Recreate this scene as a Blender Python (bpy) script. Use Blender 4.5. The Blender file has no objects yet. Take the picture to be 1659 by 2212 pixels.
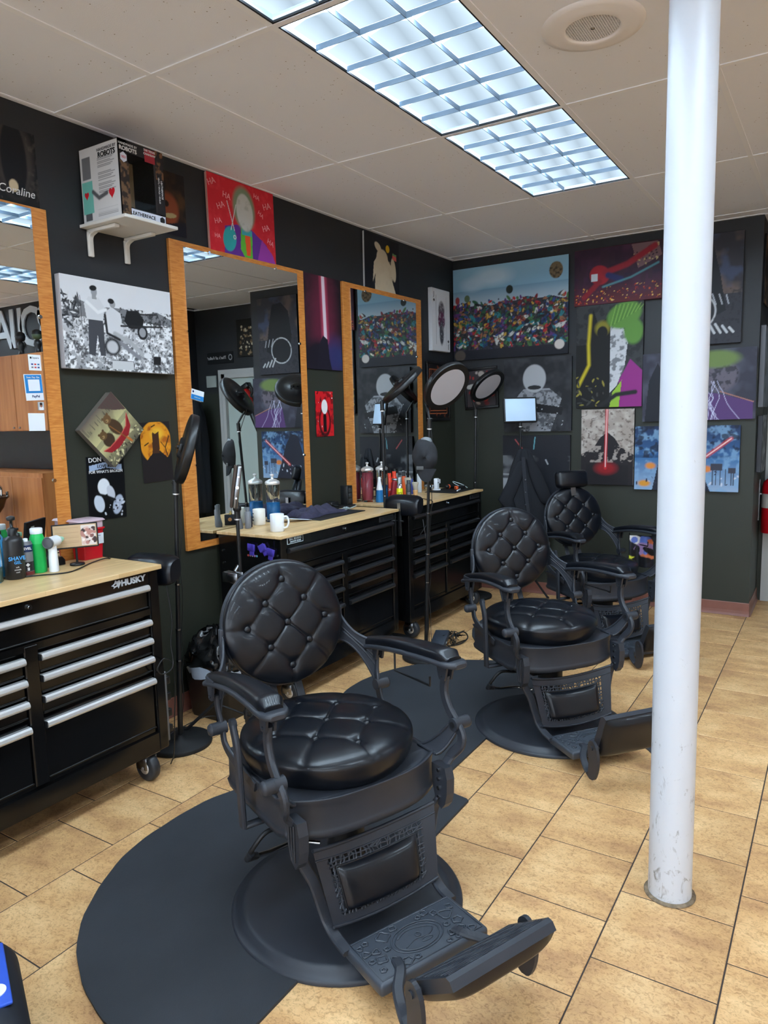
import bpy, bmesh, math, random
import numpy as np
from mathutils import Vector, Matrix
R_ = math.radians
sc = bpy.context.scene
COL = sc.collection

# ------------------------------------------------------------ camera
cam_d = bpy.data.cameras.new('camera')
cam = bpy.data.objects.new('camera', cam_d)
COL.objects.link(cam)
sc.camera = cam
F_PX, YAW, PITCH, ROLL, CAM_H = 1561.9, -0.565466, -0.131918, -0.025934, 1.55414
_fwd = Vector((math.sin(YAW)*math.cos(PITCH), math.cos(YAW)*math.cos(PITCH), math.sin(PITCH)))
_rt = Vector((math.cos(YAW), -math.sin(YAW), 0))
_up = _rt.cross(_fwd)
RT = math.cos(ROLL)*_rt + math.sin(ROLL)*_up
UP = -math.sin(ROLL)*_rt + math.cos(ROLL)*_up
m = Matrix((RT, UP, -_fwd)).transposed().to_4x4()
m.translation = (0, 0, CAM_H)
cam.matrix_world = m
cam_d.sensor_fit = 'VERTICAL'
cam_d.sensor_height = 36.0
cam_d.lens = F_PX/2212*36.0
cam_d.clip_start = 0.05

# ------------------------------------------------------------ world, exposure
w = bpy.data.worlds.new('world'); sc.world = w; w.use_nodes = True
w.node_tree.nodes['Background'].inputs[0].default_value = (0.80, 0.88, 1.0, 1)
w.node_tree.nodes['Background'].inputs[1].default_value = 2.0
sc.view_settings.view_transform = 'Standard'
sc.view_settings.look = 'None'
sc.view_settings.exposure = 1.28
sc.cycles.max_bounces = 12; sc.cycles.diffuse_bounces = 8; sc.cycles.glossy_bounces = 6; sc.cycles.sample_clamp_indirect = 6.0
sc.view_settings.gamma = 1.0
sc.view_settings.use_curve_mapping = False
TUBE = 34.0       # emission of the fluorescent tubes
LENS = 0.50        # emission of the prismatic lens between the tubes

# ------------------------------------------------------------ room sizes
XW, YB, HC = -2.942, 5.861, 2.876      # left wall, back wall, ceiling
XS, YR = -0.53, 6.43                   # side of the projecting wall, recess wall
XP, YC = 0.90, 4.80                    # partition, wall behind the wash cabinets
XR, YF = 4.0, -3.2                     # right wall, front wall
CX0, CY0 = -1.7057, 2.0605             # ceiling grid origin
TS, TX0, TY0 = 0.33636, -0.2043, 1.8960

# ------------------------------------------------------------ materials
def lin(c):
    return tuple((v/12.92 if v <= 0.04045 else ((v+0.055)/1.055)**2.4) for v in c)
def rgb(r, g, b): return lin((r/255, g/255, b/255))
def new_mat(name):
    mt = bpy.data.materials.new(name); mt.use_nodes = True
    nt = mt.node_tree; b = nt.nodes['Principled BSDF']
    return mt, nt, b
def N(nt, t, **kw):
    n = nt.nodes.new(t)
    for k, v in kw.items(): setattr(n, k, v)
    return n
def mat(name, col, rough=.5, metal=0., spec=.5, bump=0., bscale=200., var=0., vscale=6., emit=0., coat=0., trans=0., ior=1.45, alpha=1.):
    mt, nt, b = new_mat(name)
    b.inputs['Base Color'].default_value = (*col, 1)
    b.inputs['Roughness'].default_value = rough
    b.inputs['Metallic'].default_value = metal
    b.inputs['Specular IOR Level'].default_value = spec
    b.inputs['IOR'].default_value = ior
    b.inputs['Coat Weight'].default_value = coat
    b.inputs['Transmission Weight'].default_value = trans
    b.inputs['Alpha'].default_value = alpha
    if emit:
        b.inputs['Emission Color'].default_value = (*col, 1)
        b.inputs['Emission Strength'].default_value = emit
    if bump or var:
        tc = N(nt, 'ShaderNodeTexCoord')
    if bump:
        n = N(nt, 'ShaderNodeTexNoise'); n.inputs['Scale'].default_value = bscale; n.inputs['Detail'].default_value = 3
        bp = N(nt, 'ShaderNodeBump'); bp.inputs['Strength'].default_value = bump; bp.inputs['Distance'].default_value = .002
        nt.links.new(tc.outputs['Object'], n.inputs['Vector']); nt.links.new(n.outputs['Fac'], bp.inputs['Height'])
        nt.links.new(bp.outputs['Normal'], b.inputs['Normal'])
    if var:
        n = N(nt, 'ShaderNodeTexNoise'); n.inputs['Scale'].default_value = vscale; n.inputs['Detail'].default_value = 5
        r = N(nt, 'ShaderNodeValToRGB')
        r.color_ramp.elements[0].position = .3; r.color_ramp.elements[1].position = .7
        r.color_ramp.elements[0].color = (*[c*(1-var) for c in col], 1)
        r.color_ramp.elements[1].color = (*[min(1, c*(1+var)) for c in col], 1)
        nt.links.new(tc.outputs['Object'], n.inputs['Vector']); nt.links.new(n.outputs['Fac'], r.inputs['Fac'])
        nt.links.new(r.outputs['Color'], b.inputs['Base Color'])
    return mt

def mat_tile():
    mt, nt, b = new_mat('floor_tile')
    tc = N(nt, 'ShaderNodeTexCoord'); oi = N(nt, 'ShaderNodeObjectInfo')
    mul = N(nt, 'ShaderNodeVectorMath', operation='SCALE'); mul.inputs['Scale'].default_value = 37.
    cmb = N(nt, 'ShaderNodeCombineXYZ')
    for k in ('X', 'Y', 'Z'): nt.links.new(oi.outputs['Random'], cmb.inputs[k])
    nt.links.new(cmb.outputs[0], mul.inputs[0])
    add = N(nt, 'ShaderNodeVectorMath', operation='ADD')
    nt.links.new(tc.outputs['Object'], add.inputs[0]); nt.links.new(mul.outputs[0], add.inputs[1])
    mp = N(nt, 'ShaderNodeMapping'); mp.inputs['Scale'].default_value = (1.2, 2.0, 1)
    nt.links.new(add.outputs[0], mp.inputs['Vector'])
    n1 = N(nt, 'ShaderNodeTexNoise'); n1.inputs['Scale'].default_value = 3.2; n1.inputs['Detail'].default_value = 8; n1.inputs['Roughness'].default_value = .62
    nt.links.new(mp.outputs[0], n1.inputs['Vector'])
    r1 = N(nt, 'ShaderNodeValToRGB')
    e = r1.color_ramp.elements
    e[0].position = .30; e[0].color = (*rgb(172, 128, 88), 1)
    e[1].position = .72; e[1].color = (*rgb(230, 192, 140), 1)
    x = e.new(.5); x.color = (*rgb(208, 164, 112), 1)
    nt.links.new(n1.outputs['Fac'], r1.inputs['Fac'])
    mp2 = N(nt, 'ShaderNodeMapping'); mp2.inputs['Scale'].default_value = (1, 1.25, 1)
    nt.links.new(add.outputs[0], mp2.inputs['Vector'])
    n2 = N(nt, 'ShaderNodeTexNoise'); n2.inputs['Scale'].default_value = 66; n2.inputs['Detail'].default_value = 5; n2.inputs['Distortion'].default_value = 1.4; n2.inputs['Roughness'].default_value = .7
    nt.links.new(mp2.outputs[0], n2.inputs['Vector'])
    r2 = N(nt, 'ShaderNodeValToRGB'); r2.color_ramp.elements[0].position = .36; r2.color_ramp.elements[1].position = .52
    r2.color_ramp.elements[0].color = (.62, .56, .5, 1); r2.color_ramp.elements[1].color = (1, 1, 1, 1)
    nt.links.new(n2.outputs['Fac'], r2.inputs['Fac'])
    mx = N(nt, 'ShaderNodeMix', data_type='RGBA', blend_type='MULTIPLY'); mx.inputs[0].default_value = .95
    nt.links.new(r1.outputs[0], mx.inputs[6]); nt.links.new(r2.outputs[0], mx.inputs[7])
    hv = N(nt, 'ShaderNodeHueSaturation')
    mr = N(nt, 'ShaderNodeMapRange'); mr.inputs['To Min'].default_value = .93; mr.inputs['To Max'].default_value = 1.07
    nt.links.new(oi.outputs['Random'], mr.inputs['Value']); nt.links.new(mr.outputs[0], hv.inputs['Value'])
    nt.links.new(mx.outputs[2], hv.inputs['Color'])
    nt.links.new(hv.outputs[0], b.inputs['Base Color'])
    bp = N(nt, 'ShaderNodeBump'); bp.inputs['Strength'].default_value = .35; bp.inputs['Distance'].default_value = .002
    nt.links.new(n2.outputs['Fac'], bp.inputs['Height']); nt.links.new(bp.outputs[0], b.inputs['Normal'])
    b.inputs['Roughness'].default_value = .46
    b.inputs['Specular IOR Level'].default_value = .4
    return mt

def mat_wall():
    mt, nt, b = new_mat('wall_paint')
    ge = N(nt, 'ShaderNodeNewGeometry'); sp = N(nt, 'ShaderNodeSeparateXYZ')
    nt.links.new(ge.outputs['Position'], sp.inputs[0])
    r = N(nt, 'ShaderNodeMapRange'); r.inputs['From Min'].default_value = 1.86; r.inputs['From Max'].default_value = 1.90
    nt.links.new(sp.outputs['Z'], r.inputs['Value'])
    mx = N(nt, 'ShaderNodeMix', data_type='RGBA')
    mx.inputs[6].default_value = (*rgb(39, 42, 33), 1)     # olive tone on the lower wall
    mx.inputs[7].default_value = (*rgb(29, 31, 35), 1)     # charcoal tone on the upper wall
    nt.links.new(r.outputs[0], mx.inputs[0])
    n = N(nt, 'ShaderNodeTexNoise'); n.inputs['Scale'].default_value = 2.5; n.inputs['Detail'].default_value = 6
    nt.links.new(ge.outputs['Position'], n.inputs['Vector'])
    mr = N(nt, 'ShaderNodeMapRange'); mr.inputs['To Min'].default_value = .85; mr.inputs['To Max'].default_value = 1.15
    nt.links.new(n.outputs['Fac'], mr.inputs['Value'])
    m2 = N(nt, 'ShaderNodeVectorMath', operation='SCALE')
    nt.links.new(mx.outputs[2], m2.inputs[0]); nt.links.new(mr.outputs[0], m2.inputs['Scale'])
    # chips where the paint is knocked off
    v = N(nt, 'ShaderNodeTexVoronoi'); v.inputs['Scale'].default_value = 3.2
    nt.links.new(ge.outputs['Position'], v.inputs['Vector'])
    lt = N(nt, 'ShaderNodeMath', operation='LESS_THAN'); lt.inputs[1].default_value = .018
    nt.links.new(v.outputs['Distance'], lt.inputs[0])
    m3 = N(nt, 'ShaderNodeMix', data_type='RGBA'); m3.inputs[7].default_value = (.6, .6, .6, 1)
    nt.links.new(lt.outputs[0], m3.inputs[0]); nt.links.new(m2.outputs[0], m3.inputs[6])
    nt.links.new(m3.outputs[2], b.inputs['Base Color'])
    b.inputs['Roughness'].default_value = .55
    n2 = N(nt, 'ShaderNodeTexNoise'); n2.inputs['Scale'].default_value = 160
    nt.links.new(ge.outputs['Position'], n2.inputs['Vector'])
    bp = N(nt, 'ShaderNodeBump'); bp.inputs['Strength'].default_value = .2; bp.inputs['Distance'].default_value = .002
    nt.links.new(n2.outputs['Fac'], bp.inputs['Height']); nt.links.new(bp.outputs[0], b.inputs['Normal'])
    return mt

def mat_wood(name, c1, c2, axis=2, rough=.4, scale=1., dist=3.):
    mt, nt, b = new_mat(name)
    tc = N(nt, 'ShaderNodeTexCoord'); mp = N(nt, 'ShaderNodeMapping')
    s = [14*scale]*3; s[axis] = 1.3*scale
    mp.inputs['Scale'].default_value = s
    nt.links.new(tc.outputs['Object'], mp.inputs['Vector'])
    n = N(nt, 'ShaderNodeTexNoise'); n.inputs['Scale'].default_value = 2.2; n.inputs['Detail'].default_value = 6; n.inputs['Distortion'].default_value = dist*.1
    nt.links.new(mp.outputs[0], n.inputs['Vector'])
    r = N(nt, 'ShaderNodeValToRGB'); r.color_ramp.elements[0].position = .35; r.color_ramp.elements[1].position = .65
    r.color_ramp.elements[0].color = (*c1, 1); r.color_ramp.elements[1].color = (*c2, 1)
    nt.links.new(n.outputs['Fac'], r.inputs['Fac']); nt.links.new(r.outputs[0], b.inputs['Base Color'])
    b.inputs['Roughness'].default_value = rough
    return mt
def mat_laminate():
    # figured orange maple laminate: fine cross ripples
    mt, nt, b = new_mat('maple_laminate')
    tc = N(nt, 'ShaderNodeTexCoord'); mp = N(nt, 'ShaderNodeMapping'); mp.inputs['Scale'].default_value = (1, 8, 60)
    nt.links.new(tc.outputs['Object'], mp.inputs['Vector'])
    n = N(nt, 'ShaderNodeTexNoise'); n.inputs['Scale'].default_value = 2; n.inputs['Detail'].default_value = 5; n.inputs['Distortion'].default_value = .6
    nt.links.new(mp.outputs[0], n.inputs['Vector'])
    r = N(nt, 'ShaderNodeValToRGB'); r.color_ramp.elements[0].position = .35; r.color_ramp.elements[1].position = .68
    r.color_ramp.elements[0].color = (*rgb(190, 114, 46), 1); r.color_ramp.elements[1].color = (*rgb(216, 146, 72), 1)
    nt.links.new(n.outputs['Fac'], r.inputs['Fac']); nt.links.new(r.outputs[0], b.inputs['Base Color'])
    b.inputs['Roughness'].default_value = .42
    return mt
def mat_block():
    # bamboo butcher block: thin strips along y
    mt, nt, b = new_mat('bamboo_block')
    tc = N(nt, 'ShaderNodeTexCoord')
    mp = N(nt, 'ShaderNodeMapping'); mp.inputs['Rotation'].default_value = (0, 0, R_(90)); mp.inputs['Scale'].default_value = (1, 1, 1)
    nt.links.new(tc.outputs['Object'], mp.inputs['Vector'])
    br = N(nt, 'ShaderNodeTexBrick'); br.inputs['Scale'].default_value = 1; br.inputs['Brick Width'].default_value = .32; br.inputs['Row Height'].default_value = .022
    br.inputs['Mortar Size'].default_value = .0004; br.inputs['Color1'].default_value = (*rgb(224, 192, 142), 1); br.inputs['Color2'].default_value = (*rgb(204, 168, 116), 1)
    br.inputs['Mortar'].default_value = (*rgb(176, 138, 90), 1); br.inputs['Bias'].default_value = 0
    nt.links.new(mp.outputs[0], br.inputs['Vector'])
    mp2 = N(nt, 'ShaderNodeMapping'); mp2.inputs['Scale'].default_value = (60, 3, 60)
    nt.links.new(tc.outputs['Object'], mp2.inputs['Vector'])
    n = N(nt, 'ShaderNodeTexNoise'); n.inputs['Scale'].default_value = 2; n.inputs['Detail'].default_value = 4
    nt.links.new(mp2.outputs[0], n.inputs['Vector'])
    mr = N(nt, 'ShaderNodeMapRange'); mr.inputs['To Min'].default_value = .8; mr.inputs['To Max'].default_value = 1.2
    nt.links.new(n.outputs['Fac'], mr.inputs['Value'])
    m2 = N(nt, 'ShaderNodeVectorMath', operation='SCALE')
    nt.links.new(br.outputs['Color'], m2.inputs[0]); nt.links.new(mr.outputs[0], m2.inputs['Scale'])
    nt.links.new(m2.outputs[0], b.inputs['Base Color'])
    b.inputs['Roughness'].default_value = .35
    return mt
def mat_ceiling():
    mt, nt, b = new_mat('ceiling_panel')
    tc = N(nt, 'ShaderNodeTexCoord')
    v = N(nt, 'ShaderNodeTexVoronoi'); v.inputs['Scale'].default_value = 42; v.inputs['Randomness'].default_value = 1
    nt.links.new(tc.outputs['Object'], v.inputs['Vector'])
    lt = N(nt, 'ShaderNodeMath', operation='LESS_THAN'); lt.inputs[1].default_value = .10
    nt.links.new(v.outputs['Distance'], lt.inputs[0])
    n = N(nt, 'ShaderNodeTexNoise'); n.inputs['Scale'].default_value = 7
    nt.links.new(tc.outputs['Object'], n.inputs['Vector'])
    g = N(nt, 'ShaderNodeMath', operation='GREATER_THAN'); g.inputs[1].default_value = .52
    nt.links.new(n.outputs['Fac'], g.inputs[0])
    mu = N(nt, 'ShaderNodeMath', operation='MULTIPLY'); nt.links.new(lt.outputs[0], mu.inputs[0]); nt.links.new(g.outputs[0], mu.inputs[1])
    m1 = N(nt, 'ShaderNodeMix', data_type='RGBA'); m1.inputs[6].default_value = (*rgb(236, 240, 250), 1); m1.inputs[7].default_value = (*rgb(150, 143, 136), 1)
    nt.links.new(mu.outputs[0], m1.inputs[0]); nt.links.new(m1.outputs[2], b.inputs['Base Color'])
    n3 = N(nt, 'ShaderNodeTexNoise'); n3.inputs['Scale'].default_value = 220
    nt.links.new(tc.outputs['Object'], n3.inputs['Vector'])
    bp = N(nt, 'ShaderNodeBump'); bp.inputs['Strength'].default_value = .25; bp.inputs['Distance'].default_value = .002
    nt.links.new(n3.outputs['Fac'], bp.inputs['Height']); nt.links.new(bp.outputs[0], b.inputs['Normal'])
    b.inputs['Roughness'].default_value = .9
    return mt
def mat_print(rough=.55):
    mt, nt, b = new_mat('printed_surface')
    a = N(nt, 'ShaderNodeAttribute', attribute_name='Col')
    nt.links.new(a.outputs['Color'], b.inputs['Base Color'])
    b.inputs['Roughness'].default_value = rough; b.inputs['Specular IOR Level'].default_value = .3
    return mt
def mat_pillar():
    mt, nt, b = new_mat('white_gloss_paint')
    ge = N(nt, 'ShaderNodeNewGeometry'); sp = N(nt, 'ShaderNodeSeparateXYZ'); nt.links.new(ge.outputs['Position'], sp.inputs[0])
    mr = N(nt, 'ShaderNodeMapRange'); mr.inputs['From Min'].default_value = .0; mr.inputs['From Max'].default_value = 1.0; mr.inputs['To Min'].default_value = .12; mr.inputs['To Max'].default_value = .0
    nt.links.new(sp.outputs['Z'], mr.inputs['Value'])
    mp = N(nt, 'ShaderNodeMapping'); mp.inputs['Scale'].default_value = (1, 1, .45); nt.links.new(ge.outputs['Position'], mp.inputs['Vector'])
    n = N(nt, 'ShaderNodeTexNoise'); n.inputs['Scale'].default_value = 34; n.inputs['Detail'].default_value = 6; n.inputs['Roughness'].default_value = .75; n.inputs['Distortion'].default_value = .8
    nt.links.new(mp.outputs[0], n.inputs['Vector'])
    a = N(nt, 'ShaderNodeMath', operation='ADD'); nt.links.new(n.outputs['Fac'], a.inputs[0]); nt.links.new(mr.outputs[0], a.inputs[1])
    r = N(nt, 'ShaderNodeValToRGB'); r.color_ramp.elements[0].position = .66; r.color_ramp.elements[1].position = .78
    r.color_ramp.elements[0].color = (*rgb(200, 204, 211), 1); r.color_ramp.elements[1].color = (*rgb(120, 116, 112), 1)
    nt.links.new(a.outputs[0], r.inputs['Fac']); nt.links.new(r.outputs[0], b.inputs['Base Color'])
    b.inputs['Roughness'].default_value = .35
    return mt

def mat_lens(tube_x):
    # prismatic lens in front of fluorescent tubes running along y
    mt, nt, b = new_mat('lit_lens')
    out = nt.nodes['Material Output']; nt.nodes.remove(b)
    em = N(nt, 'ShaderNodeEmission'); em.inputs['Color'].default_value = (.80, .92, 1, 1)
    tc = N(nt, 'ShaderNodeTexCoord'); sp = N(nt, 'ShaderNodeSeparateXYZ'); nt.links.new(tc.outputs['Object'], sp.inputs[0])
    tot = None
    for t in tube_x:
        s = N(nt, 'ShaderNodeMath', operation='SUBTRACT'); s.inputs[1].default_value = t; nt.links.new(sp.outputs['X'], s.inputs[0])
        ab = N(nt, 'ShaderNodeMath', operation='ABSOLUTE'); nt.links.new(s.outputs[0], ab.inputs[0])
        r = N(nt, 'ShaderNodeMapRange', interpolation_type='SMOOTHSTEP'); r.inputs['From Min'].default_value = .0; r.inputs['From Max'].default_value = .045
        r.inputs['To Min'].default_value = 1; r.inputs['To Max'].default_value = 0; nt.links.new(ab.outputs[0], r.inputs['Value'])
        if tot is None: tot = r.outputs[0]
        else:
            ad = N(nt, 'ShaderNodeMath', operation='ADD'); nt.links.new(tot, ad.inputs[0]); nt.links.new(r.outputs[0], ad.inputs[1]); tot = ad.outputs[0]
    mu = N(nt, 'ShaderNodeMath', operation='MULTIPLY_ADD'); mu.inputs[1].default_value = TUBE; mu.inputs[2].default_value = LENS
    nt.links.new(tot, mu.inputs[0]); nt.links.new(mu.outputs[0], em.inputs['Strength']); nt.links.new(em.outputs[0], out.inputs['Surface'])
    return mt

M = {}
M['tile'] = mat_tile(); M['grout'] = mat('grout', rgb(58, 50, 46), .9)
M['wall'] = mat_wall(); M['cream'] = mat('cream_wall', rgb(236, 232, 224), .7); M['ceil'] = mat_ceiling(); M['tbar'] = mat('grid_paint', rgb(240, 243, 250), .6)
M['print'] = mat_print(); M['gprint'] = mat_print(.3)
M['laminate'] = mat_laminate(); M['block'] = mat_block()
M['pillar'] = mat_pillar()
M['base'] = mat('vinyl_base', rgb(128, 82, 70), .45, var=.12)
M['lamp_white'] = mat('fixture_white', rgb(222, 232, 240), .4)
M['lamp_black'] = mat('fixture_edge', rgb(24, 24, 26), .6)
M['mirror'] = mat('mirror_glass', (.80, .84, .84), .0, 1.)
M['mirror_edge'] = mat('mirror_edge', rgb(150, 160, 160), .2, .5)
M['leather'] = mat('black_leather', rgb(11, 14, 21), .33, spec=.42, bump=.10, bscale=420, coat=.14)
M['piping'] = mat('leather_piping', rgb(26, 28, 32), .5)
M['iron'] = mat('black_iron', rgb(43, 46, 53), .44, spec=.5, bump=.12, bscale=500, var=.1, vscale=9)
M['iron_cast'] = mat('cast_iron_plate', rgb(58, 63, 71), .36, spec=.5, bump=.15, bscale=500)
M['iron_dark'] = mat('dark_iron', rgb(20, 21, 24), .5)
M['mat_rubber'] = mat('rubber_mat', rgb(50, 53, 58), .62, var=.16, vscale=2.6, bump=.2, bscale=260, spec=.35)
M['black_gloss'] = mat('black_gloss_steel', rgb(11, 11, 12), .16, spec=.5)
M['black_plastic'] = mat('black_plastic', rgb(22, 23, 25), .35)
M['black_matte'] = mat('black_matte', rgb(20, 20, 22), .7)
M['alu'] = mat('brushed_aluminium', rgb(226, 226, 226), .36, .75)
M['alu_dark'] = mat('grey_anodised', rgb(108, 111, 116), .35, 1.)
M['chrome'] = mat('chrome', rgb(205, 210, 215), .08, 1.)
M['steel'] = mat('steel', rgb(150, 153, 158), .25, 1.)
M['rubber'] = mat('wheel_rubber', rgb(40, 42, 46), .45, var=.3, vscale=30)
M['white'] = mat('white_plastic', rgb(228, 232, 236), .35)
M['white_wall'] = mat('white_shelf', rgb(214, 212, 206), .5)
M['diffuser'] = mat('unlit_diffuser', rgb(188, 186, 192), .6)
M['panel_lit'] = mat('lit_diffuser', rgb(180, 206, 232), .6, emit=.10)
M['window_glass'] = mat('window_glass', (.98,1,1), .0, trans=1., ior=1.01)
M['glass'] = mat('clear_glass', (.92, .97, .98), .02, trans=1., ior=1.15)
M['blue_liquid'] = mat('blue_liquid', rgb(20, 122, 190), .1, trans=.45)
M['red_liquid'] = mat('red_liquid', rgb(196, 84, 100), .1, trans=.55)
M['paper'] = mat('paper', rgb(225, 232, 240), .7)
M['towel'] = mat('towel_terry', rgb(50, 48, 68), .95, bump=.8, bscale=320, var=.25, vscale=60)
M['cloth'] = mat('black_cloth', rgb(26, 28, 34), .9, bump=.5, bscale=500)
M['cap'] = mat('cap_twill', rgb(36, 37, 41), .9, bump=.6, bscale=600, var=.2, vscale=20)
M['bag'] = mat('bin_liner', rgb(14, 14, 15), .22, bump=1., bscale=38, spec=.7)
M['liner_white'] = mat('white_liner', rgb(176, 188, 205), .35, bump=.6, bscale=60)
M['wood_cab'] = mat_wood('cabinet_wood', rgb(158, 96, 52), rgb(184, 120, 70), 2, .4, .5)
M['door'] = mat('pale_door', rgb(170, 182, 176), .5)
M['trimw'] = mat('door_trim', rgb(176, 176, 174), .5)
def C(name, r, g, b, rough=.4, **kw):
    if name not in M: M[name] = mat(name, rgb(r, g, b), rough, **kw)
    return M[name]

# ------------------------------------------------------------ mesh builder
class MB:
    def __init__(s): s.v = []; s.f = []; s.sm = []
    def raw(s, vs, fs, smooth=False):
        o = len(s.v); s.v += [tuple(v) for v in vs]; s.f += [tuple(i+o for i in f) for f in fs]; s.sm += [smooth]*len(fs); return s
    def box(s, x0, x1, y0, y1, z0, z1, mx=None):
        vs = [Vector(p) for p in ((x0,y0,z0),(x1,y0,z0),(x1,y1,z0),(x0,y1,z0),(x0,y0,z1),(x1,y0,z1),(x1,y1,z1),(x0,y1,z1))]
        if mx is not None: vs = [mx @ v for v in vs]
        return s.raw(vs, [(0,3,2,1),(4,5,6,7),(0,1,5,4),(1,2,6,5),(2,3,7,6),(3,0,4,7)])
    def rbox(s, x0, x1, y0, y1, z0, z1, r=.005, seg=2, mx=None, smooth=True):
        bm = bmesh.new(); bmesh.ops.create_cube(bm, size=1)
        for v in bm.verts: v.co = Vector(((x0+x1)/2+v.co.x*(x1-x0), (y0+y1)/2+v.co.y*(y1-y0), (z0+z1)/2+v.co.z*(z1-z0)))
        r = min(r, .49*min(x1-x0, y1-y0, z1-z0))
        bmesh.ops.bevel(bm, geom=bm.edges[:], offset=r, segments=seg, affect='EDGES', profile=.5)
        if mx is not None: bm.transform(mx)
        bm.verts.index_update()
        s.raw([v.co[:] for v in bm.verts], [[v.index for v in f.verts] for f in bm.faces], smooth); bm.free(); return s
    def cyl(s, p0, p1, r0, r1=None, n=20, caps=True, smooth=True):
        r1 = r0 if r1 is None else r1
        p0 = Vector(p0); p1 = Vector(p1); d = (p1-p0).normalized()
        a = d.orthogonal().normalized(); b = d.cross(a)
        A = [p0+(a*math.cos(t)+b*math.sin(t))*r0 for t in [2*math.pi*i/n for i in range(n)]]
        B = [p1+(a*math.cos(t)+b*math.sin(t))*r1 for t in [2*math.pi*i/n for i in range(n)]]
        s.raw(A+B, [(i, (i+1) % n, n+(i+1) % n, n+i) for i in range(n)], smooth)
        if caps:
            if r0 > 1e-5: s.raw(A, [tuple(range(n-1, -1, -1))])
            if r1 > 1e-5: s.raw(B, [tuple(range(n))])
        return s
    def tube(s, pts, r, n=8, closed=False, caps=True, rs=None):
        P = [Vector(p) for p in pts]; k = len(P); rings = []; a = None
        for i in range(k):
            if closed: d = (P[(i+1) % k]-P[i-1])
            else: d = P[min(i+1, k-1)]-P[max(i-1, 0)]
            d = d.normalized() if d.length > 1e-9 else Vector((0, 0, 1))
            if a is None: a = d.orthogonal().normalized()
            else:
                a = a-d*a.dot(d); a = a.normalized() if a.length > 1e-6 else d.orthogonal().normalized()
            b = d.cross(a); rr = rs[i] if rs else r
            rings += [P[i]+(a*math.cos(t)+b*math.sin(t))*rr for t in [2*math.pi*j/n for j in range(n)]]
        fs = []; kk = k if closed else k-1
        for i in range(kk):
            for j in range(n):
                i2 = (i+1) % k; fs.append((i*n+j, i*n+(j+1) % n, i2*n+(j+1) % n, i2*n+j))
        s.raw(rings, fs, True)
        if caps and not closed:
            s.raw(rings[:n], [tuple(range(n-1, -1, -1))]); s.raw(rings[-n:], [tuple(range(n))])
        return s
    def lathe(s, prof, n=32, o=(0, 0, 0), mx=None, smooth=True):
        vs = []
        for r, z in prof:
            for j in range(n):
                t = 2*math.pi*j/n; v = Vector((o[0]+r*math.cos(t), o[1]+r*math.sin(t), o[2]+z)); vs.append(mx @ v if mx is not None else v)
        fs = [(i*n+j, i*n+(j+1) % n, (i+1)*n+(j+1) % n, (i+1)*n+j) for i in range(len(prof)-1) for j in range(n)]
        s.raw(vs, fs, smooth)
        if prof[0][0] > 1e-5: s.raw(vs[:n], [tuple(range(n-1, -1, -1))])
        if prof[-1][0] > 1e-5: s.raw(vs[-n:], [tuple(range(n))])
        return s
    def prism(s, poly, h0, h1, mp, smooth=False):
        n = len(poly); A = [mp(p[0], p[1], h0) for p in poly]; B = [mp(p[0], p[1], h1) for p in poly]
        s.raw(A+B, [(i, (i+1) % n, n+(i+1) % n, n+i) for i in range(n)], smooth)
        s.raw(A, [tuple(range(n-1, -1, -1))]); s.raw(B, [tuple(range(n))]); return s
    def loft(s, rings, smooth=True, caps=True):
        n = len(rings[0]); vs = [v for r in rings for v in r]
        s.raw(vs, [(i*n+j, i*n+(j+1) % n, (i+1)*n+(j+1) % n, (i+1)*n+j) for i in range(len(rings)-1) for j in range(n)], smooth)
        if caps: s.raw(rings[0], [tuple(range(n-1, -1, -1))]); s.raw(rings[-1], [tuple(range(n))])
        return s
    def ribbon(s, pts, wd, w, t, nd=None):
        # flat bar along pts: width w along wd, thickness t along the remaining direction
        P = [Vector(p) for p in pts]; rings = []; wd = Vector(wd)
        for i in range(len(P)):
            d = (P[min(i+1, len(P)-1)]-P[max(i-1, 0)]).normalized()
            a = (wd-d*wd.dot(d)).normalized(); b = d.cross(a)
            ww = w[i] if isinstance(w, (list, tuple)) else w; k = min(.3*t, .3*ww)
            rings.append([P[i]+a*x+b*y for x, y in ((-ww/2+k, -t/2), (ww/2-k, -t/2), (ww/2, -t/2+k), (ww/2, t/2-k), (ww/2-k, t/2), (-ww/2+k, t/2), (-ww/2, t/2-k), (-ww/2, -t/2+k))])
        return s.loft(rings, smooth=False)
    def torus(s, c, R, r, ax=(0, 0, 1), n=40, k=10):
        c = Vector(c); ax = Vector(ax).normalized(); a = ax.orthogonal().normalized(); b = ax.cross(a)
        return s.tube([c+(a*math.cos(t)+b*math.sin(t))*R for t in [2*math.pi*i/n for i in range(n)]], r, k, closed=True)
    def grid(s, fn, nu, nv, smooth=True):
        vs = [fn(i/nu, j/nv) for j in range(nv+1) for i in range(nu+1)]; q = nu+1
        return s.raw(vs, [(j*q+i, j*q+i+1, (j+1)*q+i+1, (j+1)*q+i) for j in range(nv) for i in range(nu)], smooth)
    def mesh(s, name):
        me = bpy.data.meshes.new(name); me.from_pydata(s.v, [], s.f)
        me.polygons.foreach_set('use_smooth', s.sm); me.update(); return me

def catmull(pts, n=6):
    P = [Vector(p) for p in pts]; P = [P[0]*2-P[1]]+P+[P[-1]*2-P[-2]]; out = []
    for i in range(1, len(P)-2):
        for k in range(n):
            t = k/n; a, b, c, d = P[i-1:i+3]
            out.append(.5*((2*b)+(c-a)*t+(2*a-5*b+4*c-d)*t*t+(3*b-a-3*c+d)*t**3))
    out.append(P[-2]); return out

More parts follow.
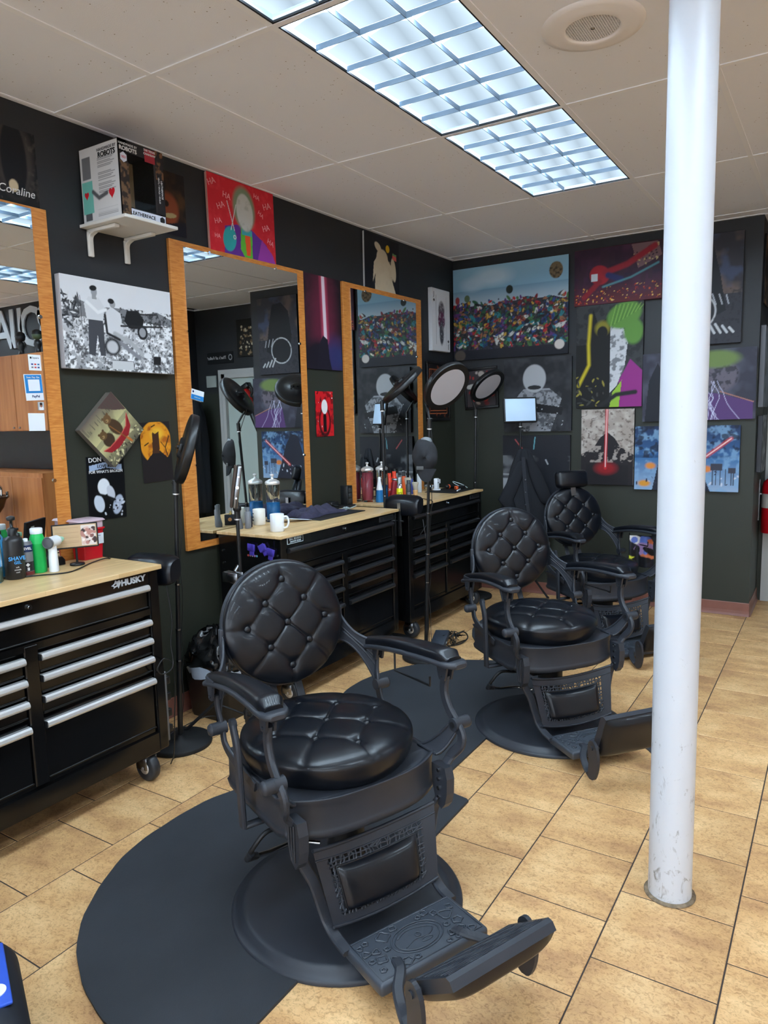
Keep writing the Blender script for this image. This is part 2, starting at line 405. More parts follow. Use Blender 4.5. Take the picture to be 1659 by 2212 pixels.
def obj(name, mb, mt, parent=None, loc=(0, 0, 0), rot=None, label=None):
    me = mb if isinstance(mb, bpy.types.Mesh) else mb.mesh(name)
    if isinstance(mt, str): mt = M[mt]
    if mt is not None and not me.materials: me.materials.append(mt)
    o = bpy.data.objects.new(name, me); COL.objects.link(o)
    o.location = loc
    if rot is not None: o.rotation_euler = rot
    if parent is not None: o.parent = parent
    if label: o['label'] = label
    return o
def thing(name, label, cat, loc=(0, 0, 0), rz=0, group=None, rot=None):
    o = bpy.data.objects.new(name, None); o.empty_display_size = .05; COL.objects.link(o)
    o.location = loc; o.rotation_euler = rot if rot is not None else (0, 0, rz)
    o['label'] = label; o['category'] = cat
    if group: o['group'] = group
    return o
def tag(o, label, cat, group=None):
    o['label'] = label; o['category'] = cat
    if group: o['group'] = group
    return o
def struct(name, mb, mt, parent=None):
    o = obj(name, mb, mt, parent)
    if parent is None: o['kind'] = 'structure'
    return o
def copy_tree(o, parent=None):
    c = o.copy(); COL.objects.link(c); c.parent = parent
    if parent is not None: c.matrix_parent_inverse = o.matrix_parent_inverse
    for ch in list(o.children): copy_tree(ch, c)
    return c

_fc = {}
def text_mesh(txt, size, extr=.0006, align='CENTER', shear=0., bold=0., sx=1.):
    cu = bpy.data.curves.new('lettering', 'FONT'); cu.body = txt; cu.size = size; cu.extrude = extr; cu.align_x = align; cu.align_y = 'CENTER'
    cu.shear = shear; cu.offset = bold*size; cu.resolution_u = 3
    o = bpy.data.objects.new('tmp', cu); COL.objects.link(o)
    dg = bpy.context.evaluated_depsgraph_get(); me = bpy.data.meshes.new_from_object(o.evaluated_get(dg))
    bpy.data.objects.remove(o); bpy.data.curves.remove(cu)
    me.materials.clear()
    if sx != 1.: me.transform(Matrix.Diagonal((sx, 1, 1, 1)))
    return me
def letters(parent, txt, size, mt, loc, rot, **kw):
    me = text_mesh(txt, size, **kw)
    me.materials.append(M[mt] if isinstance(mt, str) else mt)
    o = bpy.data.objects.new('lettering', me); COL.objects.link(o); o.parent = parent; o.location = loc; o.rotation_euler = rot
    return o
# rotations that stand a text/print (x right, y up, z towards viewer) on a wall
ON_LEFT = Matrix(((0, 0, 1), (1, 0, 0), (0, 1, 0))).to_euler()      # faces +x, right = +y
ON_BACK = Euler_B = Matrix(((1, 0, 0), (0, 0, -1), (0, 1, 0))).to_euler()  # faces -y, right = +x

# ------------------------------------------------------------ painted prints (vertex colours on a fine grid)
class Art:
    def __init__(s, w, h, step=.006, bg=(0, 0, 0), seed=1):
        s.w, s.h = w, h; s.nx = max(8, int(w/step)); s.ny = max(8, int(h/step))
        s.U, s.V = np.meshgrid(np.linspace(0, 1, s.nx+1), np.linspace(0, 1, s.ny+1))
        s.X = s.U*w; s.Y = s.V*h
        s.im = np.zeros((s.ny+1, s.nx+1, 3)); s.im[:] = rgb(*bg); s.rg = np.random.RandomState(seed)
    def blend(s, m, col, alpha=1.):
        m = np.clip(m*alpha, 0, 1)[..., None]; s.im = s.im*(1-m)+np.array(rgb(*col))*m; return s
    def ell(s, cx, cy, rx, ry, col, ang=0, soft=.15, alpha=1.):
        a = R_(ang); dx = (s.U-cx)*s.w; dy = (s.V-cy)*s.h
        x = (dx*math.cos(a)+dy*math.sin(a))/(rx*s.w); y = (-dx*math.sin(a)+dy*math.cos(a))/(ry*s.h)
        d = np.sqrt(x*x+y*y); return s.blend(np.clip((1-d)/soft+.5, 0, 1), col, alpha)
    def poly(s, pts, col, alpha=1.):
        ins = np.zeros(s.U.shape, bool); n = len(pts)
        for i in range(n):
            x1, y1 = pts[i]; x2, y2 = pts[(i+1) % n]
            if abs(y2-y1) < 1e-9: continue
            c = ((y1 > s.V) != (y2 > s.V)) & (s.U < (x2-x1)*(s.V-y1)/(y2-y1)+x1); ins ^= c
        return s.blend(ins.astype(float), col, alpha)
    def line(s, pts, wd, col, soft=.5, alpha=1.):
        # wd in metres
        m = np.zeros(s.U.shape)
        for (x1, y1), (x2, y2) in zip(pts[:-1], pts[1:]):
            ax, ay, bx, by = x1*s.w, y1*s.h, x2*s.w, y2*s.h; L = (bx-ax)**2+(by-ay)**2+1e-12
            t = np.clip(((s.X-ax)*(bx-ax)+(s.Y-ay)*(by-ay))/L, 0, 1)
            d = np.hypot(s.X-ax-t*(bx-ax), s.Y-ay-t*(by-ay)); m = np.maximum(m, np.clip((wd-d)/(soft*wd)+.0, 0, 1))
        return s.blend(m, col, alpha)
    def grad(s, c0, c1, v0=0., v1=1.):
        t = np.clip((s.V-v0)/(v1-v0), 0, 1)[..., None]; m = ((s.V >= v0) & (s.V <= v1))[..., None]
        s.im = np.where(m, np.array(rgb(*c0))*(1-t)+np.array(rgb(*c1))*t, s.im); return s
    def noise(s, cell=.05, oct=3):
        tot = np.zeros(s.U.shape); a = 1.; amp = 0
        for _ in range(oct):
            gx = int(s.w/cell)+3; gy = int(s.h/cell)+3; g = s.rg.rand(gy, gx)
            x = s.X/cell; y = s.Y/cell; i = x.astype(int); j = y.astype(int); fx = x-i; fy = y-j; fx = fx*fx*(3-2*fx); fy = fy*fy*(3-2*fy)
            tot += a*((g[j, i]*(1-fx)+g[j, i+1]*fx)*(1-fy)+(g[j+1, i]*(1-fx)+g[j+1, i+1]*fx)*fy); amp += a; a *= .55; cell *= .5
        return tot/amp
    def cloud(s, col, cell=.08, lo=.5, hi=.7, alpha=1., mask=None):
        m = np.clip((s.noise(cell)-lo)/(hi-lo), 0, 1)
        if mask is not None: m = m*mask
        return s.blend(m, col, alpha)
    def dabs(s, n, box, size, cols, soft=.4, asp=2.2):
        x0, x1, y0, y1 = box
        for _ in range(n):
            r = size*(.5+s.rg.rand()); a = 180*s.rg.rand()
            s.ell(x0+(x1-x0)*s.rg.rand(), y0+(y1-y0)*s.rg.rand(), r/s.w, r*asp/s.h*(.4+.6*s.rg.rand()), cols[s.rg.randint(len(cols))], a, soft)
        return s
    def mul(s, k): s.im *= k; return s
    def mesh(s, name='print'):
        nx, ny = s.nx, s.ny; q = nx+1
        co = np.stack([s.X-s.w/2, s.Y-s.h/2, np.zeros_like(s.X)], -1).reshape(-1, 3)
        j, i = np.mgrid[0:ny, 0:nx]; b = (j*q+i).ravel(); fs = np.stack([b, b+1, b+1+q, b+q], -1)
        me = bpy.data.meshes.new(name); me.vertices.add(len(co)); me.vertices.foreach_set('co', co.ravel())
        me.loops.add(fs.size); me.loops.foreach_set('vertex_index', fs.ravel())
        me.polygons.add(len(fs)); me.polygons.foreach_set('loop_start', np.arange(0, fs.size, 4)); me.polygons.foreach_set('loop_total', np.full(len(fs), 4))
        me.update(calc_edges=True)
        at = me.color_attributes.new('Col', 'FLOAT_COLOR', 'POINT')
        at.data.foreach_set('color', np.concatenate([np.clip(s.im, 0, 1).reshape(-1, 3), np.ones((len(co), 1))], 1).ravel())
        return me
def hang(name, label, cat, wall, h0, h1, z0, z1, th, art, side=(20, 20, 22), ang=0, gap=.002, group=None, gloss=False, step=None, frame=None):
    """A flat picture on a wall.  wall 'L' left, 'B' back, 'S' side of the projecting wall, 'R' recess."""
    wd, ht = h1-h0, z1-z0
    if wall == 'L': t = thing(name, label, cat, (XW+gap, (h0+h1)/2, (z0+z1)/2), rot=(ON_LEFT.to_matrix() @ Matrix.Rotation(R_(ang), 3, 'Z')).to_euler(), group=group)
    elif wall == 'S': t = thing(name, label, cat, (XS+gap, (h0+h1)/2, (z0+z1)/2), rot=(ON_LEFT.to_matrix() @ Matrix.Rotation(R_(ang), 3, 'Z')).to_euler(), group=group)
    elif wall == 'B': t = thing(name, label, cat, ((h0+h1)/2, YB-gap, (z0+z1)/2), rot=(ON_BACK.to_matrix() @ Matrix.Rotation(R_(ang), 3, 'Z')).to_euler(), group=group)
    else: t = thing(name, label, cat, ((h0+h1)/2, YR-gap, (z0+z1)/2), rot=(ON_BACK.to_matrix() @ Matrix.Rotation(R_(ang), 3, 'Z')).to_euler(), group=group)
    b = MB()
    if frame:
        fw = frame
        b.box(-wd/2, wd/2, -ht/2, ht/2, 0, th*.5)
        obj('backing', b, C('frame_black', 16, 16, 18, .4), t)
        for q in ((-wd/2, wd/2, -ht/2, -ht/2+fw), (-wd/2, wd/2, ht/2-fw, ht/2), (-wd/2, -wd/2+fw, -ht/2+fw, ht/2-fw), (wd/2-fw, wd/2, -ht/2+fw, ht/2-fw)):
            obj('frame_rail', MB().rbox(*q, 0, th, .003), M['frame_black'], t)
        z = th*.5+.0008
    else:
        b.rbox(-wd/2, wd/2, -ht/2, ht/2, 0, th, min(.003, th*.3), 1, smooth=False)
        key = 'edge_%d_%d_%d' % side
        obj('canvas_body' if th > .008 else 'plate', b, C(key, *side, .6), t); z = th+.0008
    me = art.mesh(); me.materials.append(M['gprint' if gloss else 'print'])
    o = obj('print', me, None, t, (0, 0, z))
    return t

# ============================================================ SETTING
rnd = random.Random(7)
def clipr(x0, x1, y0, y1):
    x0 = max(x0, XW); x1 = min(x1, XR); y0 = max(y0, YF); cx = (x0+x1)/2
    top = YB if cx < XS else (YR if cx < XP else YC)
    return x0, x1, y0, min(y1, top)
# floor
fl = struct('floor', MB().box(XW-.1, XR+.1, YF-.1, YR+.1, -.08, -.0018), 'grout')
def tile_mb(x0, x1, y0, y1, ox=0, oy=0, b=None):
    b = b or MB(); e = .0016
    x0 -= ox; x1 -= ox; y0 -= oy; y1 -= oy
    vs = [(x0+e, y0+e, 0), (x1-e, y0+e, 0), (x1-e, y1-e, 0), (x0+e, y1-e, 0), (x0, y0, -.0016), (x1, y0, -.0016), (x1, y1, -.0016), (x0, y1, -.0016), (x0, y0, -.006), (x1, y0, -.006), (x1, y1, -.006), (x0, y1, -.006)]
    fs = [(0, 1, 2, 3)]+[(4+i, 4+(i+1) % 4, (i+1) % 4, i) for i in range(4)]+[(8+i, 8+(i+1) % 4, 4+(i+1) % 4, 4+i) for i in range(4)]
    return b.raw(vs, fs)
jt = .0022
full = tile_mb(-TS/2+jt, TS/2-jt, -TS/2+jt, TS/2-jt).mesh('tile'); full.materials.append(M['tile'])
tiles = []
for i in range(-9, 13):
    off = .5 if i % 2 == 0 else 0.
    for j in range(-17, 15):
        x0 = TX0+TS*i; y0 = TY0+TS*(j+off)
        c = clipr(x0, x0+TS, y0, y0+TS)
        if c[1]-c[0] < .012 or c[3]-c[2] < .012: continue
        cc = Vector(((c[0]+c[1])/2, (c[2]+c[3])/2, 0)); d = cc-Vector((0, 0, CAM_H)); z = d.dot(_fwd)
        vis = z > .3 and abs(d.dot(RT)/z) < .531+.12 and abs(d.dot(UP)/z) < .708+.12
        tiles.append((0 if vis else 1, d.length, x0, y0, c))
tiles.sort()
rest = MB()
for k, (nv, d, x0, y0, c) in enumerate(tiles):
    whole = abs((c[1]-c[0])-TS) < 1e-6 and abs((c[3]-c[2])-TS) < 1e-6
    if k < 290 and nv == 0:
        cx, cy = x0+TS/2, y0+TS/2
        if whole: o = bpy.data.objects.new('tile', full); COL.objects.link(o); o.parent = fl; o.location = (cx, cy, 0)
        else: obj('tile', tile_mb(c[0]+jt*(c[0] > XW+.001), c[1]-jt, c[2]+jt, c[3]-jt*(c[3] == y0+TS), cx, cy), 'tile', fl, (cx, cy, 0))
    else: tile_mb(c[0]+jt, c[1]-jt, c[2]+jt, c[3]-jt, 0, 0, rest)
o = obj('tile', rest, 'tile', fl); o['kind'] = 'stuff'

# walls
struct('wall_left', MB().box(XW-.1, XW, YF, YB+.1, -.05, HC+.2), 'wall')
struct('wall_back', MB().box(XW, XS, YB, YB+.69, -.05, HC+.2), 'wall')
# recess wall with a door opening
DX0, DX1, DZ = -.455, .50, 2.10
struct('wall_recess', MB().box(XS, DX0, YR, YR+.12, -.05, HC+.2).box(DX1, XP, YR, YR+.12, -.05, HC+.2).box(DX0, DX1, YR, YR+.12, DZ, HC+.2), 'wall')
struct('wall_partition', MB().box(XP, XP+.1, YC, YR+.12, -.05, HC+.2), 'wall')
struct('wall_wash', MB().box(XP+.1, XR, YC, YC+.1, -.05, HC+.2), 'wall')
struct('wall_right', MB().box(XR, XR+.1, YF, YC+.1, -.05, HC+.2), 'cream')  # pale colour of the unseen right and front walls chosen to bounce light
wf = MB().box(XW-.1, XR+.1, YF-.1, YF, -.05, .35).box(XW-.1, XR+.1, YF-.1, YF, 2.60, HC+.2)
for x in (XW-.1, -1.0, 1.2, XR-.1): wf.box(x, x+.2, YF-.1, YF, .35, 2.60)
struct('wall_front', wf, 'cream')
for k, (xa, xb) in enumerate(((XW+.1, -1.0), (-.8, 1.2), (1.4, XR-.1))):
    wn = struct('window_%d' % (k+1), MB().box(xa, xb, YF-.055, YF-.049, .35, 2.60), 'window_glass')  # unseen front windows, added so that sky light brightens the room
    fr_ = MB()
    for q in ((xa, xa+.04, .35, 2.6), (xb-.04, xb, .35, 2.6), (xa, xb, .35, .39), (xa, xb, 2.56, 2.6)): fr_.box(q[0], q[1], YF-.07, YF-.03, q[2], q[3])
    obj('window_frame', fr_, 'alu_dark', wn)
pl = bpy.data.lights.new('added_daylight_portal', 'AREA'); pl.shape = 'RECTANGLE'; pl.size = XR-XW; pl.size_y = 2.3; pl.cycles.is_portal = True  # sampling portal for the sky light through the added front windows
po = bpy.data.objects.new('added_daylight_portal', pl); COL.objects.link(po); po.location = ((XW+XR)/2, YF-.12, 1.48); po.rotation_euler = (R_(90), 0, 0)
struct('pavement', MB().box(-12, 14, -16, YF-.1, -.12, -.06), C('pavement_grey', 150, 146, 140, .8))
# door in the recess
dr = struct('door_1', MB().rbox(DX0+.05, DX1-.05, YR+.03, YR+.07, .01, DZ-.05, .003, 1, smooth=False), 'door')
tr = MB()
tr.box(DX0-.001, DX0+.05, YR-.012, YR+.11, 0, DZ).box(DX1-.05, DX1+.001, YR-.012, YR+.11, 0, DZ).box(DX0-.001, DX1+.001, YR-.012, YR+.11, DZ-.05, DZ+.001)
tr.box(DX1, DX1+.045, YR-.016, YR-.001, 0, DZ+.05).box(DX0-.045, DX0, YR-.016, YR-.001, 0, DZ+.05).box(DX0, DX1, YR-.016, YR-.001, DZ, DZ+.05)
struct('trim_1', tr, 'trimw')
obj('door_handle', MB().cyl((DX0+.13, YR+.03, 1.0), (DX0+.13, YR-.03, 1.0), .012).cyl((DX0+.13, YR-.03, 1.0), (DX0+.24, YR-.03, 1.0), .009), 'steel', dr)

def base_run(name, p, q, nrm):
    p = Vector((*p, 0)); q = Vector((*q, 0)); n = Vector((*nrm, 0)); d = q-p; b = MB()
    prof = [(0, .002), (.016, .002), (.013, .008), (.009, .02), (.006, .04), (.005, .098), (.003, .102), (0, .102)]
    A = [p+n*a+Vector((0, 0, z)) for a, z in prof]; Bq = [v+d for v in A]; k = len(A)
    b.raw(A+Bq, [(i, i+1, k+i+1, k+i) for i in range(k-1)]); b.raw(A, [tuple(range(k))]); b.raw(Bq, [tuple(range(k-1, -1, -1))])
    struct(name, b, 'base')
base_run('baseboard_left', (XW, YF), (XW, YB), (1, 0))
base_run('baseboard_back', (XW, YB), (XS+.006, YB), (0, -1))
base_run('baseboard_side', (XS, YB-.006), (XS, YR), (1, 0))
base_run('baseboard_recess', (DX1+.045, YR), (XP, YR), (0, -1))
base_run('baseboard_partition', (XP, YC), (XP, YR), (-1, 0))
base_run('baseboard_right', (XR, YF), (XR, YC), (-1, 0))

# ceiling
ce = struct('ceiling', MB().box(XW-.1, XR+.1, YF-.1, YR+.12, HC+.12, HC+.2), 'ceil')
FIX = [(0, -2), (0, -1), (0, 0), (0, 1), (3, -1), (3, 1), (7, -1), (7, 1), (3, -3), (7, -3), (0, -4)]  # fixtures out of direct view are mostly added for more light
GX = [CX0+.61*i for i in range(-3, 11)]; GY = [CY0+1.22*j for j in range(-5, 5)]
tb = MB(); hw = .012
pan = {}
for i in range(-3, 10):
    for j in range(-5, 5):
        if (i, j) in FIX: continue
        x0 = CX0+.61*i; y0 = CY0+1.22*j
        c = clipr(x0, x0+.61, y0, y0+1.22)
        if c[1]-c[0] < .02 or c[3]-c[2] < .02: continue
        cx, cy = (c[0]+c[1])/2, (c[2]+c[3])/2
        key = (round(c[1]-c[0], 3), round(c[3]-c[2], 3))
        if key not in pan:
            me = MB().box(-key[0]/2, key[0]/2, -key[1]/2, key[1]/2, .0, .015).mesh('ceiling_panel'); me.materials.append(M['ceil']); pan[key] = me
        o = bpy.data.objects.new('ceiling_panel', pan[key]); COL.objects.link(o); o.parent = ce; o.location = (cx, cy, HC+.0005)
for x in GX:
    if x < XW: continue
    top = YB if x < XS else (YR if x < XP else YC)
    if x < XR: tb.box(x-hw, x+hw, YF, top, HC-.003, HC+.012)
for y in GY:
    if y > YF and y < YR: tb.box(XW if y < YB else XS, XR if y < YC else XP, y-hw, y+hw, HC-.0034, HC+.0118)
# wall angles
tb.box(XW, XW+.022, YF, YB, HC-.004, HC+.010).box(XW, XS, YB-.022, YB, HC-.004, HC+.010).box(XS, XS+.022, YB, YR, HC-.004, HC+.01).box(XS, XP, YR-.022, YR, HC-.004, HC+.01)
tb.box(XP-.022, XP, YC, YR, HC-.004, HC+.01).box(XP, XR, YC-.022, YC, HC-.004, HC+.01)
obj('grid_bar', tb, 'tbar', ce)

# fluorescent troffers
lens_mat = None
def mat_cell():
    mt, nt, b = new_mat('lit_cell'); out = nt.nodes['Material Output']; nt.nodes.remove(b)
    em = N(nt, 'ShaderNodeEmission')
    tc = N(nt, 'ShaderNodeTexCoord'); sp = N(nt, 'ShaderNodeSeparateXYZ'); nt.links.new(tc.outputs['Object'], sp.inputs[0])
    r = N(nt, 'ShaderNodeMapRange', interpolation_type='SMOOTHSTEP'); r.inputs['From Min'].default_value = -.035; r.inputs['From Max'].default_value = -.092
    nt.links.new(sp.outputs['Y'], r.inputs['Value'])
    # cell glow is painted: a bright edge band, a middle dimmer than the sides
    ax = N(nt, 'ShaderNodeMath', operation='ABSOLUTE'); nt.links.new(sp.outputs['X'], ax.inputs[0])
    r2 = N(nt, 'ShaderNodeMapRange'); r2.inputs['From Min'].default_value = 0; r2.inputs['From Max'].default_value = .1; r2.inputs['To Min'].default_value = .62; r2.inputs['To Max'].default_value = 1.12
    nt.links.new(ax.outputs[0], r2.inputs['Value'])
    mu = N(nt, 'ShaderNodeMath', operation='MULTIPLY_ADD'); mu.inputs[1].default_value = TUBE
    nt.links.new(r.outputs[0], mu.inputs[0]); ml = N(nt, 'ShaderNodeMath', operation='MULTIPLY'); ml.inputs[1].default_value = LENS
    nt.links.new(r2.outputs[0], ml.inputs[0]); nt.links.new(ml.outputs[0], mu.inputs[2])
    nt.links.new(mu.outputs[0], em.inputs['Strength'])
    em.inputs['Color'].default_value = (.66, .84, 1, 1)
    nt.links.new(em.outputs[0], out.inputs['Surface']); return mt
M['cell'] = mat_cell()
def troffer(i, j, label, group=None):
    t = thing('ceiling_light', label, 'ceiling light', (CX0+.61*(i+.5), CY0+1.22*(j+.5), HC), group=group)
    a, b_ = .298, .603
    b = MB()
    b.box(-a, a, -b_, b_, .09, .10).box(-a, -a+.004, -b_, b_, 0, .09).box(a-.004, a, -b_, b_, 0, .09).box(-a, a, -b_, -b_+.004, 0, .09).box(-a, a, b_-.004, b_, 0, .09)
    obj('housing', b, 'lamp_white', t)
    b = MB()
    for q in ((-a, -a+.012, -b_, b_), (a-.012, a, -b_, b_), (-a, a, -b_, -b_+.012), (-a, a, b_-.012, b_)): b.box(*q, -.002, .006)
    obj('frame', b, 'lamp_black', t)
    px, py = (2*a-.03)/3, (2*b_-.03)/6
    b = MB()
    for k in range(1, 3): b.box(-a+.015+px*k-.0012, -a+.015+px*k+.0012, -b_+.012, b_-.012, -.001, .020)
    for k in range(1, 6): b.box(-a+.012, a-.012, -b_+.015+py*k-.0012, -b_+.015+py*k+.0012, -.001, .020)
    obj('louvre', b, C('louvre_grey', 96, 112, 128, .5), t)
    global cellme
    if 'cellme' not in globals():
        # shallow pyramid pane
        vs = [(-px/2+.002, -py/2+.002, 0), (px/2-.002, -py/2+.002, 0), (px/2-.002, py/2-.002, 0), (-px/2+.002, py/2-.002, 0), (0, 0, .022)]
        mb = MB(); mb.raw(vs, [(0, 1, 4), (1, 2, 4), (2, 3, 4), (3, 0, 4)]); cellme = mb.mesh('lens_pane'); cellme.materials.append(M['cell'])
    for u in range(3):
        for v in range(6):
            o = bpy.data.objects.new('lens_pane', cellme); COL.objects.link(o); o.parent = t; o.location = (-a+.015+px*(u+.5), -b_+.015+py*(v+.5), .020)
    return t
flabels = {(0, 0): 'large lit fluorescent ceiling light nearest the white pillar top', (0, 1): 'lit fluorescent ceiling light closest to the poster wall', (0, -1): 'lit ceiling light cut off by the top edge of the photo'}
for q in FIX:
    troffer(q[0], q[1], flabels.get(q, 'lit fluorescent ceiling light out of direct view, most of these added for brightness'), None if q in flabels else 'ceiling lights out of direct view, mostly added')

# ceiling speaker
t = thing('ceiling_speaker', 'round white ceiling speaker with a perforated grille beside the pillar', 'speaker', (-.80, 2.69, HC))
obj('trim_ring', MB().lathe([(.175, .0), (.172, -.006), (.150, -.010), (.120, -.012), (.098, -.016), (.092, -.012), (.090, -.004)], 48), C('speaker_white', 242, 240, 242, .5), t)
g = MB().lathe([(.0, -.006), (.091, -.006)], 40)
obj('grille_back', g, C('grille_grey', 150, 146, 146, .6), t)
g = MB()
for k in range(-11, 12):
    L_ = math.sqrt(max(0, .089**2-(k*.008)**2))
    g.box(-L_, L_, k*.008-.0012, k*.008+.0012, -.0095, -.0075).box(k*.008-.0012, k*.008+.0012, -L_, L_, -.0105, -.0085)
obj('grille', g, 'speaker_white', t)
obj('screw', MB().lathe([(0, -.014), (.006, -.013), (.008, -.009)], 12), 'steel', t)

# pillar
t = thing('pillar', 'round white painted steel pillar scuffed near the floor', 'pillar', (-.402, 2.300, 0))
obj('shaft', MB().lathe([(.066, -.002), (.0665, .02), (.066, .06), (.066, HC-.004)], 48), 'pillar', t)
obj('floor_ring', MB().lathe([(.078, .0005), (.079, .003), (.072, .006), (.067, .007)], 48), C('dirty_caulk', 120, 104, 84, .8, var=.5, vscale=60), t)

# ============================================================ MIRRORS
def mirror(y0, y1, z0, z1, iy0, iy1, iz0, iz1, label):
    t = thing('wall_mirror', label, 'mirror', (XW, (y0+y1)/2, (z0+z1)/2), group=None)
    cy, cz = (y0+y1)/2, (z0+z1)/2
    obj('backboard', MB().rbox(.001, .020, y0-cy, y1-cy, z0-cz, z1-cz, .001, 1, smooth=False), 'laminate', t)
    obj('mirror_glass', MB().box(.0206, .0240, iy0-cy, iy1-cy, iz0-cz, iz1-cz), 'mirror', t)
    for yy, zz in [(q, z_) for q in (iy0-cy, iy1-cy) for z_ in (.35, -.35)]+[(-.25*(y1-y0), iz1-cz), (.25*(y1-y0), iz1-cz)]:
        obj('mirror_clip', MB().cyl((.020, yy, zz), (.029, yy, zz), .008, n=12), 'chrome', t)
    return t
mirror(.86, 1.975, .86, 2.462, .955, 1.903, .90, 2.452, 'wood framed wall mirror behind the silver handled tool chest')
mirror(2.645, 3.728, .866, 2.472, 2.735, 3.660, .905, 2.445, 'wood framed wall mirror behind the blue liquid jars')
mirror(4.152, 5.240, .866, 2.470, 4.240, 5.150, .905, 2.436, 'wood framed wall mirror nearest the far corner')

# ============================================================ TOOL CHESTS
def cabinet(y0, label, hm, brand):
    """Rolling drawer cabinet, 1.165 wide, back against the mirrors; local x towards the room, y along the wall."""
    t = thing('tool_chest', label, 'tool chest', (-2.905, y0, 0))
    X, Wd = .452, 1.165
    b = MB()
    b.box(0, .425, .004, Wd-.004, .14, .925)                       # carcass
    b.rbox(.40, X, 0, .052, .13, .93, .006, 2, smooth=False)       # left post
    b.rbox(.40, X, Wd-.052, Wd, .13, .93, .006, 2, smooth=False)
    b.rbox(.40, X, .545, .600, .225, .762, .004, 1, smooth=False)    # middle post
    b.box(.40, X-.002, .05, Wd-.05, .875, .93)                     # top rail
    b.box(.40, X-.002, .05, Wd-.05, .742, .768)
    b.box(.40, X-.002, .05, Wd-.05, .13, .212)
    b.box(.40, X-.014, .05, Wd-.05, .212, .232)
    obj('body', b, 'black_gloss', t)
    obj('worktop', MB().rbox(0, X+.012, -.012, Wd+.012, .93, .95 if brand == 'H' else .947, .002, 1, smooth=False), 'block', t)
    def drawer(ya, yb, zt, zb, hz):
        d = obj('drawer', MB().rbox(.42, X-.010, ya+.003, yb-.003, zb, zt, .004, 2, smooth=False), 'black_gloss', t)
        # pull: rolled aluminium channel with two grooves
        prof = [(X-.012, -.013), (X+.006, -.013), (X+.014, -.008), (X+.017, -.001), (X+.0155, .000), (X+.017, .001), (X+.014, .009), (X+.006, .0145), (X-.012, .0145)]
        mb = MB(); A = [(x, ya+.004, hz+z) for x, z in prof]; B_ = [(x, yb-.004, hz+z) for x, z in prof]; k = len(A)
        mb.raw(A+B_, [(i, i+1, k+i+1, k+i) for i in range(k-1)]); mb.raw(A, [tuple(range(k-1, -1, -1))]); mb.raw(B_, [tuple(range(k))])
        obj('drawer_pull', mb, hm, d)
        obj('drawer_lip', MB().cyl((X-.010, ya+.004, zb+.004), (X-.010, yb-.004, zb+.004), .0045, n=12), 'black_gloss', d)
        mb = MB().box(.42, X+.010, ya+.001, ya+.0045, hz-.012, hz+.012).box(.42, X+.010, yb-.0045, yb-.001, hz-.012, hz+.012)
        obj('pull_end', mb, 'black_plastic', d)
        return d
    drawer(.053, Wd-.053, .870, .770, .858)
    zs = [(.726, .650, .708), (.644, .570, .627), (.564, .490, .546), (.474, .236, .449)]
    for zt, zb, hz in zs:
        drawer(.053, .545, zt, zb, hz); drawer(.600, Wd-.053, zt, zb, hz)
    obj('lock', MB().cyl((X-.004, Wd/2-.005, .903), (X+.006, Wd/2-.005, .903), .0105, n=20).cyl((X+.006, Wd/2-.005, .903), (X+.008, Wd/2-.005, .903), .006, n=12), 'chrome', t)
    b = MB()
    for yy in (-.0015, ):
        for xx in (.03, .425):
            for zz in (.84, .77): b.cyl((xx, .001, zz), (xx, -.004, zz), .006, n=10)
    obj('rivet', b, 'steel', t)
    # casters
    for (cx, cy) in ((.06, .085), (.06, Wd-.085), (.40, .085), (.40, Wd-.085)):
        c = obj('caster', MB().rbox(cx-.045, cx+.045, cy-.04, cy+.04, .124, .131, .002, 1, smooth=False).cyl((cx, cy, .112), (cx, cy, .126), .024, n=18)
                .rbox(cx-.035, cx+.03, cy-.029, cy-.024, .055, .114, .002, 1).rbox(cx-.035, cx+.03, cy+.024, cy+.029, .055, .114, .002, 1).rbox(cx-.035, cx+.03, cy-.029, cy+.029, .107, .113, .002, 1), 'steel', t)
        obj('wheel', MB().lathe([(.028, -.021), (.052, -.021), (.060, -.016), (.0625, -.006), (.0625, .006), (.060, .016), (.052, .021), (.028, .021)], 28, mx=Matrix.Translation((cx+.005, cy, .0625)) @ Matrix.Rotation(R_(90), 4, 'X')), 'rubber', c)
        obj('hub', MB().lathe([(.008, -.023), (.028, -.022), (.028, .022), (.008, .023)], 20, mx=Matrix.Translation((cx+.005, cy, .0625)) @ Matrix.Rotation(R_(90), 4, 'X')).cyl((cx+.005, cy-.031, .0625), (cx+.005, cy+.031, .0625), .007, n=12), 'alu', c)
        obj('brake_tab', MB().rbox(cx+.03, cx+.058, cy-.012, cy+.006, .052, .057, .001, 1), 'black_plastic', c)
    fx = X+.0006
    if brand == 'H':
        letters(t, 'HUSKY', .034, C('logo_grey', 176, 178, 180, .4), (fx, 1.035, .906), ON_LEFT, bold=.05, extr=.0008, sx=1.12)
        # dog head emblem
        mb = MB(); P = [(.0, .0), (.014, .008), (.020, .020), (.028, .014), (.040, .018), (.046, .006), (.040, -.004), (.034, -.016), (.028, -.006), (.018, -.009), (.010, -.013), (.012, -.005)]
        mb.prism(P, 0, .0012, lambda x, y, h: (fx+h, .928+x, .905+y)); obj('emblem', mb, 'logo_grey', t)
        obj('emblem', MB().prism([(.012, .001), (.022, .006), (.025, .000), (.016, -.003)], .0013, .0017, lambda x, y, h: (fx+h, .928+x, .905+y)), 'black_gloss', t)
    else:
        obj('maker_plate', MB().rbox(X-.003, X+.0015, .955, 1.125, .886, .919, .001, 1, smooth=False), C('plate_grey', 62, 64, 68, .35, metal=.6), t)
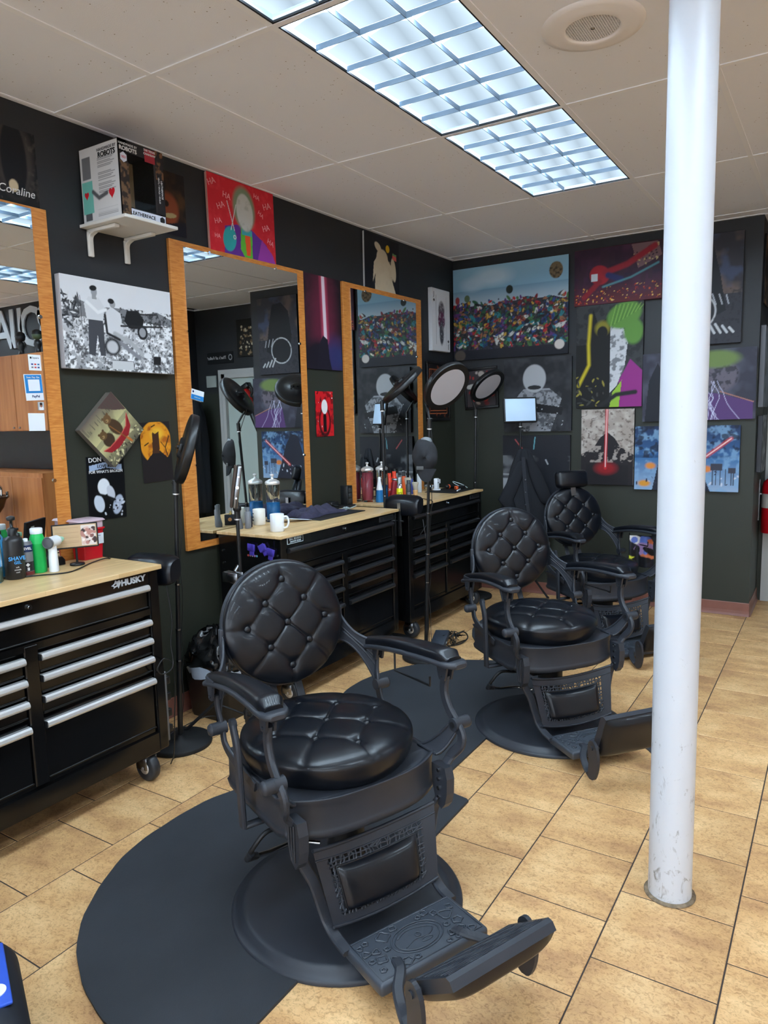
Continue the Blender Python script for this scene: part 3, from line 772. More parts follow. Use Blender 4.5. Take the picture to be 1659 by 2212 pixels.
        letters(t, 'YUKON', .026, C('plate_dark', 14, 14, 15, .5), (X+.0016, 1.060, .903), ON_LEFT, bold=.03, sx=1.15)
        mb = MB(); mb.prism([(-.010, .010), (.012, .010), (.010, -.002), (.001, -.011), (-.008, -.002)], 0, .0008, lambda x, y, h: (X+.0016+h, .978+x, .903+y)); obj('emblem', mb, 'plate_dark', t)
        obj('slide_label', MB().box(X-.002, X+.0006, .052, .185, .893, .928), C('label_white', 190, 205, 208, .4), t)
        obj('slide_label', MB().box(X+.0006, X+.0009, .055, .182, .896, .925), 'black_gloss', t)
        letters(t, 'BALL BEARING', .0155, 'label_white', (X+.0011, .1185, .9175), ON_LEFT, bold=.02)
        letters(t, 'DRAWER SLIDES', .0125, 'label_white', (X+.0011, .1185, .9035), ON_LEFT, bold=.02)
    return t
cab1 = cabinet(.880, 'black tool chest with bright silver drawer pulls at the left', 'alu', 'H')
cab2 = cabinet(2.853, 'black tool chest with purple clipper guards on its side', 'alu_dark', 'Y')
cab3 = cabinet(4.178, 'black tool chest nearest the far corner, behind the hanging cap', 'alu_dark', 'Y')

# ============================================================ BARBER CHAIRS
def seg_dist(x, y, a, b):
    ax, ay = a; bx, by = b; L = (bx-ax)**2+(by-ay)**2
    t = np.clip(((x-ax)*(bx-ax)+(y-ay)*(by-ay))/L, 0, 1); return np.hypot(x-ax-t*(bx-ax), y-ay-t*(by-ay))
def tufted(rx, ry, T, Tb, p, NT=150):
    """Round tufted cushion: returns mesh and the list of button places (x, y, z)."""
    k = p/math.sqrt(2)
    P = {(i, j): ((i+j)*k, (i-j)*k) for i in (-1, 0, 1) for j in (-1, 0, 1)}
    segs = []
    for i in (-1, 0, 1):
        for j in (-1, 0, 1):
            if i < 1: segs.append((P[i, j], P[i+1, j]))
            if j < 1: segs.append((P[i, j], P[i, j+1]))
    for (i, j), (x, y) in P.items():
        if (i, j) != (0, 0):
            L = math.hypot(x/rx, y/ry); segs.append(((x, y), (x/L*1.0, y/L*1.0)))
    us = list(np.linspace(0, .84, 34)); ph = list(np.linspace(0, 1, 15))[1:]
    rr = []; zz = []
    def prof(r): return (max(0, 1-r**3.2))**(1/2.6)
    for r in us: rr.append(r); zz.append(prof(r))
    for a in ph:
        # roll over the edge
        r = .84+.16*math.sin(a*math.pi/2); rr.append(r); zz.append(prof(min(r, .99999)) if a < 1 else 0.)
    n1 = len(rr)
    for a in (.3, .6, .85, 1.): rr.append(1-.10*a**2.2); zz.append(-a)
    rr = np.array(rr); zz = np.array(zz); th = np.linspace(0, 2*np.pi, NT, endpoint=False)
    Rg, Tg = np.meshgrid(rr, th, indexing='ij'); Zg = np.repeat(zz[:, None], NT, 1)
    x = Rg*np.cos(Tg)*rx; y = Rg*np.sin(Tg)*ry
    z = np.where(Zg >= 0, Zg*T, Zg*Tb)
    dip = np.zeros_like(x)
    dm = np.full_like(x, 9.)
    for a, b in segs: dm = np.minimum(dm, seg_dist(x, y, a, b))
    dip += .0050*np.exp(-(dm/.0045)**2)+.0028*np.exp(-(dm/.022)**2)
    db = np.full_like(x, 9.)
    for q in P.values(): db = np.minimum(db, np.hypot(x-q[0], y-q[1]))
    dip += .010*np.exp(-(db/.020)**2)
    top = np.clip(Zg*1.3, 0.25, 1)
    z = np.where(Zg >= 0, z-dip*np.clip(Zg*1.2, 0, 1), z)
    side = np.where((Rg > .84) & (Zg > -.5), 1-dip*.35/.2*(Rg-.6), 1.)
    x = x*side; y = y*side
    vs = np.stack([x, y, z], -1).reshape(-1, 3); fs = []
    n = len(rr)
    for i in range(n-1):
        for j in range(NT): fs.append((i*NT+j, (i+1)*NT+j, (i+1)*NT+(j+1) % NT, i*NT+(j+1) % NT))
    fs.append(tuple(range((n-1)*NT, n*NT))[::-1])
    mb = MB(); mb.raw([tuple(v) for v in vs], fs, True)
    btn = []
    for (x_, y_) in P.values():
        r = math.hypot(x_/rx, y_/ry); btn.append((x_, y_, prof(r)*T-.0150))
    # piping lines: thin welts in each seam
    return mb, btn, segs, prof
BTN = MB().lathe([(0, .0095), (.006, .0090), (.0105, .0068), (.0132, .0022), (.0138, -.001), (.0120, -.006)][::-1], 20).mesh('button'); BTN.materials.append(M['leather'])
def add_cushion(name, t, rx, ry, T, Tb, p, mx):
    mb, btn, segs, prof = tufted(rx, ry, T, Tb, p)
    o = obj(name, mb, 'leather', t); o.matrix_local = mx
    for q in btn:
        c = bpy.data.objects.new('button', BTN); COL.objects.link(c); c.parent = o; c.location = q
    return o

def lattice(mb, P, Q, nu, nv, seed, r=.0030):
    """Cast openwork: a web of thin bars filling the patch P(u,v)."""
    rg = random.Random(seed); pt = {}
    for i in range(nu+1):
        for j in range(nv+1):
            u = (i+(rg.uniform(-.32, .32) if 0 < i < nu else 0))/nu; v = (j+(rg.uniform(-.25, .25) if 0 < j < nv else 0)+(.0))/nv
            pt[i, j] = P(min(1, max(0, u)), min(1, max(0, v)))
    def bar(a, b):
        a = Vector(a); b = Vector(b); mb.tube([a, (a+b)/2, b], r, 5, caps=False, rs=[r*1.5, r, r*1.5])
    for i in range(nu+1):
        for j in range(nv+1):
            if i < nu and (0 < j < nv): bar(pt[i, j], pt[i+1, j])
            if j < nv and 0 < i < nu: bar(pt[i, j], pt[i, j+1])
            if i < nu and j < nv and rg.random() < .25: bar(pt[i, j], pt[i+1, j+1])

def barber_chair(label, loc, rz, flap_deg, dz=0., head=False):
    t = thing('barber_chair', label, 'barber chair', (loc[0], loc[1], 0), rz)
    # ---- base and column
    obj('base_plate', MB().lathe([(.371, .0015), (.372, .012), (.366, .017), (.352, .018), (.350, .024), (.340, .026), (.338, .031), (.322, .034), (.26, .036), (.17, .043), (.115, .056), (.085, .08), (.070, .12)], 72), 'iron', t)
    obj('column', MB().cyl((0, 0, .11), (0, 0, .33+dz), .060, n=32).cyl((0, 0, .14), (0, 0, .155), .066, n=32), 'iron_dark', t)
    D = Vector((0, 0, dz))
    def Z(*p): return (p[0], p[1], p[2]+dz)
    # ---- pump lever
    b = MB(); lp = catmull([Z(-.05, -.02, .285), Z(-.055, -.16, .29), Z(-.045, -.25, .305), Z(-.055, -.295, .262), Z(-.075, -.305, .222)], 6)
    b.tube(lp, .0075, 8); lever = obj('pump_lever', b, 'iron_dark', t)
    b = MB().tube([Z(-.075, -.305, .222), Z(-.105, -.22, .195), Z(-.155, -.10, .165), Z(-.10, -.04, .16)], .0075, 10); obj('lever_rod', b, 'chrome', lever)
    obj('lever_grip', MB().tube([Z(-.060, -.300, .245), Z(-.075, -.306, .222), Z(-.088, -.27, .212)], .0115, 10), 'rubber', lever)
    # ---- seat frame: apron with wavy front
    out = [(-.30, -.245), (-.285, -.268), (-.02, -.272), (.10, -.268), (.125, -.262), (.150, -.225), (.176, -.15), (.186, 0), (.176, .15), (.150, .225), (.125, .262), (.10, .268), (-.02, .272), (-.285, .268), (-.30, .245), (-.31, 0)]
    out = [(p[0], p[1]) for p in catmull([(a_, b_, 0) for a_, b_ in out]+[(out[0][0], out[0][1], 0)], 4)][:-1]
    def apron(z0, z1, g0=0., g1=0.):
        cx = -.06
        r0 = [Z(cx+(x-cx)*(1+g0), y*(1+g0), z0) for x, y in out]; r1 = [Z(cx+(x-cx)*(1+g1), y*(1+g1), z1) for x, y in out]
        return r0, r1
    b = MB()
    rings = []
    for z_, g in ((.352, -.035), (.356, .0), (.372, .012), (.378, .0), (.384, -.01), (.440, -.012), (.462, .0), (.474, .02), (.478, .018), (.476, -.01), (.468, -.05)):
        rings.append([Vector(Z(-.06+(x+.06)*(1+g), y*(1+g), z_+(.010*max(0, abs(y)-.12)/.15 if x > .1 else 0))) for x, y in out])
    b.loft(rings, smooth=True); obj('seat_frame', b, 'iron', t)
    obj('seat_base', MB().rbox(-.18, .10, -.16, .16, .315+dz, .36+dz, .01, 2), 'iron_dark', t)
    # ---- cushions
    add_cushion('seat_cushion', t, .288, .278, .052, .070, .134, Matrix.Translation(Z(-.098, 0, .538)))
    tilt = R_(-90+11.5)
    # backrest: local z -> forward
    fwd = Vector((math.cos(R_(11.5)), 0, math.sin(R_(11.5)))); upv = Vector((-math.sin(R_(11.5)), 0, math.cos(R_(11.5)))); lf = upv.cross(fwd)
    mx = Matrix((upv, lf, fwd)).transposed().to_4x4()
    mx.translation = Vector(Z(-.372, 0, .846))
    # cushion axes: x -> up, y -> left
    bc = add_cushion('backrest', t, .215, .228, .040, .028, .106, mx)
    shell = MB().lathe([(0, -.045), (.15, -.044), (.21, -.038), (.229, -.028), (.232, -.014), (.226, -.006)], 64)
    o = obj('back_shell', shell, 'iron', t); o.matrix_local = mx @ Matrix.Diagonal((.215/.226, 1., 1, 1))
    # bracket that carries the back
    obj('back_bracket', MB().rbox(-.425, -.400, -.06, .06, .62+dz, .88+dz, .006, 2).ribbon([Z(-.415, -.05, .66), Z(-.36, -.05, .56), Z(-.27, -.05, .45)], (0, 1, 0), .03, .010)
        .ribbon([Z(-.415, .05, .66), Z(-.36, .05, .56), Z(-.27, .05, .45)], (0, 1, 0), .03, .010), 'iron', t)
    for s in (-1, 1):
        # ---- armrest: metal cradle and padded top
        def zc(u): return .735+.085*u-.018*u*u+.018*math.sin(u*math.pi)
        def cen(u): return (-.335+.545*u, s*(.303+.013*u-.012*math.sin(u*math.pi)), zc(u)-.018)
        def sect(u, w, h, z0, n=20, e=.62):
            c = cen(u); r = []
            for k in range(n):
                a = 2*math.pi*k/n; ca, sa = math.cos(a), math.sin(a)
                r.append(Vector((c[0], c[1]+w*math.copysign(abs(ca)**e, ca), c[2]+z0+h*math.copysign(abs(sa)**e, sa)+dz)))
            return r
        us = [0, .01, .03, .07, .15, .25, .4, .55, .7, .8, .88, .94, .975, .992, 1]
        wf = lambda u: (.026+.021*min(1, u*1.6))*(1-(max(0, u-.9)/.1)**2.5*.55)*(min(1, .45+u*18) if u < .03 else 1)
        arm = obj('armrest', MB().loft([sect(u, wf(u), .011*(.55 if u in (0, 1) else 1), -.010) for u in us]), 'iron', t)
        up = [.035, .045, .07, .12, .2, .32, .45, .6, .75, .84, .90, .93, .945]
        obj('arm_pad', MB().loft([sect(u, wf(u)*(.80 if .05 < u < .93 else .62), (.019+.006*u)*(1 if .05 < u < .93 else .45), .006 if .05 < u < .93 else .001) for u in up]), 'leather', arm)
        # brackets under the arm
        for cx, cz, w_ in ((.135, .745, .026), (-.255, .710, .022)):
            b = MB()
            for q in (-1, 1):
                b.loft([[Vector(Z(cx+dx*w1, s*.312+q*.013+dy, z_)) for dx, dy in ((-1, -.004), (1, -.004), (1, .004), (-1, .004))] for z_, w1 in ((cz+.035, w_*1.5), (cz+.012, w_), (cz-.018, w_*.72), (cz-.034, w_*.5))], smooth=False)
            b.cyl(Z(cx, s*.312-.021, cz-.022), Z(cx, s*.312+.021, cz-.022), .0045, n=10)
            obj('arm_bracket', b, 'iron', arm)
        if s > 0:
            obj('dryer_hook', MB().tube([Z(-.13, .300, .735), Z(-.13, .300, .668), Z(.060, .306, .668), Z(.060, .306, .700)], .004, 6), 'iron_dark', arm)
        # front post: S-shaped flat bar ending in a scroll bracket
        pts = catmull([Z(.135, s*.312, .728), Z(.127, s*.312, .672), Z(.146, s*.313, .622), Z(.186, s*.314, .580), Z(.212, s*.312, .548), Z(.208, s*.308, .515), Z(.180, s*.296, .478), Z(.172, s*.278, .450)], 5)
        n = len(pts); ws = [.028+.006*math.sin(i/(n-1)*math.pi)+(.012 if i > n*.72 else 0) for i in range(n)]
        obj('front_post', MB().ribbon(pts, (0, 1, 0), .018, .034), 'iron', t)
        # scroll bracket on the corner
        b = MB(); ol = [(.140, .452), (.206, .455), (.216, .420), (.214, .370), (.205, .335), (.186, .312), (.160, .330), (.146, .372), (.140, .42)]
        b.prism(ol, 0, .030, lambda x, z_, h: Z(x, s*(.245+h), z_))
        for k in range(3): b.tube([Z(.158+.016*k, s*.277, .445), Z(.160+.016*k, s*.278, .38), Z(.172+.008*k, s*.277, .335)], .0035, 6)
        br = obj('corner_bracket', b, 'iron', t)
        b = MB()
        for k in range(4): b.cyl(Z(.176, s*.246, .440-.030*k), Z(.176, s*.240, .440-.030*k), .0065, n=10)
        obj('bolt', b, 'steel', br)
        # arm joint with its drum
        b = MB().cyl(Z(.186, s*.296, .578), Z(.186, s*.330, .578), .021, n=24).cyl(Z(.186, s*.328, .578), Z(.186, s*.356, .578), .0205, n=24)
        b.lathe([(.0205, 0), (.018, .006), (.010, .010), (0, .011)], 24, mx=Matrix.Translation(Z(.186, s*.356, .578)) @ Matrix.Rotation(R_(-90*s), 4, 'X'))
        obj('joint_drum', b, 'iron', t)
        obj('joint_bolt', MB().cyl(Z(.186, s*.297, .578), Z(.186, s*.293, .578), .010, n=14), 'iron_dark', t)
        # curved splash plate between the frame and the joint
        def sp(u, v):
            x = (.060+.094*u)*(1-v)+(.170+.018*u)*v; y = .252+.056*v; z_ = .482+(.105-.035*u)*v**1.6
            return Z(x, s*y, z_)
        b = MB().grid(sp, 6, 8); b.grid(lambda u, v: (sp(u, v)[0], sp(u, v)[1]+s*.005, sp(u, v)[2]-.007), 6, 8)
        b.tube([sp(1, v/8) for v in range(9)], .005, 6).tube([sp(0, v/8) for v in range(9)], .005, 6).tube([sp(u/6, 0) for u in range(7)], .005, 6)
        obj('side_plate', b, 'iron', t)
        # rear post, drum and lower stay
        obj('rear_post', MB().ribbon(catmull([Z(-.257, s*.308, .690), Z(-.256, s*.305, .64), Z(-.243, s*.300, .590)], 4), (0, 1, 0), .012, .026), 'iron', t)
        b = MB().cyl(Z(-.240, s*.288, .585), Z(-.240, s*.338, .585), .020, n=24).lathe([(.020, 0), (.015, .007), (0, .011)], 24, mx=Matrix.Translation(Z(-.240, s*.338, .585)) @ Matrix.Rotation(R_(-90*s), 4, 'X'))
        obj('joint_drum', b, 'iron', t)
        obj('rear_stay', MB().ribbon(catmull([Z(-.240, s*.300, .580), Z(-.225, s*.300, .535), Z(-.18, s*.293, .500), Z(-.11, s*.280, .468), Z(-.06, s*.274, .45)], 5), (0, 1, 0), .010, .034), 'iron', t)
        # side wing of the back with a slot
        def wing(u, v):   # u back->front, v low->high
            x = -.385+.130*u; y = .222+.082*u-.012*math.sin(u*3.1); zt = .842-.10*u-.02*math.sin(u*3.14); zb = .735-.160*u**2.7
            return Z(x, s*y, zb+(zt-zb)*v)
        b = MB()
        for v0, v1 in ((0., .42), (.60, 1.)):
            b.grid(lambda u, v: wing(u, v0+(v1-v0)*v), 10, 2); b.grid(lambda u, v: (wing(u, v0+(v1-v0)*v)[0], wing(u, v0+(v1-v0)*v)[1]+s*.008, wing(u, v0+(v1-v0)*v)[2]), 10, 2)
            for vv in (v0, v1): b.tube([(wing(u/10, vv)[0], wing(u/10, vv)[1]+s*.004, wing(u/10, vv)[2]) for u in range(11)], .0055, 6)
        for ua, ub in ((0, .22), (.80, 1.)):
            b.grid(lambda u, v: wing(ua+(ub-ua)*u, .4+.22*v), 2, 2); b.grid(lambda u, v: (wing(ua+(ub-ua)*u, .4+.22*v)[0], wing(ua+(ub-ua)*u, .4+.22*v)[1]+s*.008, wing(ua+(ub-ua)*u, .4+.22*v)[2]), 2, 2)
        obj('back_wing', b, 'iron', t)
        obj('hinge_block', MB().rbox(-.395, -.375, s*.225-.014, s*.225+.014, .74+dz, .86+dz, .005, 2).cyl(Z(-.375, s*.225, .835), Z(-.368, s*.225, .835), .006, n=10), 'iron', t)
        # foot-rest side arm
        pts = catmull([Z(.168, s*.252, .345), Z(.158, s*.236, .300), Z(.172, s*.212, .240), Z(.182, s*.198, .180), Z(.205, s*.190, .128), Z(.250, s*.186, .102), Z(.305, s*.184, .094)], 6)
        obj('footrest_arm', MB().ribbon(pts, (0, 1, 0), .034, .016), 'iron', t)
    # ---- recline lever on the right-hand side
    b = MB().ribbon(catmull([Z(-.108, -.318, .650), Z(-.096, -.320, .632), Z(-.078, -.321, .595), Z(-.070, -.321, .54), Z(-.068, -.320, .45), Z(-.066, -.318, .335)], 5), (0, 1, 0), .016, .032)
    b.cyl(Z(-.106, -.326, .648), Z(-.106, -.310, .648), .016, n=20).rbox(-.080, -.052, -.318, -.230, .328+dz, .342+dz, .004, 1)
    obj('recline_lever', b, 'iron', t)
    # ---- calf panel
    def cp(u, v):  # u -1..1 across, v 0 bottom..1 top
        wv = .188+.030*v; y = u*wv
        x = .236-.052*v-.040*(1-u*u)*(.35+.65*v)
        zt = .345-.040*(1-u*u); zb = .100+.030*u*u
        return Z(x, y, zb+(zt-zb)*v)
    cpf = obj('calf_panel', None or MB().grid(lambda a, c: cp(-1+2*a, .86+.14*c), 16, 2).grid(lambda a, c: cp(-1+2*a, .0+.12*c), 16, 2)
        .grid(lambda a, c: cp(-1+.22*a, .1+.8*c), 3, 6).grid(lambda a, c: cp(.78+.22*a, .1+.8*c), 3, 6)
        .grid(lambda a, c: cp(-.62+1.24*a, .2+.5*c), 10, 4)
        .tube([cp(-1+2*i/16, 1) for i in range(17)], .006, 6).tube([cp(-1+2*i/16, 0) for i in range(17)], .005, 6).tube([cp(-1+2*i/16, .86) for i in range(17)], .003, 6), 'iron', t)
    b = MB()
    lattice(b, lambda u, v: cp(-.80+1.6*u, .68+.18*v), None, 22, 3, 3); lattice(b, lambda u, v: cp(-.80+1.6*u, .11+.10*v), None, 22, 2, 4)
    lattice(b, lambda u, v: cp(-.80+.14*u, .2+.5*v), None, 2, 7, 5); lattice(b, lambda u, v: cp(.66+.14*u, .2+.5*v), None, 2, 7, 6)
    obj('openwork', b, 'iron', cpf)
    def pad(u, v):
        a = 1-abs(2*u-1)**6; c = 1-abs(2*v-1)**6; k = (max(0, a)*max(0, c))**.5
        p = cp(-.68+1.36*u, .17+.56*v); return (p[0]+.003+.026*k, p[1], p[2])
    obj('calf_pad', MB().grid(pad, 24, 18).tube([pad(i/12, 0) for i in range(13)]+[pad(1, i/8) for i in range(1, 9)]+[pad(1-i/12, 1) for i in range(1, 13)]+[pad(0, 1-i/8) for i in range(1, 8)], .0035, 6, closed=True), 'leather', t)
    # ---- foot plate with cast relief
    px0, px1, pw, pz = .285, .468, .186, .103
    fp = obj('foot_plate', MB().rbox(px0, px1, -pw, pw, pz-.036+dz, pz+dz, .010, 3), 'iron_cast', t)
    b = MB(); rg = random.Random(5)
    b.tube([Z(px0+.012, -pw+.014, pz+.001), Z(px1-.014, -pw+.014, pz+.001), Z(px1-.014, pw-.014, pz+.001), Z(px0+.012, pw-.014, pz+.001)], .0022, 5, closed=True)
    ocx = (px0+px1)/2
    for rr in (1., .86): b.tube([Z(ocx+.052*rr*math.cos(a), .082*rr*math.sin(a), pz+.001) for a in [2*math.pi*i/40 for i in range(40)]], .0024, 5, closed=True)
    # plain embossed swirl in the oval
    b.tube(catmull([Z(ocx-.02, -.055, pz+.001), Z(ocx-.034, -.02, pz+.001), Z(ocx-.03, .02, pz+.001), Z(ocx-.008, .058, pz+.001), Z(ocx+.012, .03, pz+.001), Z(ocx+.006, -.01, pz+.001), Z(ocx+.02, -.052, pz+.001)], 5), .002, 5)
    b.tube([Z(ocx-.006+.008*math.cos(a), .006+.008*math.sin(a), pz+.001) for a in [2*math.pi*i/14 for i in range(14)]], .002, 5, closed=True)
    b.tube([Z(ocx+.022+.007*math.cos(a), .018+.018*math.sin(a), pz+.001) for a in [2*math.pi*i/16 for i in range(16)]], .002, 5, closed=True)
    used = []
    for _ in range(900):
        x = rg.uniform(px0+.022, px1-.024); y = rg.uniform(-pw+.026, pw-.026); r = rg.choice((.008, .011, .015, .02))
        if ((x-ocx)/(.058+r))**2+(y/(.088+r))**2 < 1: continue
        if any(math.hypot(x-a, y-c) < r+q+.003 for a, c, q in used): continue
        if x+r > px1-.016 or x-r < px0+.014 or abs(y)+r > pw-.017: continue
        used.append((x, y, r)); ph = rg.uniform(0, 6); k = rg.choice((3, 4, 5))
        b.tube([Z(x+r*(1+.2*math.sin(k*a+ph))*math.cos(a)*.86, y+r*(1+.2*math.sin(k*a+ph))*math.sin(a), pz+.0014) for a in [2*math.pi*i/16 for i in range(16)]], .0030, 5, closed=True)
    obj('cast_relief', b, 'iron_cast', fp)
    # hooks that carry the leg flap
    for s in (-1, 1):
        b = MB()
        pts = catmull([Z(.415, s*.100, pz+.0), Z(.450, s*.112, pz+.002), Z(.492, s*.150, pz-.006), Z(.528, s*.168, pz-.016), Z(.555, s*.176, pz-.03), Z(.588, s*.184, pz-.034)], 4)
        b.ribbon(pts, (0, 1, 0), .030, .016)
        hk = obj('flap_hook', b, 'iron', t)
        ol = catmull([(.600, .052, 0), (.628, .060, 0), (.648, .110, 0), (.650, .165, 0), (.638, .205, 0), (.614, .222, 0), (.590, .208, 0), (.586, .175, 0), (.592, .13, 0), (.590, .085, 0), (.580, .062, 0)], 3)
        b = MB().prism([(p[0], p[1]) for p in ol], 0, .013, lambda x, z_, h: Z(x, s*(.182+h), z_))
        b.cyl(Z(.612, s*.150, .190), Z(.612, s*.200, .190), .010, n=16)
        obj('hinge_ear', b, 'iron', hk)
    # leg flap
    a = R_(flap_deg)
    fm = Matrix.Translation(Z(.600, 0, .182)) @ Matrix.Rotation(-a, 4, 'Y')
    fo = obj('leg_flap', MB().loft([[Vector((x, y, z_)) for x, z_ in ((-.035, 0), (-.028, .018), (.150, .018), (.160, .008), (.160, -.014), (-.030, -.014))] for y in (-.168, .168)], smooth=False), 'iron', t)
    fo.matrix_local = fm
    b = MB()
    for k in range(11):
        ph = rg.uniform(0, 6); x = -.015+.0155*k
        b.tube([(x+.004*math.sin(i*.9+ph), -.155+.31*i/24, .0185) for i in range(25)], .0018, 4)
    o = obj('cast_relief', b, 'iron', fo)
    def fpad(u, v):
        k = (max(0, 1-abs(2*u-1)**5)*max(0, 1-abs(2*v-1)**5))**.5
        return (-.034+.19*u, -.165+.33*v, -.014-.034*k)
    obj('flap_pad', MB().grid(fpad, 16, 24), 'leather', fo)
    if head:
        hm = MB().rbox(-.045, .035, -.125, .125, -.062, .062, .030, 4)
        o = obj('headrest', hm, 'leather', t); o.matrix_local = Matrix.Translation(Z(-.400, 0, 1.112)) @ Matrix.Rotation(R_(-12), 4, 'Y')
        obj('headrest_stem', MB().box(-.005, .005, -.02, .02, -.12, -.05), 'steel', o)
    return t
barber_chair('black tufted barber chair nearest the camera', (-1.288, 1.750), R_(-23.2), 37)
barber_chair('black tufted barber chair behind the white pillar, without headrest', (-1.170, 3.343), R_(-38), 70, -.008)
barber_chair('black tufted barber chair with a headrest by the poster wall', (-1.330, 4.880), R_(-39), 66, -.045, head=True)

# floor mats
def floor_mat(label, cx, cy, r, cut=None, seed=1, wob=.006):
    rg = random.Random(seed); n = 110; t0 = rg.random()*6
    pts = []
    for i in range(n):
        a = 2*math.pi*i/n; q = r*(1+.012*math.sin(3*a+t0)+wob*math.sin(11*a+t0)*max(0, math.sin(a*.5+.7))+.0016*math.sin(31*a))
        x, y = cx+q*math.cos(a), cy+q*math.sin(a)
        if cut:
            nx, ny, d = cut; e = x*nx+y*ny-d
            if e > 0: x -= nx*e; y -= ny*e
        pts.append((x-cx, y-cy))
    b = MB(); A = [Vector((x, y, 0.0004)) for x, y in pts]; Bq = [Vector((x, y, .009)) for x, y in pts]; I = [Vector((x*.992, y*.992, .0105)) for x, y in pts]
    b.loft([A, Bq, I], smooth=False)
    o = obj('floor_mat', b, 'mat_rubber', None, (cx, cy, 0)); tag(o, label, 'mat'); return o
floor_mat('worn black rubber mat under the nearest barber chair', -1.408, 1.769, .752, (1, 0, -1.205), 3)
floor_mat('black rubber mat between the nearest and the middle barber chair', -1.580, 3.350, .750, (1, 0, -1.378), 5, .001)
floor_mat('black rubber mat under the chair with the headrest', -1.500, 4.880, .750, (1, 0, -1.30), 8, .001)

# ============================================================ PICTURES ON THE LEFT WALL
BK = (16, 17, 21)
a = Art(.20, .305, .004, BK, 2); a.ell(.5, .62, .42, .52, (58, 54, 52), 0, .3); a.ell(.5, .60, .28, .50, (14, 15, 22), 0, .1); a.ell(.45, .25, .10, .08, (196, 180, 150), 0, .2); a.cloud((90, 84, 78), .02, .55, .8, .5, (abs(a.U-.5) > .3).astype(float))
p = hang('tin_sign', 'dark tin sign with a pale arch, at the upper left corner of the wall', 'sign', 'L', 1.758, 1.958, 2.458, 2.763, .0025, a)
letters(p, 'Coraline', .046, C('ink_white', 215, 215, 215, .5), (.0, -.095, .0042), (0, 0, 0), shear=.2)
a = Art(.21, .305, .004, (30, 22, 20), 4); a.cloud((86, 58, 30), .06, .45, .8); a.ell(.45, .40, .33, .26, (150, 74, 40), 0, .3); a.ell(.40, .48, .08, .05, (30, 14, 10)); a.ell(.5, .30, .2, .04, (190, 170, 120), 8); a.poly([(0, 0), (1, 0), (1, .25), (0, .1)], (20, 20, 34)); a.mul(.75)
hang('tin_sign', 'small brown and orange tin sign behind the boxed toy', 'sign', 'L', 2.575, 2.782, 2.500, 2.800, .0025, a)

# red canvas: plain blocks of purple, green and teal with the HA lettering
a = Art(.535, .400, .0035, (202, 34, 48), 5); a.cloud((222, 60, 70), .03, .5, .8, .5)
a.poly([(.20, .0), (.22, .36), (.40, .42), (.62, .40), (.85, .24), (.98, .0)], (96, 44, 140)); a.poly([(.70, 0), (.78, .30), (.95, .12), (.99, 0)], (150, 58, 160))
a.poly([(.46, .40), (.44, .10), (.50, 0), (.62, 0), (.63, .38)], (90, 176, 56)); a.poly([(.51, .36), (.53, .03), (.59, .03), (.60, .34)], (226, 84, 40)); a.poly([(.47, .38), (.47, .30), (.62, .30), (.63, .38)], (60, 160, 170))
a.ell(.285, .20, .095, .17, (44, 158, 160), -15, .1); a.ell(.52, .66, .165, .29, (124, 144, 116), 6, .25); a.ell(.53, .61, .125, .25, (196, 200, 196), 6, .12)
a.cloud((150, 158, 150), .03, .5, .75, .5, ((a.U-.53)**2/.02+(a.V-.6)**2/.06 < 1).astype(float))
a.line([(.27, .70), (.36, .33)], .0035, (210, 215, 215)); a.line([(.40, .68), (.31, .33)], .0035, (210, 215, 215)); a.ell(.36, .24, .022, .03, (210, 215, 215)); a.ell(.36, .24, .012, .018, (44, 158, 160))
p = hang('painting', 'square red painting with HA HA lettering above the middle mirror', 'painting', 'L', 2.932, 3.467, 2.470, 2.868, .018, a, side=(200, 150, 140), ang=.4)
for x, y, s_, r in ((-.235, .155, .045, 25), (-.125, .105, .045, -8), (-.175, .045, .045, 25), (-.2, -.04, .040, 15), (-.21, -.12, .032, 0), (.12, .15, .036, -10), (.205, .115, .050, 20), (.15, .06, .036, -30), (.19, -.01, .046, 20), (.225, -.085, .042, -20)):
    letters(p, 'HA', s_, C('chalk_pink', 236, 160, 164, .7), (x, y, .0197), (0, 0, R_(r)))
# cream blob on near-black
a = Art(.475, .385, .004, (18, 20, 28), 6)
a.poly([(.28, .0), (.30, .30), (.22, .12), (.26, .50), (.38, .66), (.62, .66), (.80, .48), (.80, .24), (.74, .34), (.90, .0)], (196, 182, 156)); a.ell(.50, .62, .16, .16, (196, 182, 156)); a.ell(.38, .80, .10, .07, (196, 182, 156), -25, .2)
a.ell(.83, .46, .07, .22, (196, 182, 156), 10, .15); a.ell(.66, .82, .055, .07, (214, 170, 30), 0, .08); a.poly([(.80, .66), (.92, .64), (.92, .74), (.80, .76)], (206, 90, 84)); a.poly([(.80, .74), (.92, .72), (.92, .76), (.80, .78)], (110, 150, 90)); a.cloud((176, 160, 134), .05, .5, .8, .35, (a.V < .6).astype(float)*(abs(a.U-.55) < .25))
hang('painting', 'cream and black unframed painting above the far mirror', 'painting', 'L', 4.435, 4.908, 2.464, 2.852, .016, a, side=(190, 190, 188), ang=-1.0)
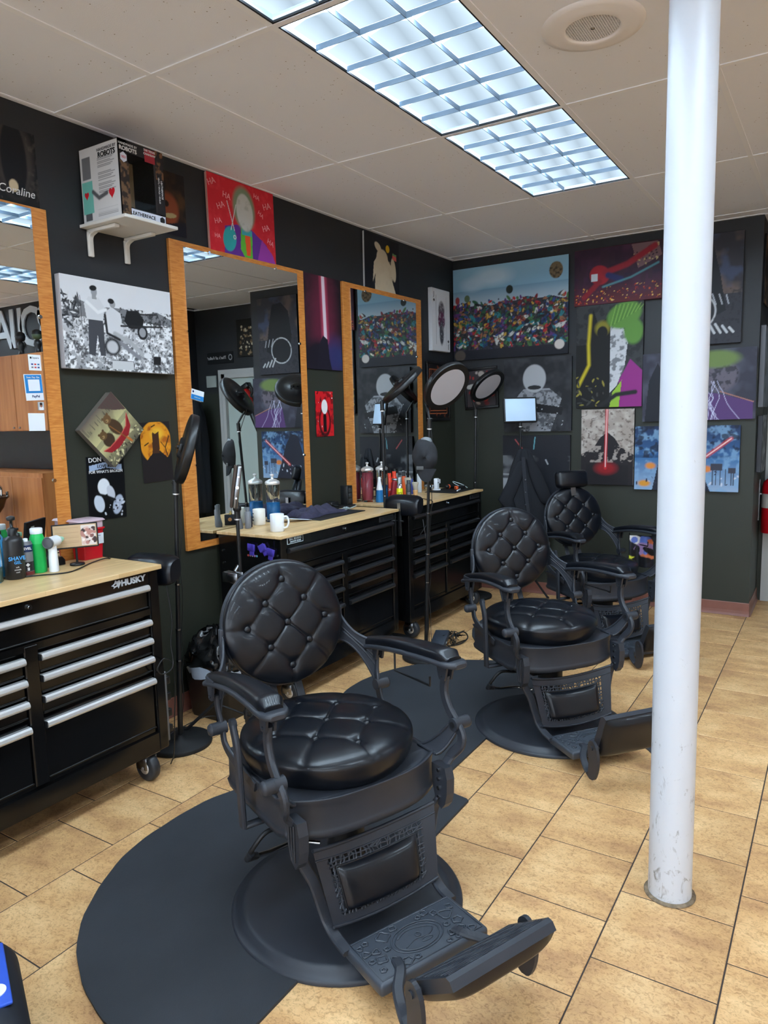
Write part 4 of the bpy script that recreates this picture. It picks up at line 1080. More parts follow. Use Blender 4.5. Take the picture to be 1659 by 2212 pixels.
# glowing vertical streak
a = Art(.400, .600, .004, (26, 22, 30), 7); a.cloud((66, 34, 48), .09, .45, .75); a.ell(.5, .5, .34, .62, (112, 36, 62), 0, 1.0, .8); a.ell(.78, .14, .34, .2, (40, 56, 110), 0, 1., .8); a.ell(.30, .12, .3, .2, (24, 20, 34), 0, .6)
a.line([(.545, .34), (.52, .99)], .052, (216, 80, 110), 1.); a.line([(.545, .34), (.52, .99)], .020, (236, 214, 226), .35); a.poly([(.30, 0), (.36, .26), (.48, .37), (.60, .33), (.64, .12), (.7, 0)], (30, 26, 40)); a.mul(.85)
hang('poster', 'tall dark poster with a glowing pink vertical streak between two mirrors', 'poster', 'L', 3.731, 4.131, 1.870, 2.470, .010, a)
# small red sign
a = Art(.195, .298, .0035, (204, 26, 34), 8); a.cloud((120, 10, 16), .03, .5, .62, .9); a.ell(.5, .32, .34, .34, (26, 12, 14), 0, .1, .9); a.ell(.5, .34, .26, .26, (206, 30, 38), 0, .2); a.ell(.5, .66, .17, .16, (228, 226, 224), 0, .1); a.poly([(.40, .1), (.6, .1), (.58, .5), (.42, .5)], (24, 12, 14)); a.dabs(16, (0, 1, 0, 1), .004, [(230, 220, 220), (20, 8, 10)], .3, 1)
hang('tin_sign', 'small bright red tin sign low between two mirrors', 'sign', 'L', 3.822, 4.017, 1.428, 1.728, .0025, a, gloss=True)
# black-and-white photograph: two men and field gear on rubble
a = Art(.614, .405, .0022, (214, 216, 220), 9)
a.grad((150, 152, 156), (196, 198, 202), 0, .62); a.cloud((236, 238, 240), .022, .45, .6, .9, (a.V < .64).astype(float)); a.cloud((56, 58, 62), .018, .56, .68, .85, (a.V < .66).astype(float)); a.cloud((40, 42, 44), .010, .60, .7, .8, (a.V < .62).astype(float))
a.poly([(0, .60), (.12, .76), (.30, .70), (.52, .72), (.72, .69), (.86, .73), (1, .66), (1, .58), (.5, .60), (0, .56)], (120, 122, 126)); a.cloud((40, 42, 46), .012, .5, .62, .9, ((a.V < .73) & (a.V > .56) & (abs(a.U-.3) > .14)).astype(float))
a.dabs(40, (.0, .14, .45, .80), .004, [(40, 42, 46), (70, 72, 76), (210, 212, 214)], .4, 6)
for x0, dx in ((.235, 0.),):  # standing man
    a.poly([(.20, .17), (.215, .56), (.34, .56), (.345, .16), (.30, .16), (.285, .40), (.255, .15)], (66, 68, 74)); a.poly([(.20, .55), (.185, .72), (.225, .80), (.315, .80), (.36, .70), (.34, .55)], (206, 208, 212)); a.poly([(.255, .78), (.258, .84), (.292, .84), (.295, .78)], (150, 152, 156)); a.ell(.276, .862, .026, .052, (148, 150, 154), 0, .2); a.ell(.270, .900, .031, .030, (24, 25, 28), 10, .2); a.line([(.21, .74), (.30, .64), (.37, .68)], .010, (226, 228, 230))
a.poly([(.36, .40), (.37, .66), (.42, .72), (.50, .66), (.52, .42)], (206, 208, 212)); a.ell(.432, .755, .026, .045, (150, 152, 156)); a.ell(.420, .785, .028, .030, (28, 28, 32), 0, .2)   # seated man
a.line([(.44, .42), (.58, .34), (.70, .20)], .016, (168, 170, 174)); a.line([(.44, .38), (.55, .26), (.66, .17)], .014, (130, 132, 138)); a.line([(.36, .62), (.37, .42), (.48, .36)], .008, (30, 31, 34)); a.ell(.74, .20, .04, .035, (220, 222, 224)); a.ell(.41, .27, .075, .10, (46, 48, 52), 0, .3); a.ell(.41, .27, .05, .07, (190, 192, 196), 0, .3)
a.poly([(.53, .58), (.56, .70), (.66, .72), (.72, .62), (.70, .52), (.58, .50)], (26, 27, 30)); a.line([(.68, .68), (.84, .70)], .005, (34, 35, 38)); a.ell(.70, .47, .05, .085, (30, 31, 34), 0, .12); a.ell(.70, .47, .032, .055, (150, 152, 156), 0, .15); a.line([(.50, .52), (.90, .56)], .006, (36, 37, 40)); a.line([(.80, .68), (.76, .30)], .002, (40, 42, 46)); a.poly([(.79, .10), (.80, .20), (.87, .20), (.865, .10)], (26, 27, 30)); a.poly([(.40, .02), (.40, .12), (.60, .12), (.60, .02)], (196, 198, 200)); a.line([(.40, .12), (.60, .12), (.60, .02)], .002, (50, 52, 56)); a.line([(.155, .80), (.16, .44)], .0015, (40, 42, 46))
hang('canvas_print', 'black and white photograph on canvas of two men amid rubble', 'picture', 'L', 1.997, 2.611, 1.796, 2.202, .036, a, side=(176, 176, 180), ang=-.6)
# two bears in a red canoe, hung diagonally
a = Art(.252, .252, .0022, (150, 146, 108), 11)
a.grad((70, 66, 58), (186, 178, 128), .0, .45); a.grad((186, 178, 128), (96, 84, 78), .55, 1.); a.cloud((110, 104, 84), .05, .5, .75, .5); a.poly([(.55, 1), (1, 1), (1, .55), (.80, .72)], (80, 62, 58)); a.dabs(40, (0, 1, 0, .28), .004, [(54, 50, 44), (120, 114, 84), (196, 186, 140)], .5, 5)
for _ in range(22): x = a.rg.rand(); a.line([(x, .78), (x, .78+.2*a.rg.rand())], .003, (76, 70, 60), 1., .8)
a.dabs(26, (.0, 1, .02, .22), .005, [(54, 50, 44), (206, 196, 150)], .5, 1.)
a.ell(.30, .44, .13, .13, (62, 46, 30), 0, .15); a.ell(.27, .58, .085, .08, (96, 72, 42), 0, .15); a.ell(.21, .65, .025, .025, (84, 62, 38)); a.ell(.33, .65, .025, .025, (84, 62, 38)); a.ell(.25, .56, .035, .028, (150, 122, 80)); a.ell(.235, .565, .012, .010, (20, 16, 14))
a.ell(.58, .50, .12, .19, (70, 50, 32), 8, .15); a.ell(.55, .72, .09, .085, (104, 76, 46), 0, .15); a.ell(.48, .79, .026, .026, (96, 70, 42)); a.ell(.62, .79, .026, .026, (96, 70, 42)); a.ell(.53, .70, .036, .03, (152, 122, 80)); a.ell(.515, .705, .012, .010, (20, 16, 14))
a.poly([(.06, .38), (.16, .24), (.34, .18), (.68, .19), (.84, .28), (.95, .50), (.88, .47), (.76, .35), (.52, .31), (.22, .33)], (142, 30, 36)); a.line([(.07, .38), (.22, .33), (.52, .31), (.76, .35), (.94, .50)], .003, (200, 92, 78)); a.line([(.50, .60), (.62, .14)], .0035, (130, 84, 40)); a.ell(.635, .12, .026, .085, (180, 104, 46), 14)
hang('canvas_print', 'tilted square canvas print of two bears paddling a red canoe', 'picture', 'L', 2.0895, 2.3395, 1.3975, 1.6475, .038, a, side=(98, 92, 84), ang=44)
# black sign with silver lettering
a = Art(.206, .298, .003, (16, 17, 20), 12); a.ell(.42, .52, .16, .13, (214, 218, 224), 0, .08); a.ell(.60, .42, .10, .12, (190, 194, 204), 20, .1); a.ell(.28, .26, .13, .14, (196, 204, 216), 15, .1); a.ell(.78, .22, .13, .16, (170, 178, 196), -20, .15); a.line([(.2, .42), (.5, .36), (.7, .3)], .008, (20, 21, 24)); a.dabs(30, (.4, .95, .05, .3), .004, [(200, 206, 216), (24, 25, 30)], .3, 2)
a.poly([(.06, .86), (.5, .91), (.94, .86), (.94, .77), (.5, .82), (.06, .77)], (150, 168, 196))
p = hang('tin_sign', 'black tin sign reading FOR WHAT\'S BROKEN under the tilted canvas', 'sign', 'L', 2.080, 2.286, 1.102, 1.400, .0025, a, gloss=True, ang=-1)
letters(p, "DON'T", .030, 'ink_white', (-.045, .134, .0042), (0, 0, R_(3)), bold=.01); letters(p, 'LOVE ME', .021, C('ink_black', 14, 14, 16, .5), (-.005, .103, .0042), (0, 0, 0), bold=.01)
letters(p, "FOR WHAT'S BROKEN", .0185, 'ink_white', (0, .077, .0042), (0, 0, 0), bold=.01)
# orange moon
a = Art(.190, .300, .003, (30, 25, 27), 13); a.ell(.5, .66, .52, .36, (214, 140, 30), 0, .05); a.cloud((150, 70, 16), .03, .45, .65, .8, (((a.U-.5)/.5)**2+((a.V-.66)/.34)**2 < 1).astype(float)); a.ell(.55, .80, .2, .1, (236, 190, 60), 0, .8, .7); a.poly([(.15, .36), (.42, .52), (.60, .52), (.92, .36), (1, .3), (1, 0), (0, 0), (0, .4)], (30, 25, 27)); a.poly([(.36, .48), (.40, .84), (.30, .90), (.48, .80), (.62, .84), (.60, .48)], (66, 40, 24)); a.line([(.95, .75), (.80, .56), (.86, .42)], .004, (30, 20, 16)); a.line([(.80, .56), (.66, .66)], .003, (30, 20, 16)); a.line([(.12, .62), (.25, .66)], .004, (24, 18, 16)); a.line([(.38, .92), (.5, .95)], .004, (24, 18, 16))
hang('tin_sign', 'dark tin sign with a big orange moon beside the tilted canvas', 'sign', 'L', 2.398, 2.588, 1.255, 1.553, .0025, a, ang=1.5)
# playing card canvas
a = Art(.315, .500, .004, (212, 214, 218), 14); a.line([(.22, .1), (.80, .1), (.80, .9), (.22, .9), (.22, .1)], .002, (60, 60, 64)); a.ell(.52, .66, .17, .15, (88, 84, 92), 0, .3); a.ell(.52, .50, .2, .14, (92, 40, 74), 0, .3); a.ell(.52, .30, .12, .2, (70, 72, 80), 0, .3); a.cloud((180, 180, 186), .02, .5, .7, .6, ((abs(a.U-.52) < .2) & (abs(a.V-.5) < .3)).astype(float))
p = hang('canvas_print', 'white playing card canvas next to the far corner', 'picture', 'L', 5.390, 5.705, 2.083, 2.592, .038, a, side=(196, 198, 202))
sm = C('ink_black', 14, 14, 16, .5)
def spade(parent, x, y, s_, flip=1):
    P = [(0, 1), (.35, .55), (.8, .15), (.75, -.3), (.3, -.35), (.12, -.15), (.25, -.75), (-.25, -.75), (-.12, -.15), (-.3, -.35), (-.75, -.3), (-.8, .15), (-.35, .55)]
    obj('spade', MB().prism([(x+px*s_*flip, y+py*s_*flip) for px, py in P], .0395, .0402, lambda u, v, h: (u, v, h)), sm, parent)
letters(p, 'J', .052, sm, (-.125, .205, .0395), (0, 0, 0)); spade(p, -.125, .155, .017); letters(p, 'J', .052, sm, (.125, -.215, .0395), (0, 0, R_(180))); spade(p, .125, -.165, .017, -1)
# framed orange line print
a = Art(.37, .44, .006, (18, 18, 20), 15); a.line([(.08, .08), (.92, .08), (.92, .92), (.08, .92), (.08, .08)], .004, (170, 96, 60)); a.line([(.12, .14), (.88, .14)], .003, (170, 96, 60)); a.ell(.5, .28, .14, .10, (150, 76, 50), 0, .3); a.ell(.75, .3, .09, .08, (160, 120, 90), 0, .3); a.line([(.2, .7), (.35, .85), (.6, .8)], .006, (160, 60, 44)); a.cloud((120, 60, 40), .03, .62, .7, .8)
hang('framed_print', 'black framed print with orange lines behind the round lamps', 'picture', 'L', 5.325, 5.735, 1.502, 1.995, .020, a, frame=.018)

# ============================================================ PICTURES ON THE BACK WALL
a = Art(1.024, .770, .0048, (70, 66, 74), 21)
a.grad((120, 160, 184), (150, 196, 222), .55, 1.); a.grad((196, 204, 210), (120, 160, 184), .50, .75); a.ell(.36, .88, .16, .09, (196, 220, 234), 0, .8, .8); a.ell(.18, .82, .1, .07, (190, 214, 230), 0, .8, .7)
cols = [(170, 40, 44), (40, 90, 60), (44, 70, 130), (190, 150, 60), (90, 50, 110), (40, 120, 130), (60, 58, 60), (150, 100, 70), (200, 200, 196), (30, 30, 36), (120, 30, 36), (70, 110, 60), (30, 60, 100)]
hz = .60+.015*np.sin(a.U*9+2)+.012*np.sin(a.U*31)
a.blend((a.V < hz).astype(float), (52, 50, 58)); a.dabs(330, (0, 1, .34, .63), .009, cols, .35, 2.6); a.cloud((24, 24, 30), .03, .52, .64, .6, (a.V < .5).astype(float)); a.dabs(300, (0, 1, .12, .50), .013, cols, .35, 2.8); a.dabs(160, (0, 1, .10, .40), .010, cols+[(230, 220, 200), (20, 20, 26)], .35, 3.); a.cloud((26, 26, 34), .014, .52, .66, .75, (a.V < .58).astype(float))
a.grad((22, 24, 34), (30, 30, 40), 0, .10); a.ell(.90, .86, .055, .085, (120, 104, 78), 0, .12); a.cloud((60, 50, 36), .02, .5, .62, .9, (((a.U-.9)/.055)**2+((a.V-.86)/.085)**2 < 1).astype(float)); a.ell(.51, .72, .03, .045, (34, 44, 40)); a.ell(.04, .66, .02, .04, (150, 60, 60)); a.ell(.13, .67, .025, .04, (90, 110, 80)); a.ell(.93, .10, .04, .05, (206, 196, 190), 0, .2); a.ell(.06, .05, .05, .06, (84, 74, 66), 0, .2); a.mul(.82)
hang('canvas_print', 'largest canvas print, a dense colourful crowd under a blue sky', 'picture', 'B', -2.925, -1.905, 2.018, 2.790, .030, a, side=(24, 26, 34))
a = Art(.66, .418, .005, (50, 26, 48), 22); a.grad((96, 30, 34), (40, 26, 54), 0, .5); a.cloud((80, 40, 70), .08, .4, .8, .7)
for _ in range(26): x, y = a.rg.rand(), .45+.5*a.rg.rand(); a.poly([(x, y-.2), (x+.05, y-.2), (x+.05, y+.02), (x, y)], (58, 34, 50), .8)
a.dabs(120, (.0, 1., .02, .30), .005, [(236, 170, 60), (220, 90, 40), (160, 40, 36), (250, 210, 120)], .6, 1.); a.poly([(.66, 1), (.95, 1), (1, .75), (.74, .56)], (120, 92, 96)); a.dabs(40, (.68, .96, .62, .96), .006, [(190, 170, 120), (60, 44, 56)], .2, 1.6)
a.ell(.30, .52, .12, .17, (164, 30, 44), -30, .15); a.line([(.36, .55), (.62, .66), (.92, .92)], .030, (150, 30, 46)); a.line([(.30, .40), (.12, .14)], .026, (140, 26, 40)); a.line([(.40, .50), (.55, .40)], .03, (36, 44, 96)); a.line([(.34, .30), (.66, .42), (.96, .62)], .012, (80, 140, 150), .8, .9); a.poly([(.20, .55), (.28, .55), (.28, .42), (.20, .42)], (196, 206, 214)); a.mul(.85)
hang('canvas_print', 'wide red and purple night city canvas to the right of the largest one', 'picture', 'B', -1.855, -1.195, 2.374, 2.802, .030, a, side=(70, 20, 34))
a = Art(.515, .795, .005, (56, 58, 60), 23); a.cloud((34, 36, 38), .04, .45, .6, .8); a.blend(((a.U < .52) & (a.V < .62)).astype(float), (18, 18, 20)); a.poly([(.0, .22), (.18, .40), (.16, .66), (.26, .96), (.34, .80), (.52, .90), (.52, 0), (0, 0)], (18, 18, 20)); a.line([(.22, .90), (.19, .62), (.20, .42), (.04, .22)], .020, (206, 188, 40), .9); a.ell(.40, .77, .11, .07, (150, 140, 40), 0, .5, .8); a.ell(.40, .73, .08, .06, (18, 18, 20), 0, .2)
a.poly([(.52, .90), (.52, .14), (.62, .20), (.74, .40), (.78, .62), (.70, .78)], (206, 208, 212)); a.cloud((90, 92, 98), .03, .5, .62, .8, ((a.U > .52) & (a.U < .77) & (a.V > .2) & (a.V < .8)).astype(float)); a.ell(.72, .88, .26, .12, (96, 146, 62), 20, .2); a.ell(.86, .72, .14, .12, (96, 146, 62), 0, .3)
for k in range(16): a.line([(.52+.03*k, .78+.01*k), (.60+.03*k, .98)], .004, (60, 100, 40) if k % 2 else (150, 200, 90), 1., .8)
a.poly([(.60, 0), (.66, .26), (.82, .46), (1, .34), (1, 0)], (148, 44, 130)); a.poly([(.52, 0), (.56, .14), (.70, .26), (.66, 0)], (150, 190, 60)); a.line([(.35, .0), (.62, .12), (.9, .14)], .022, (30, 30, 34)); a.dabs(26, (0, .5, .0, .3), .006, [(150, 140, 60), (60, 62, 60)], .3, 4); a.mul(.85)
hang('canvas_print', 'tall canvas, half black and yellow, half white, green and magenta', 'picture', 'B', -1.838, -1.318, 1.584, 2.368, .030, a, side=(30, 30, 34))
a = Art(.585, .605, .005, (36, 37, 42), 24); a.cloud((66, 67, 72), .10, .5, .8, .8); a.poly([(.14, .42), (.30, .58), (.68, .58), (.86, .44), (.80, .26), (.70, 0), (.30, 0), (.22, .26)], (150, 152, 158)); a.cloud((60, 62, 66), .03, .5, .62, .8, ((a.V < .56) & (abs(a.U-.5) < .36)).astype(float)); a.ell(.46, .72, .17, .19, (176, 178, 182), 0, .1); a.poly([(.22, .30), (.86, .22), (.88, .32), (.26, .42)], (30, 30, 34)); a.dabs(50, (.1, .9, .0, .5), .004, [(190, 192, 196), (24, 24, 28)], .3, 2); a.ell(.46, .60, .10, .03, (40, 40, 44)); a.mul(.8)
hang('canvas_print', 'grey monochrome canvas behind the white light panel', 'picture', 'B', -2.455, -1.872, 1.397, 1.996, .030, a, side=(22, 22, 26))
a = Art(.415, .600, .004, (168, 156, 146), 25); a.cloud((200, 190, 182), .06, .45, .7, .8); a.cloud((90, 76, 72), .02, .6, .7, .7); a.poly([(0, .0), (0, .40), (.25, .50), (.36, .62), (.5, .70), (.64, .62), (.75, .50), (1, .40), (1, 0)], (34, 30, 34)); a.cloud((176, 164, 156), .03, .56, .66, .8, ((a.V < .52) & (a.V > .3)).astype(float)); a.poly([(.1, .0), (.1, .28), (.9, .26), (.9, 0)], (28, 25, 30)); a.ell(.48, .22, .20, .08, (150, 24, 32), 0, .7, .9); a.line([(.47, .22), (.49, 1.)], .015, (206, 40, 48), .6); a.line([(.47, .24), (.49, 1.)], .005, (240, 200, 196), .5); a.mul(.85)
hang('canvas_print', 'beige and black canvas with a thin red vertical beam', 'picture', 'B', -1.788, -1.373, .962, 1.564, .030, a, side=(22, 22, 26))
a = Art(.588, .57, .005, (34, 35, 42), 26); a.cloud((120, 122, 126), .10, .52, .75, .8, (a.V < .7).astype(float)); a.poly([(0, .04), (0, .36), (.28, .36), (.20, .04)], (176, 178, 182)); a.line([(0, .42), (.26, .42)], .004, (200, 202, 204)); a.line([(0, .38), (.26, .38)], .004, (20, 20, 24)); a.poly([(.55, .0), (.56, .50), (.70, .68), (1, .62), (1, 0)], (30, 32, 40)); a.line([(.19, .94), (.30, .80)], .006, (196, 90, 92)); a.line([(.49, .97), (.47, .80)], .006, (110, 176, 186)); a.line([(.65, .64), (.68, .58)], .008, (180, 182, 186)); a.dabs(14, (0, .3, 0, .1), .006, [(110, 110, 116)], .4, 1); a.mul(.85)
hang('canvas_print', 'lower grey canvas half hidden by the hanging black jacket', 'picture', 'B', -2.468, -1.880, .790, 1.362, .030, a, side=(22, 22, 26))
a = Art(.74, .490, .005, (44, 86, 130), 27); a.grad((150, 176, 206), (60, 110, 160), 0, .5); a.grad((50, 96, 146), (28, 44, 78), .55, 1.); a.cloud((130, 170, 206), .05, .52, .7, .7); a.cloud((24, 30, 50), .04, .56, .66, .8, (a.V > .5).astype(float)); a.poly([(.18, 0), (.25, .50), (.34, .90), (.46, .95), (.56, .70), (.66, .30), (.74, 0)], (30, 34, 50)); a.ell(.16, .38, .05, .05, (224, 140, 60), 0, .6); a.ell(.10, .10, .06, .05, (220, 150, 50), 0, .6); a.ell(.70, .34, .05, .05, (220, 130, 60), 0, .6); a.dabs(30, (.0, 1, .1, .3), .006, [(50, 54, 70), (200, 206, 220)], .3, 3)
for x in (.76, .79, .83, .88, .93, .95): a.line([(x, .34), (x, .10)], .004, (40, 42, 54))
a.poly([(.74, .42), (.74, .32), (.85, .32), (.85, .42)], (60, 62, 76)); a.poly([(.90, .36), (.90, .28), (.97, .28), (.97, .36)], (60, 62, 76)); a.line([(.50, .30), (.92, .80)], .020, (196, 50, 50), .7, .95); a.line([(.50, .30), (.92, .80)], .006, (246, 200, 196), .5); a.mul(.85)
hang('canvas_print', 'blue canvas with a red diagonal beam, lowest at the right of the wall', 'picture', 'B', -1.365, -.625, .936, 1.422, .030, a, side=(20, 26, 44))
a = Art(.520, .770, .005, (50, 50, 58), 28); a.cloud((110, 92, 84), .12, .5, .75, .8, (a.V > .45).astype(float)); a.cloud((70, 80, 110), .10, .55, .8, .7, (a.V > .5).astype(float)); a.poly([(.15, .5), (.22, .80), (.40, .92), (.62, .90), (.72, .62), (.80, .30), (.5, .2), (.2, .3)], (24, 24, 30)); a.ell(.42, .30, .26, .17, (200, 202, 206), 30, .06); a.ell(.42, .30, .24, .155, (28, 28, 34), 30, .06); a.cloud((26, 26, 32), .02, .56, .7, .6, (a.V < .5).astype(float))
for k in range(4): a.line([(.58+.09*k, .20-.02*k), (.66+.08*k, .10-.0*k)], .010, (196, 198, 202), .3)
for k in range(3): a.line([(.62+.09*k, .46-.01*k), (.67+.08*k, .36)], .006, (170, 172, 178), .3)
a.mul(.85)
hang('canvas_print', 'tall dark brown and grey canvas right of the white pillar', 'picture', 'B', -1.165, -.648, 2.010, 2.785, .030, a, side=(20, 20, 24))
a = Art(.78, .510, .005, (54, 54, 68), 29); a.cloud((84, 84, 100), .12, .5, .75, .8); a.poly([(.02, 0), (.06, .60), (.14, .86), (.22, .60), (.30, 0)], (30, 32, 42)); a.ell(.70, .62, .15, .22, (104, 98, 110), 20, .3); a.cloud((40, 38, 48), .03, .52, .62, .8, (((a.U-.7)/.15)**2+((a.V-.62)/.22)**2 < 1).astype(float)); a.ell(.66, .86, .20, .12, (112, 134, 74), 0, .4); a.poly([(.45, 0), (.50, .40), (.66, .38), (.98, .24), (.98, 0)], (88, 58, 112)); a.line([(.70, .40), (.98, .24)], .004, (190, 130, 110))
rg_ = np.random.RandomState(5)
for k in range(9):
    x, y = .48+.2*rg_.rand(), .55; P = [(x, y)]
    for _ in range(7): x += .035*(rg_.rand()*2-.7); y -= .08; P.append((x, y))
    a.line(P, .003, (206, 206, 236), .8)
a.mul(.85)
hang('canvas_print', 'violet and green canvas with white lightning right of the pillar', 'picture', 'B', -1.312, -.540, 1.464, 1.972, .030, a, side=(40, 40, 52), ang=.6)
a = Art(.27, .31, .006, (60, 52, 54), 30); a.dabs(22, (.05, .95, .05, .95), .022, [(150, 44, 44), (176, 60, 56), (110, 36, 38), (190, 176, 166)], .2, 1); a.ell(.2, .56, .22, .07, (190, 186, 180)); a.mul(.8)
hang('framed_print', 'black framed print with red round shapes in the far corner', 'picture', 'B', -2.835, -2.520, 1.595, 1.950, .028, a, frame=.02, ang=3)
# ---- pictures on the side of the projecting wall and in the recess
a = Art(.32, .47, .008, (44, 40, 38), 31); a.cloud((140, 110, 80), .05, .5, .62, .9)
hang('poster', 'upper dark poster on the narrow return wall at the right edge', 'poster', 'S', 5.95, 6.28, 2.286, 2.764, .008, a, side=(14, 14, 16))
a = Art(.36, .57, .008, (96, 104, 118), 32); a.cloud((50, 54, 62), .06, .45, .65, .9)
hang('canvas_print', 'grey blue canvas on the narrow return wall, below the poster', 'picture', 'S', 5.90, 6.26, 1.547, 2.126, .036, a, side=(96, 98, 104))
a = Art(.32, .42, .008, (60, 60, 62), 33); a.cloud((130, 130, 132), .05, .5, .62, .9)
hang('canvas_print', 'lowest grey canvas on the narrow return wall above the fire extinguisher', 'picture', 'S', 5.95, 6.27, 1.072, 1.487, .034, a, side=(60, 62, 68))
a = Art(.28, .42, .006, (26, 24, 22), 34); a.dabs(60, (.15, .85, .05, .85), .012, [(150, 128, 96), (96, 78, 56), (196, 186, 160), (40, 34, 28)], .3, 1.4)
hang('framed_print', 'dark print with a cream ornament above the door, seen in the mirror', 'picture', 'R', -.075, .215, 2.282, 2.712, .012, a)
a = Art(.42, .125, .006, (16, 17, 20), 35); a.ell(.10, .5, .07, .26, (196, 198, 200), 0, .1); a.ell(.10, .5, .055, .2, (16, 17, 20), 0, .1)
p = hang('sign', 'dark wall sign with a round emblem, seen in the mirror', 'sign', 'R', .290, .715, 2.225, 2.360, .008, a)
letters(p, "That's all Folks!", .050, 'ink_white', (.045, 0, .0095), (0, 0, 0), shear=.3)

# ============================================================ SHELF AND BOX
t = thing('wall_shelf', 'small white wall shelf on two brackets holding a boxed toy', 'shelf', (XW, 2.293, 2.425))
obj('shelf_board', MB().rbox(.001, .315, -.146, .146, 0, .014, .002, 1, smooth=False), 'white_wall', t)
for y in (-.100, .100):
    b = MB().rbox(.001, .014, y-.014, y+.014, -.118, -.001, .004, 2).rbox(.001, .200, y-.014, y+.014, -.016, -.001, .004, 2)
    b.ribbon(catmull([(.008, y, -.055), (.018, y, -.026), (.055, y, -.010)], 4), (0, 1, 0), .026, .010)
    obj('bracket', b, 'white_wall', t)
t = thing('toy_box', 'boxed toy with a clear window standing on the white shelf', 'box', (-2.800, 2.287, 2.440))
wx, wy, hz_ = .132, .121, .318
b = MB().box(-wx, wx, -wy, wy, 0, .0015).box(-wx, wx, -wy, wy, hz_-.0015, hz_).box(-wx, -wx+.002, -wy, wy, 0, hz_).box(-wx, wx, -wy, -wy+.002, 0, hz_).box(-wx, wx, wy-.002, wy, 0, hz_)
b.box(wx-.002, wx, -wy, -wy+.045, 0, hz_).box(wx-.002, wx, wy-.055, wy, 0, hz_).box(wx-.002, wx, -wy, wy, hz_-.05, hz_).box(wx-.002, wx, -wy, wy, 0, .045)
obj('carton', b, C('carton_dark', 28, 26, 28, .5), t)
obj('carton_top', MB().box(-wx+.001, wx-.001, -wy+.001, wy-.001, hz_, hz_+.0008), C('cardboard', 120, 92, 70, .8), t)
obj('window_film', MB().box(wx-.0012, wx-.0006, -wy+.045, wy-.055, .045, hz_-.05), 'glass', t)
obj('inner_tray', MB().box(-.02, 0, -.07, .06, .03, .28).rbox(0, .05, -.06, .0, .04, .19, .02, 3), C('tray_tan', 148, 118, 84, .6), t)
# printed white side facing the room's near end
a = Art(.258, .312, .003, (206, 206, 206), 41); a.poly([(.02, .12), (.30, .12), (.30, .55), (.02, .55)], (110, 184, 172)); a.poly([(.06, .02), (.24, .02), (.24, .12), (.06, .12)], (84, 86, 90)); a.poly([(.05, .58), (.27, .58), (.27, .88), (.05, .88)], (112, 114, 118)); a.line([(.30, .40), (.45, .30), (.66, .34)], .012, (84, 86, 90))
for k in range(20):
    if k not in (6, 7, 13): a.line([(.46, .82-.024*k), (.90-.05*((k*7) % 3), .82-.024*k)], .0016, (120, 120, 124), .4)
for k in range(5): a.line([(.40, .14-.02*k), (.92, .14-.02*k)], .0015, (140, 140, 144), .4)
me = a.mesh(); me.materials.append(M['print'])
o = obj('side_print', me, None, t, (0, -wy-.0008, hz_/2), Matrix(((1, 0, 0), (0, 0, -1), (0, 1, 0))).to_euler())
def heart(parent, x, z, s_, mt, name='heart'):
    P = [(s_*.8*(16*math.sin(q)**3)/16, s_*(13*math.cos(q)-5*math.cos(2*q)-2*math.cos(3*q)-math.cos(4*q))/16) for q in [2*math.pi*i/28 for i in range(28)]]
    obj(name, MB().prism(P, 0, .0008, lambda u, v, h: (x+u, -wy-.0012-h, z+v)), mt, parent)
heart(t, -.095, .118, .018, C('heart_red', 200, 30, 44, .5)); heart(t, .075, .105, .024, 'heart_red')
EU = Matrix(((1, 0, 0), (0, 0, -1), (0, 1, 0))).to_euler()
letters(t, 'HANDMADE BY', .018, C('print_grey', 70, 70, 74, .6), (.055, -wy-.0016, .292), EU); letters(t, 'ROBOTS', .030, 'ink_black', (.055, -wy-.0016, .270), EU, bold=.03)
# front print (faces the room, +x)
f = ON_LEFT
letters(t, 'HANDMADE BY', .014, 'ink_white', (wx+.0005, -.070, .300), f); letters(t, 'ROBOTS', .024, 'ink_white', (wx+.0005, -.070, .281), f, bold=.03)
obj('front_strip', MB().box(wx, wx+.0008, -wy+.05, wy-.004, .004, .040), C('strip_white', 206, 210, 222, .5), t)
letters(t, 'LEATHERFACE', .021, 'ink_black', (wx+.0010, -.008, .022), f, bold=.02)
obj('age_badge', MB().prism([(.015*math.cos(R_(60*k+30)), .015*math.sin(R_(60*k+30))) for k in range(6)], 0, .0008, lambda u, v, h: (wx+.0009+h, .098+u, .022+v)), 'ink_black', t)
obj('number_badge', MB().prism([(.019*math.cos(R_(60*k+30)), .022*math.sin(R_(60*k+30))) for k in range(6)], 0, .0008, lambda u, v, h: (wx+.0002+h, -.096+u, .245+v)), 'strip_white', t)
letters(t, '003', .015, 'heart_red', (wx+.0011, -.096, .245), f)
obj('title_block', MB().box(wx, wx+.0006, .018, .075, .256, .312), C('title_red', 150, 30, 44, .5), t)
letters(t, 'THE TEXAS', .0125, 'ink_white', (wx+.0008, .046, .305), f, bold=.02); letters(t, 'CHAINSAW', .0125, 'ink_white', (wx+.0008, .046, .290), f, bold=.02)
a = Art(.045, .22, .003, (110, 84, 60), 43); a.cloud((30, 24, 24), .02, .45, .6, .95)
me = a.mesh(); me.materials.append(M['print']); obj('front_print', me, None, t, (wx+.0005, -.094, .12), ON_LEFT)
a = Art(.044, .27, .003, (28, 24, 26), 44); a.cloud((120, 84, 56), .02, .52, .66, .95, (a.V > .55).astype(float))
me = a.mesh(); me.materials.append(M['print']); obj('front_print', me, None, t, (wx+.0005, .098, .182), ON_LEFT)
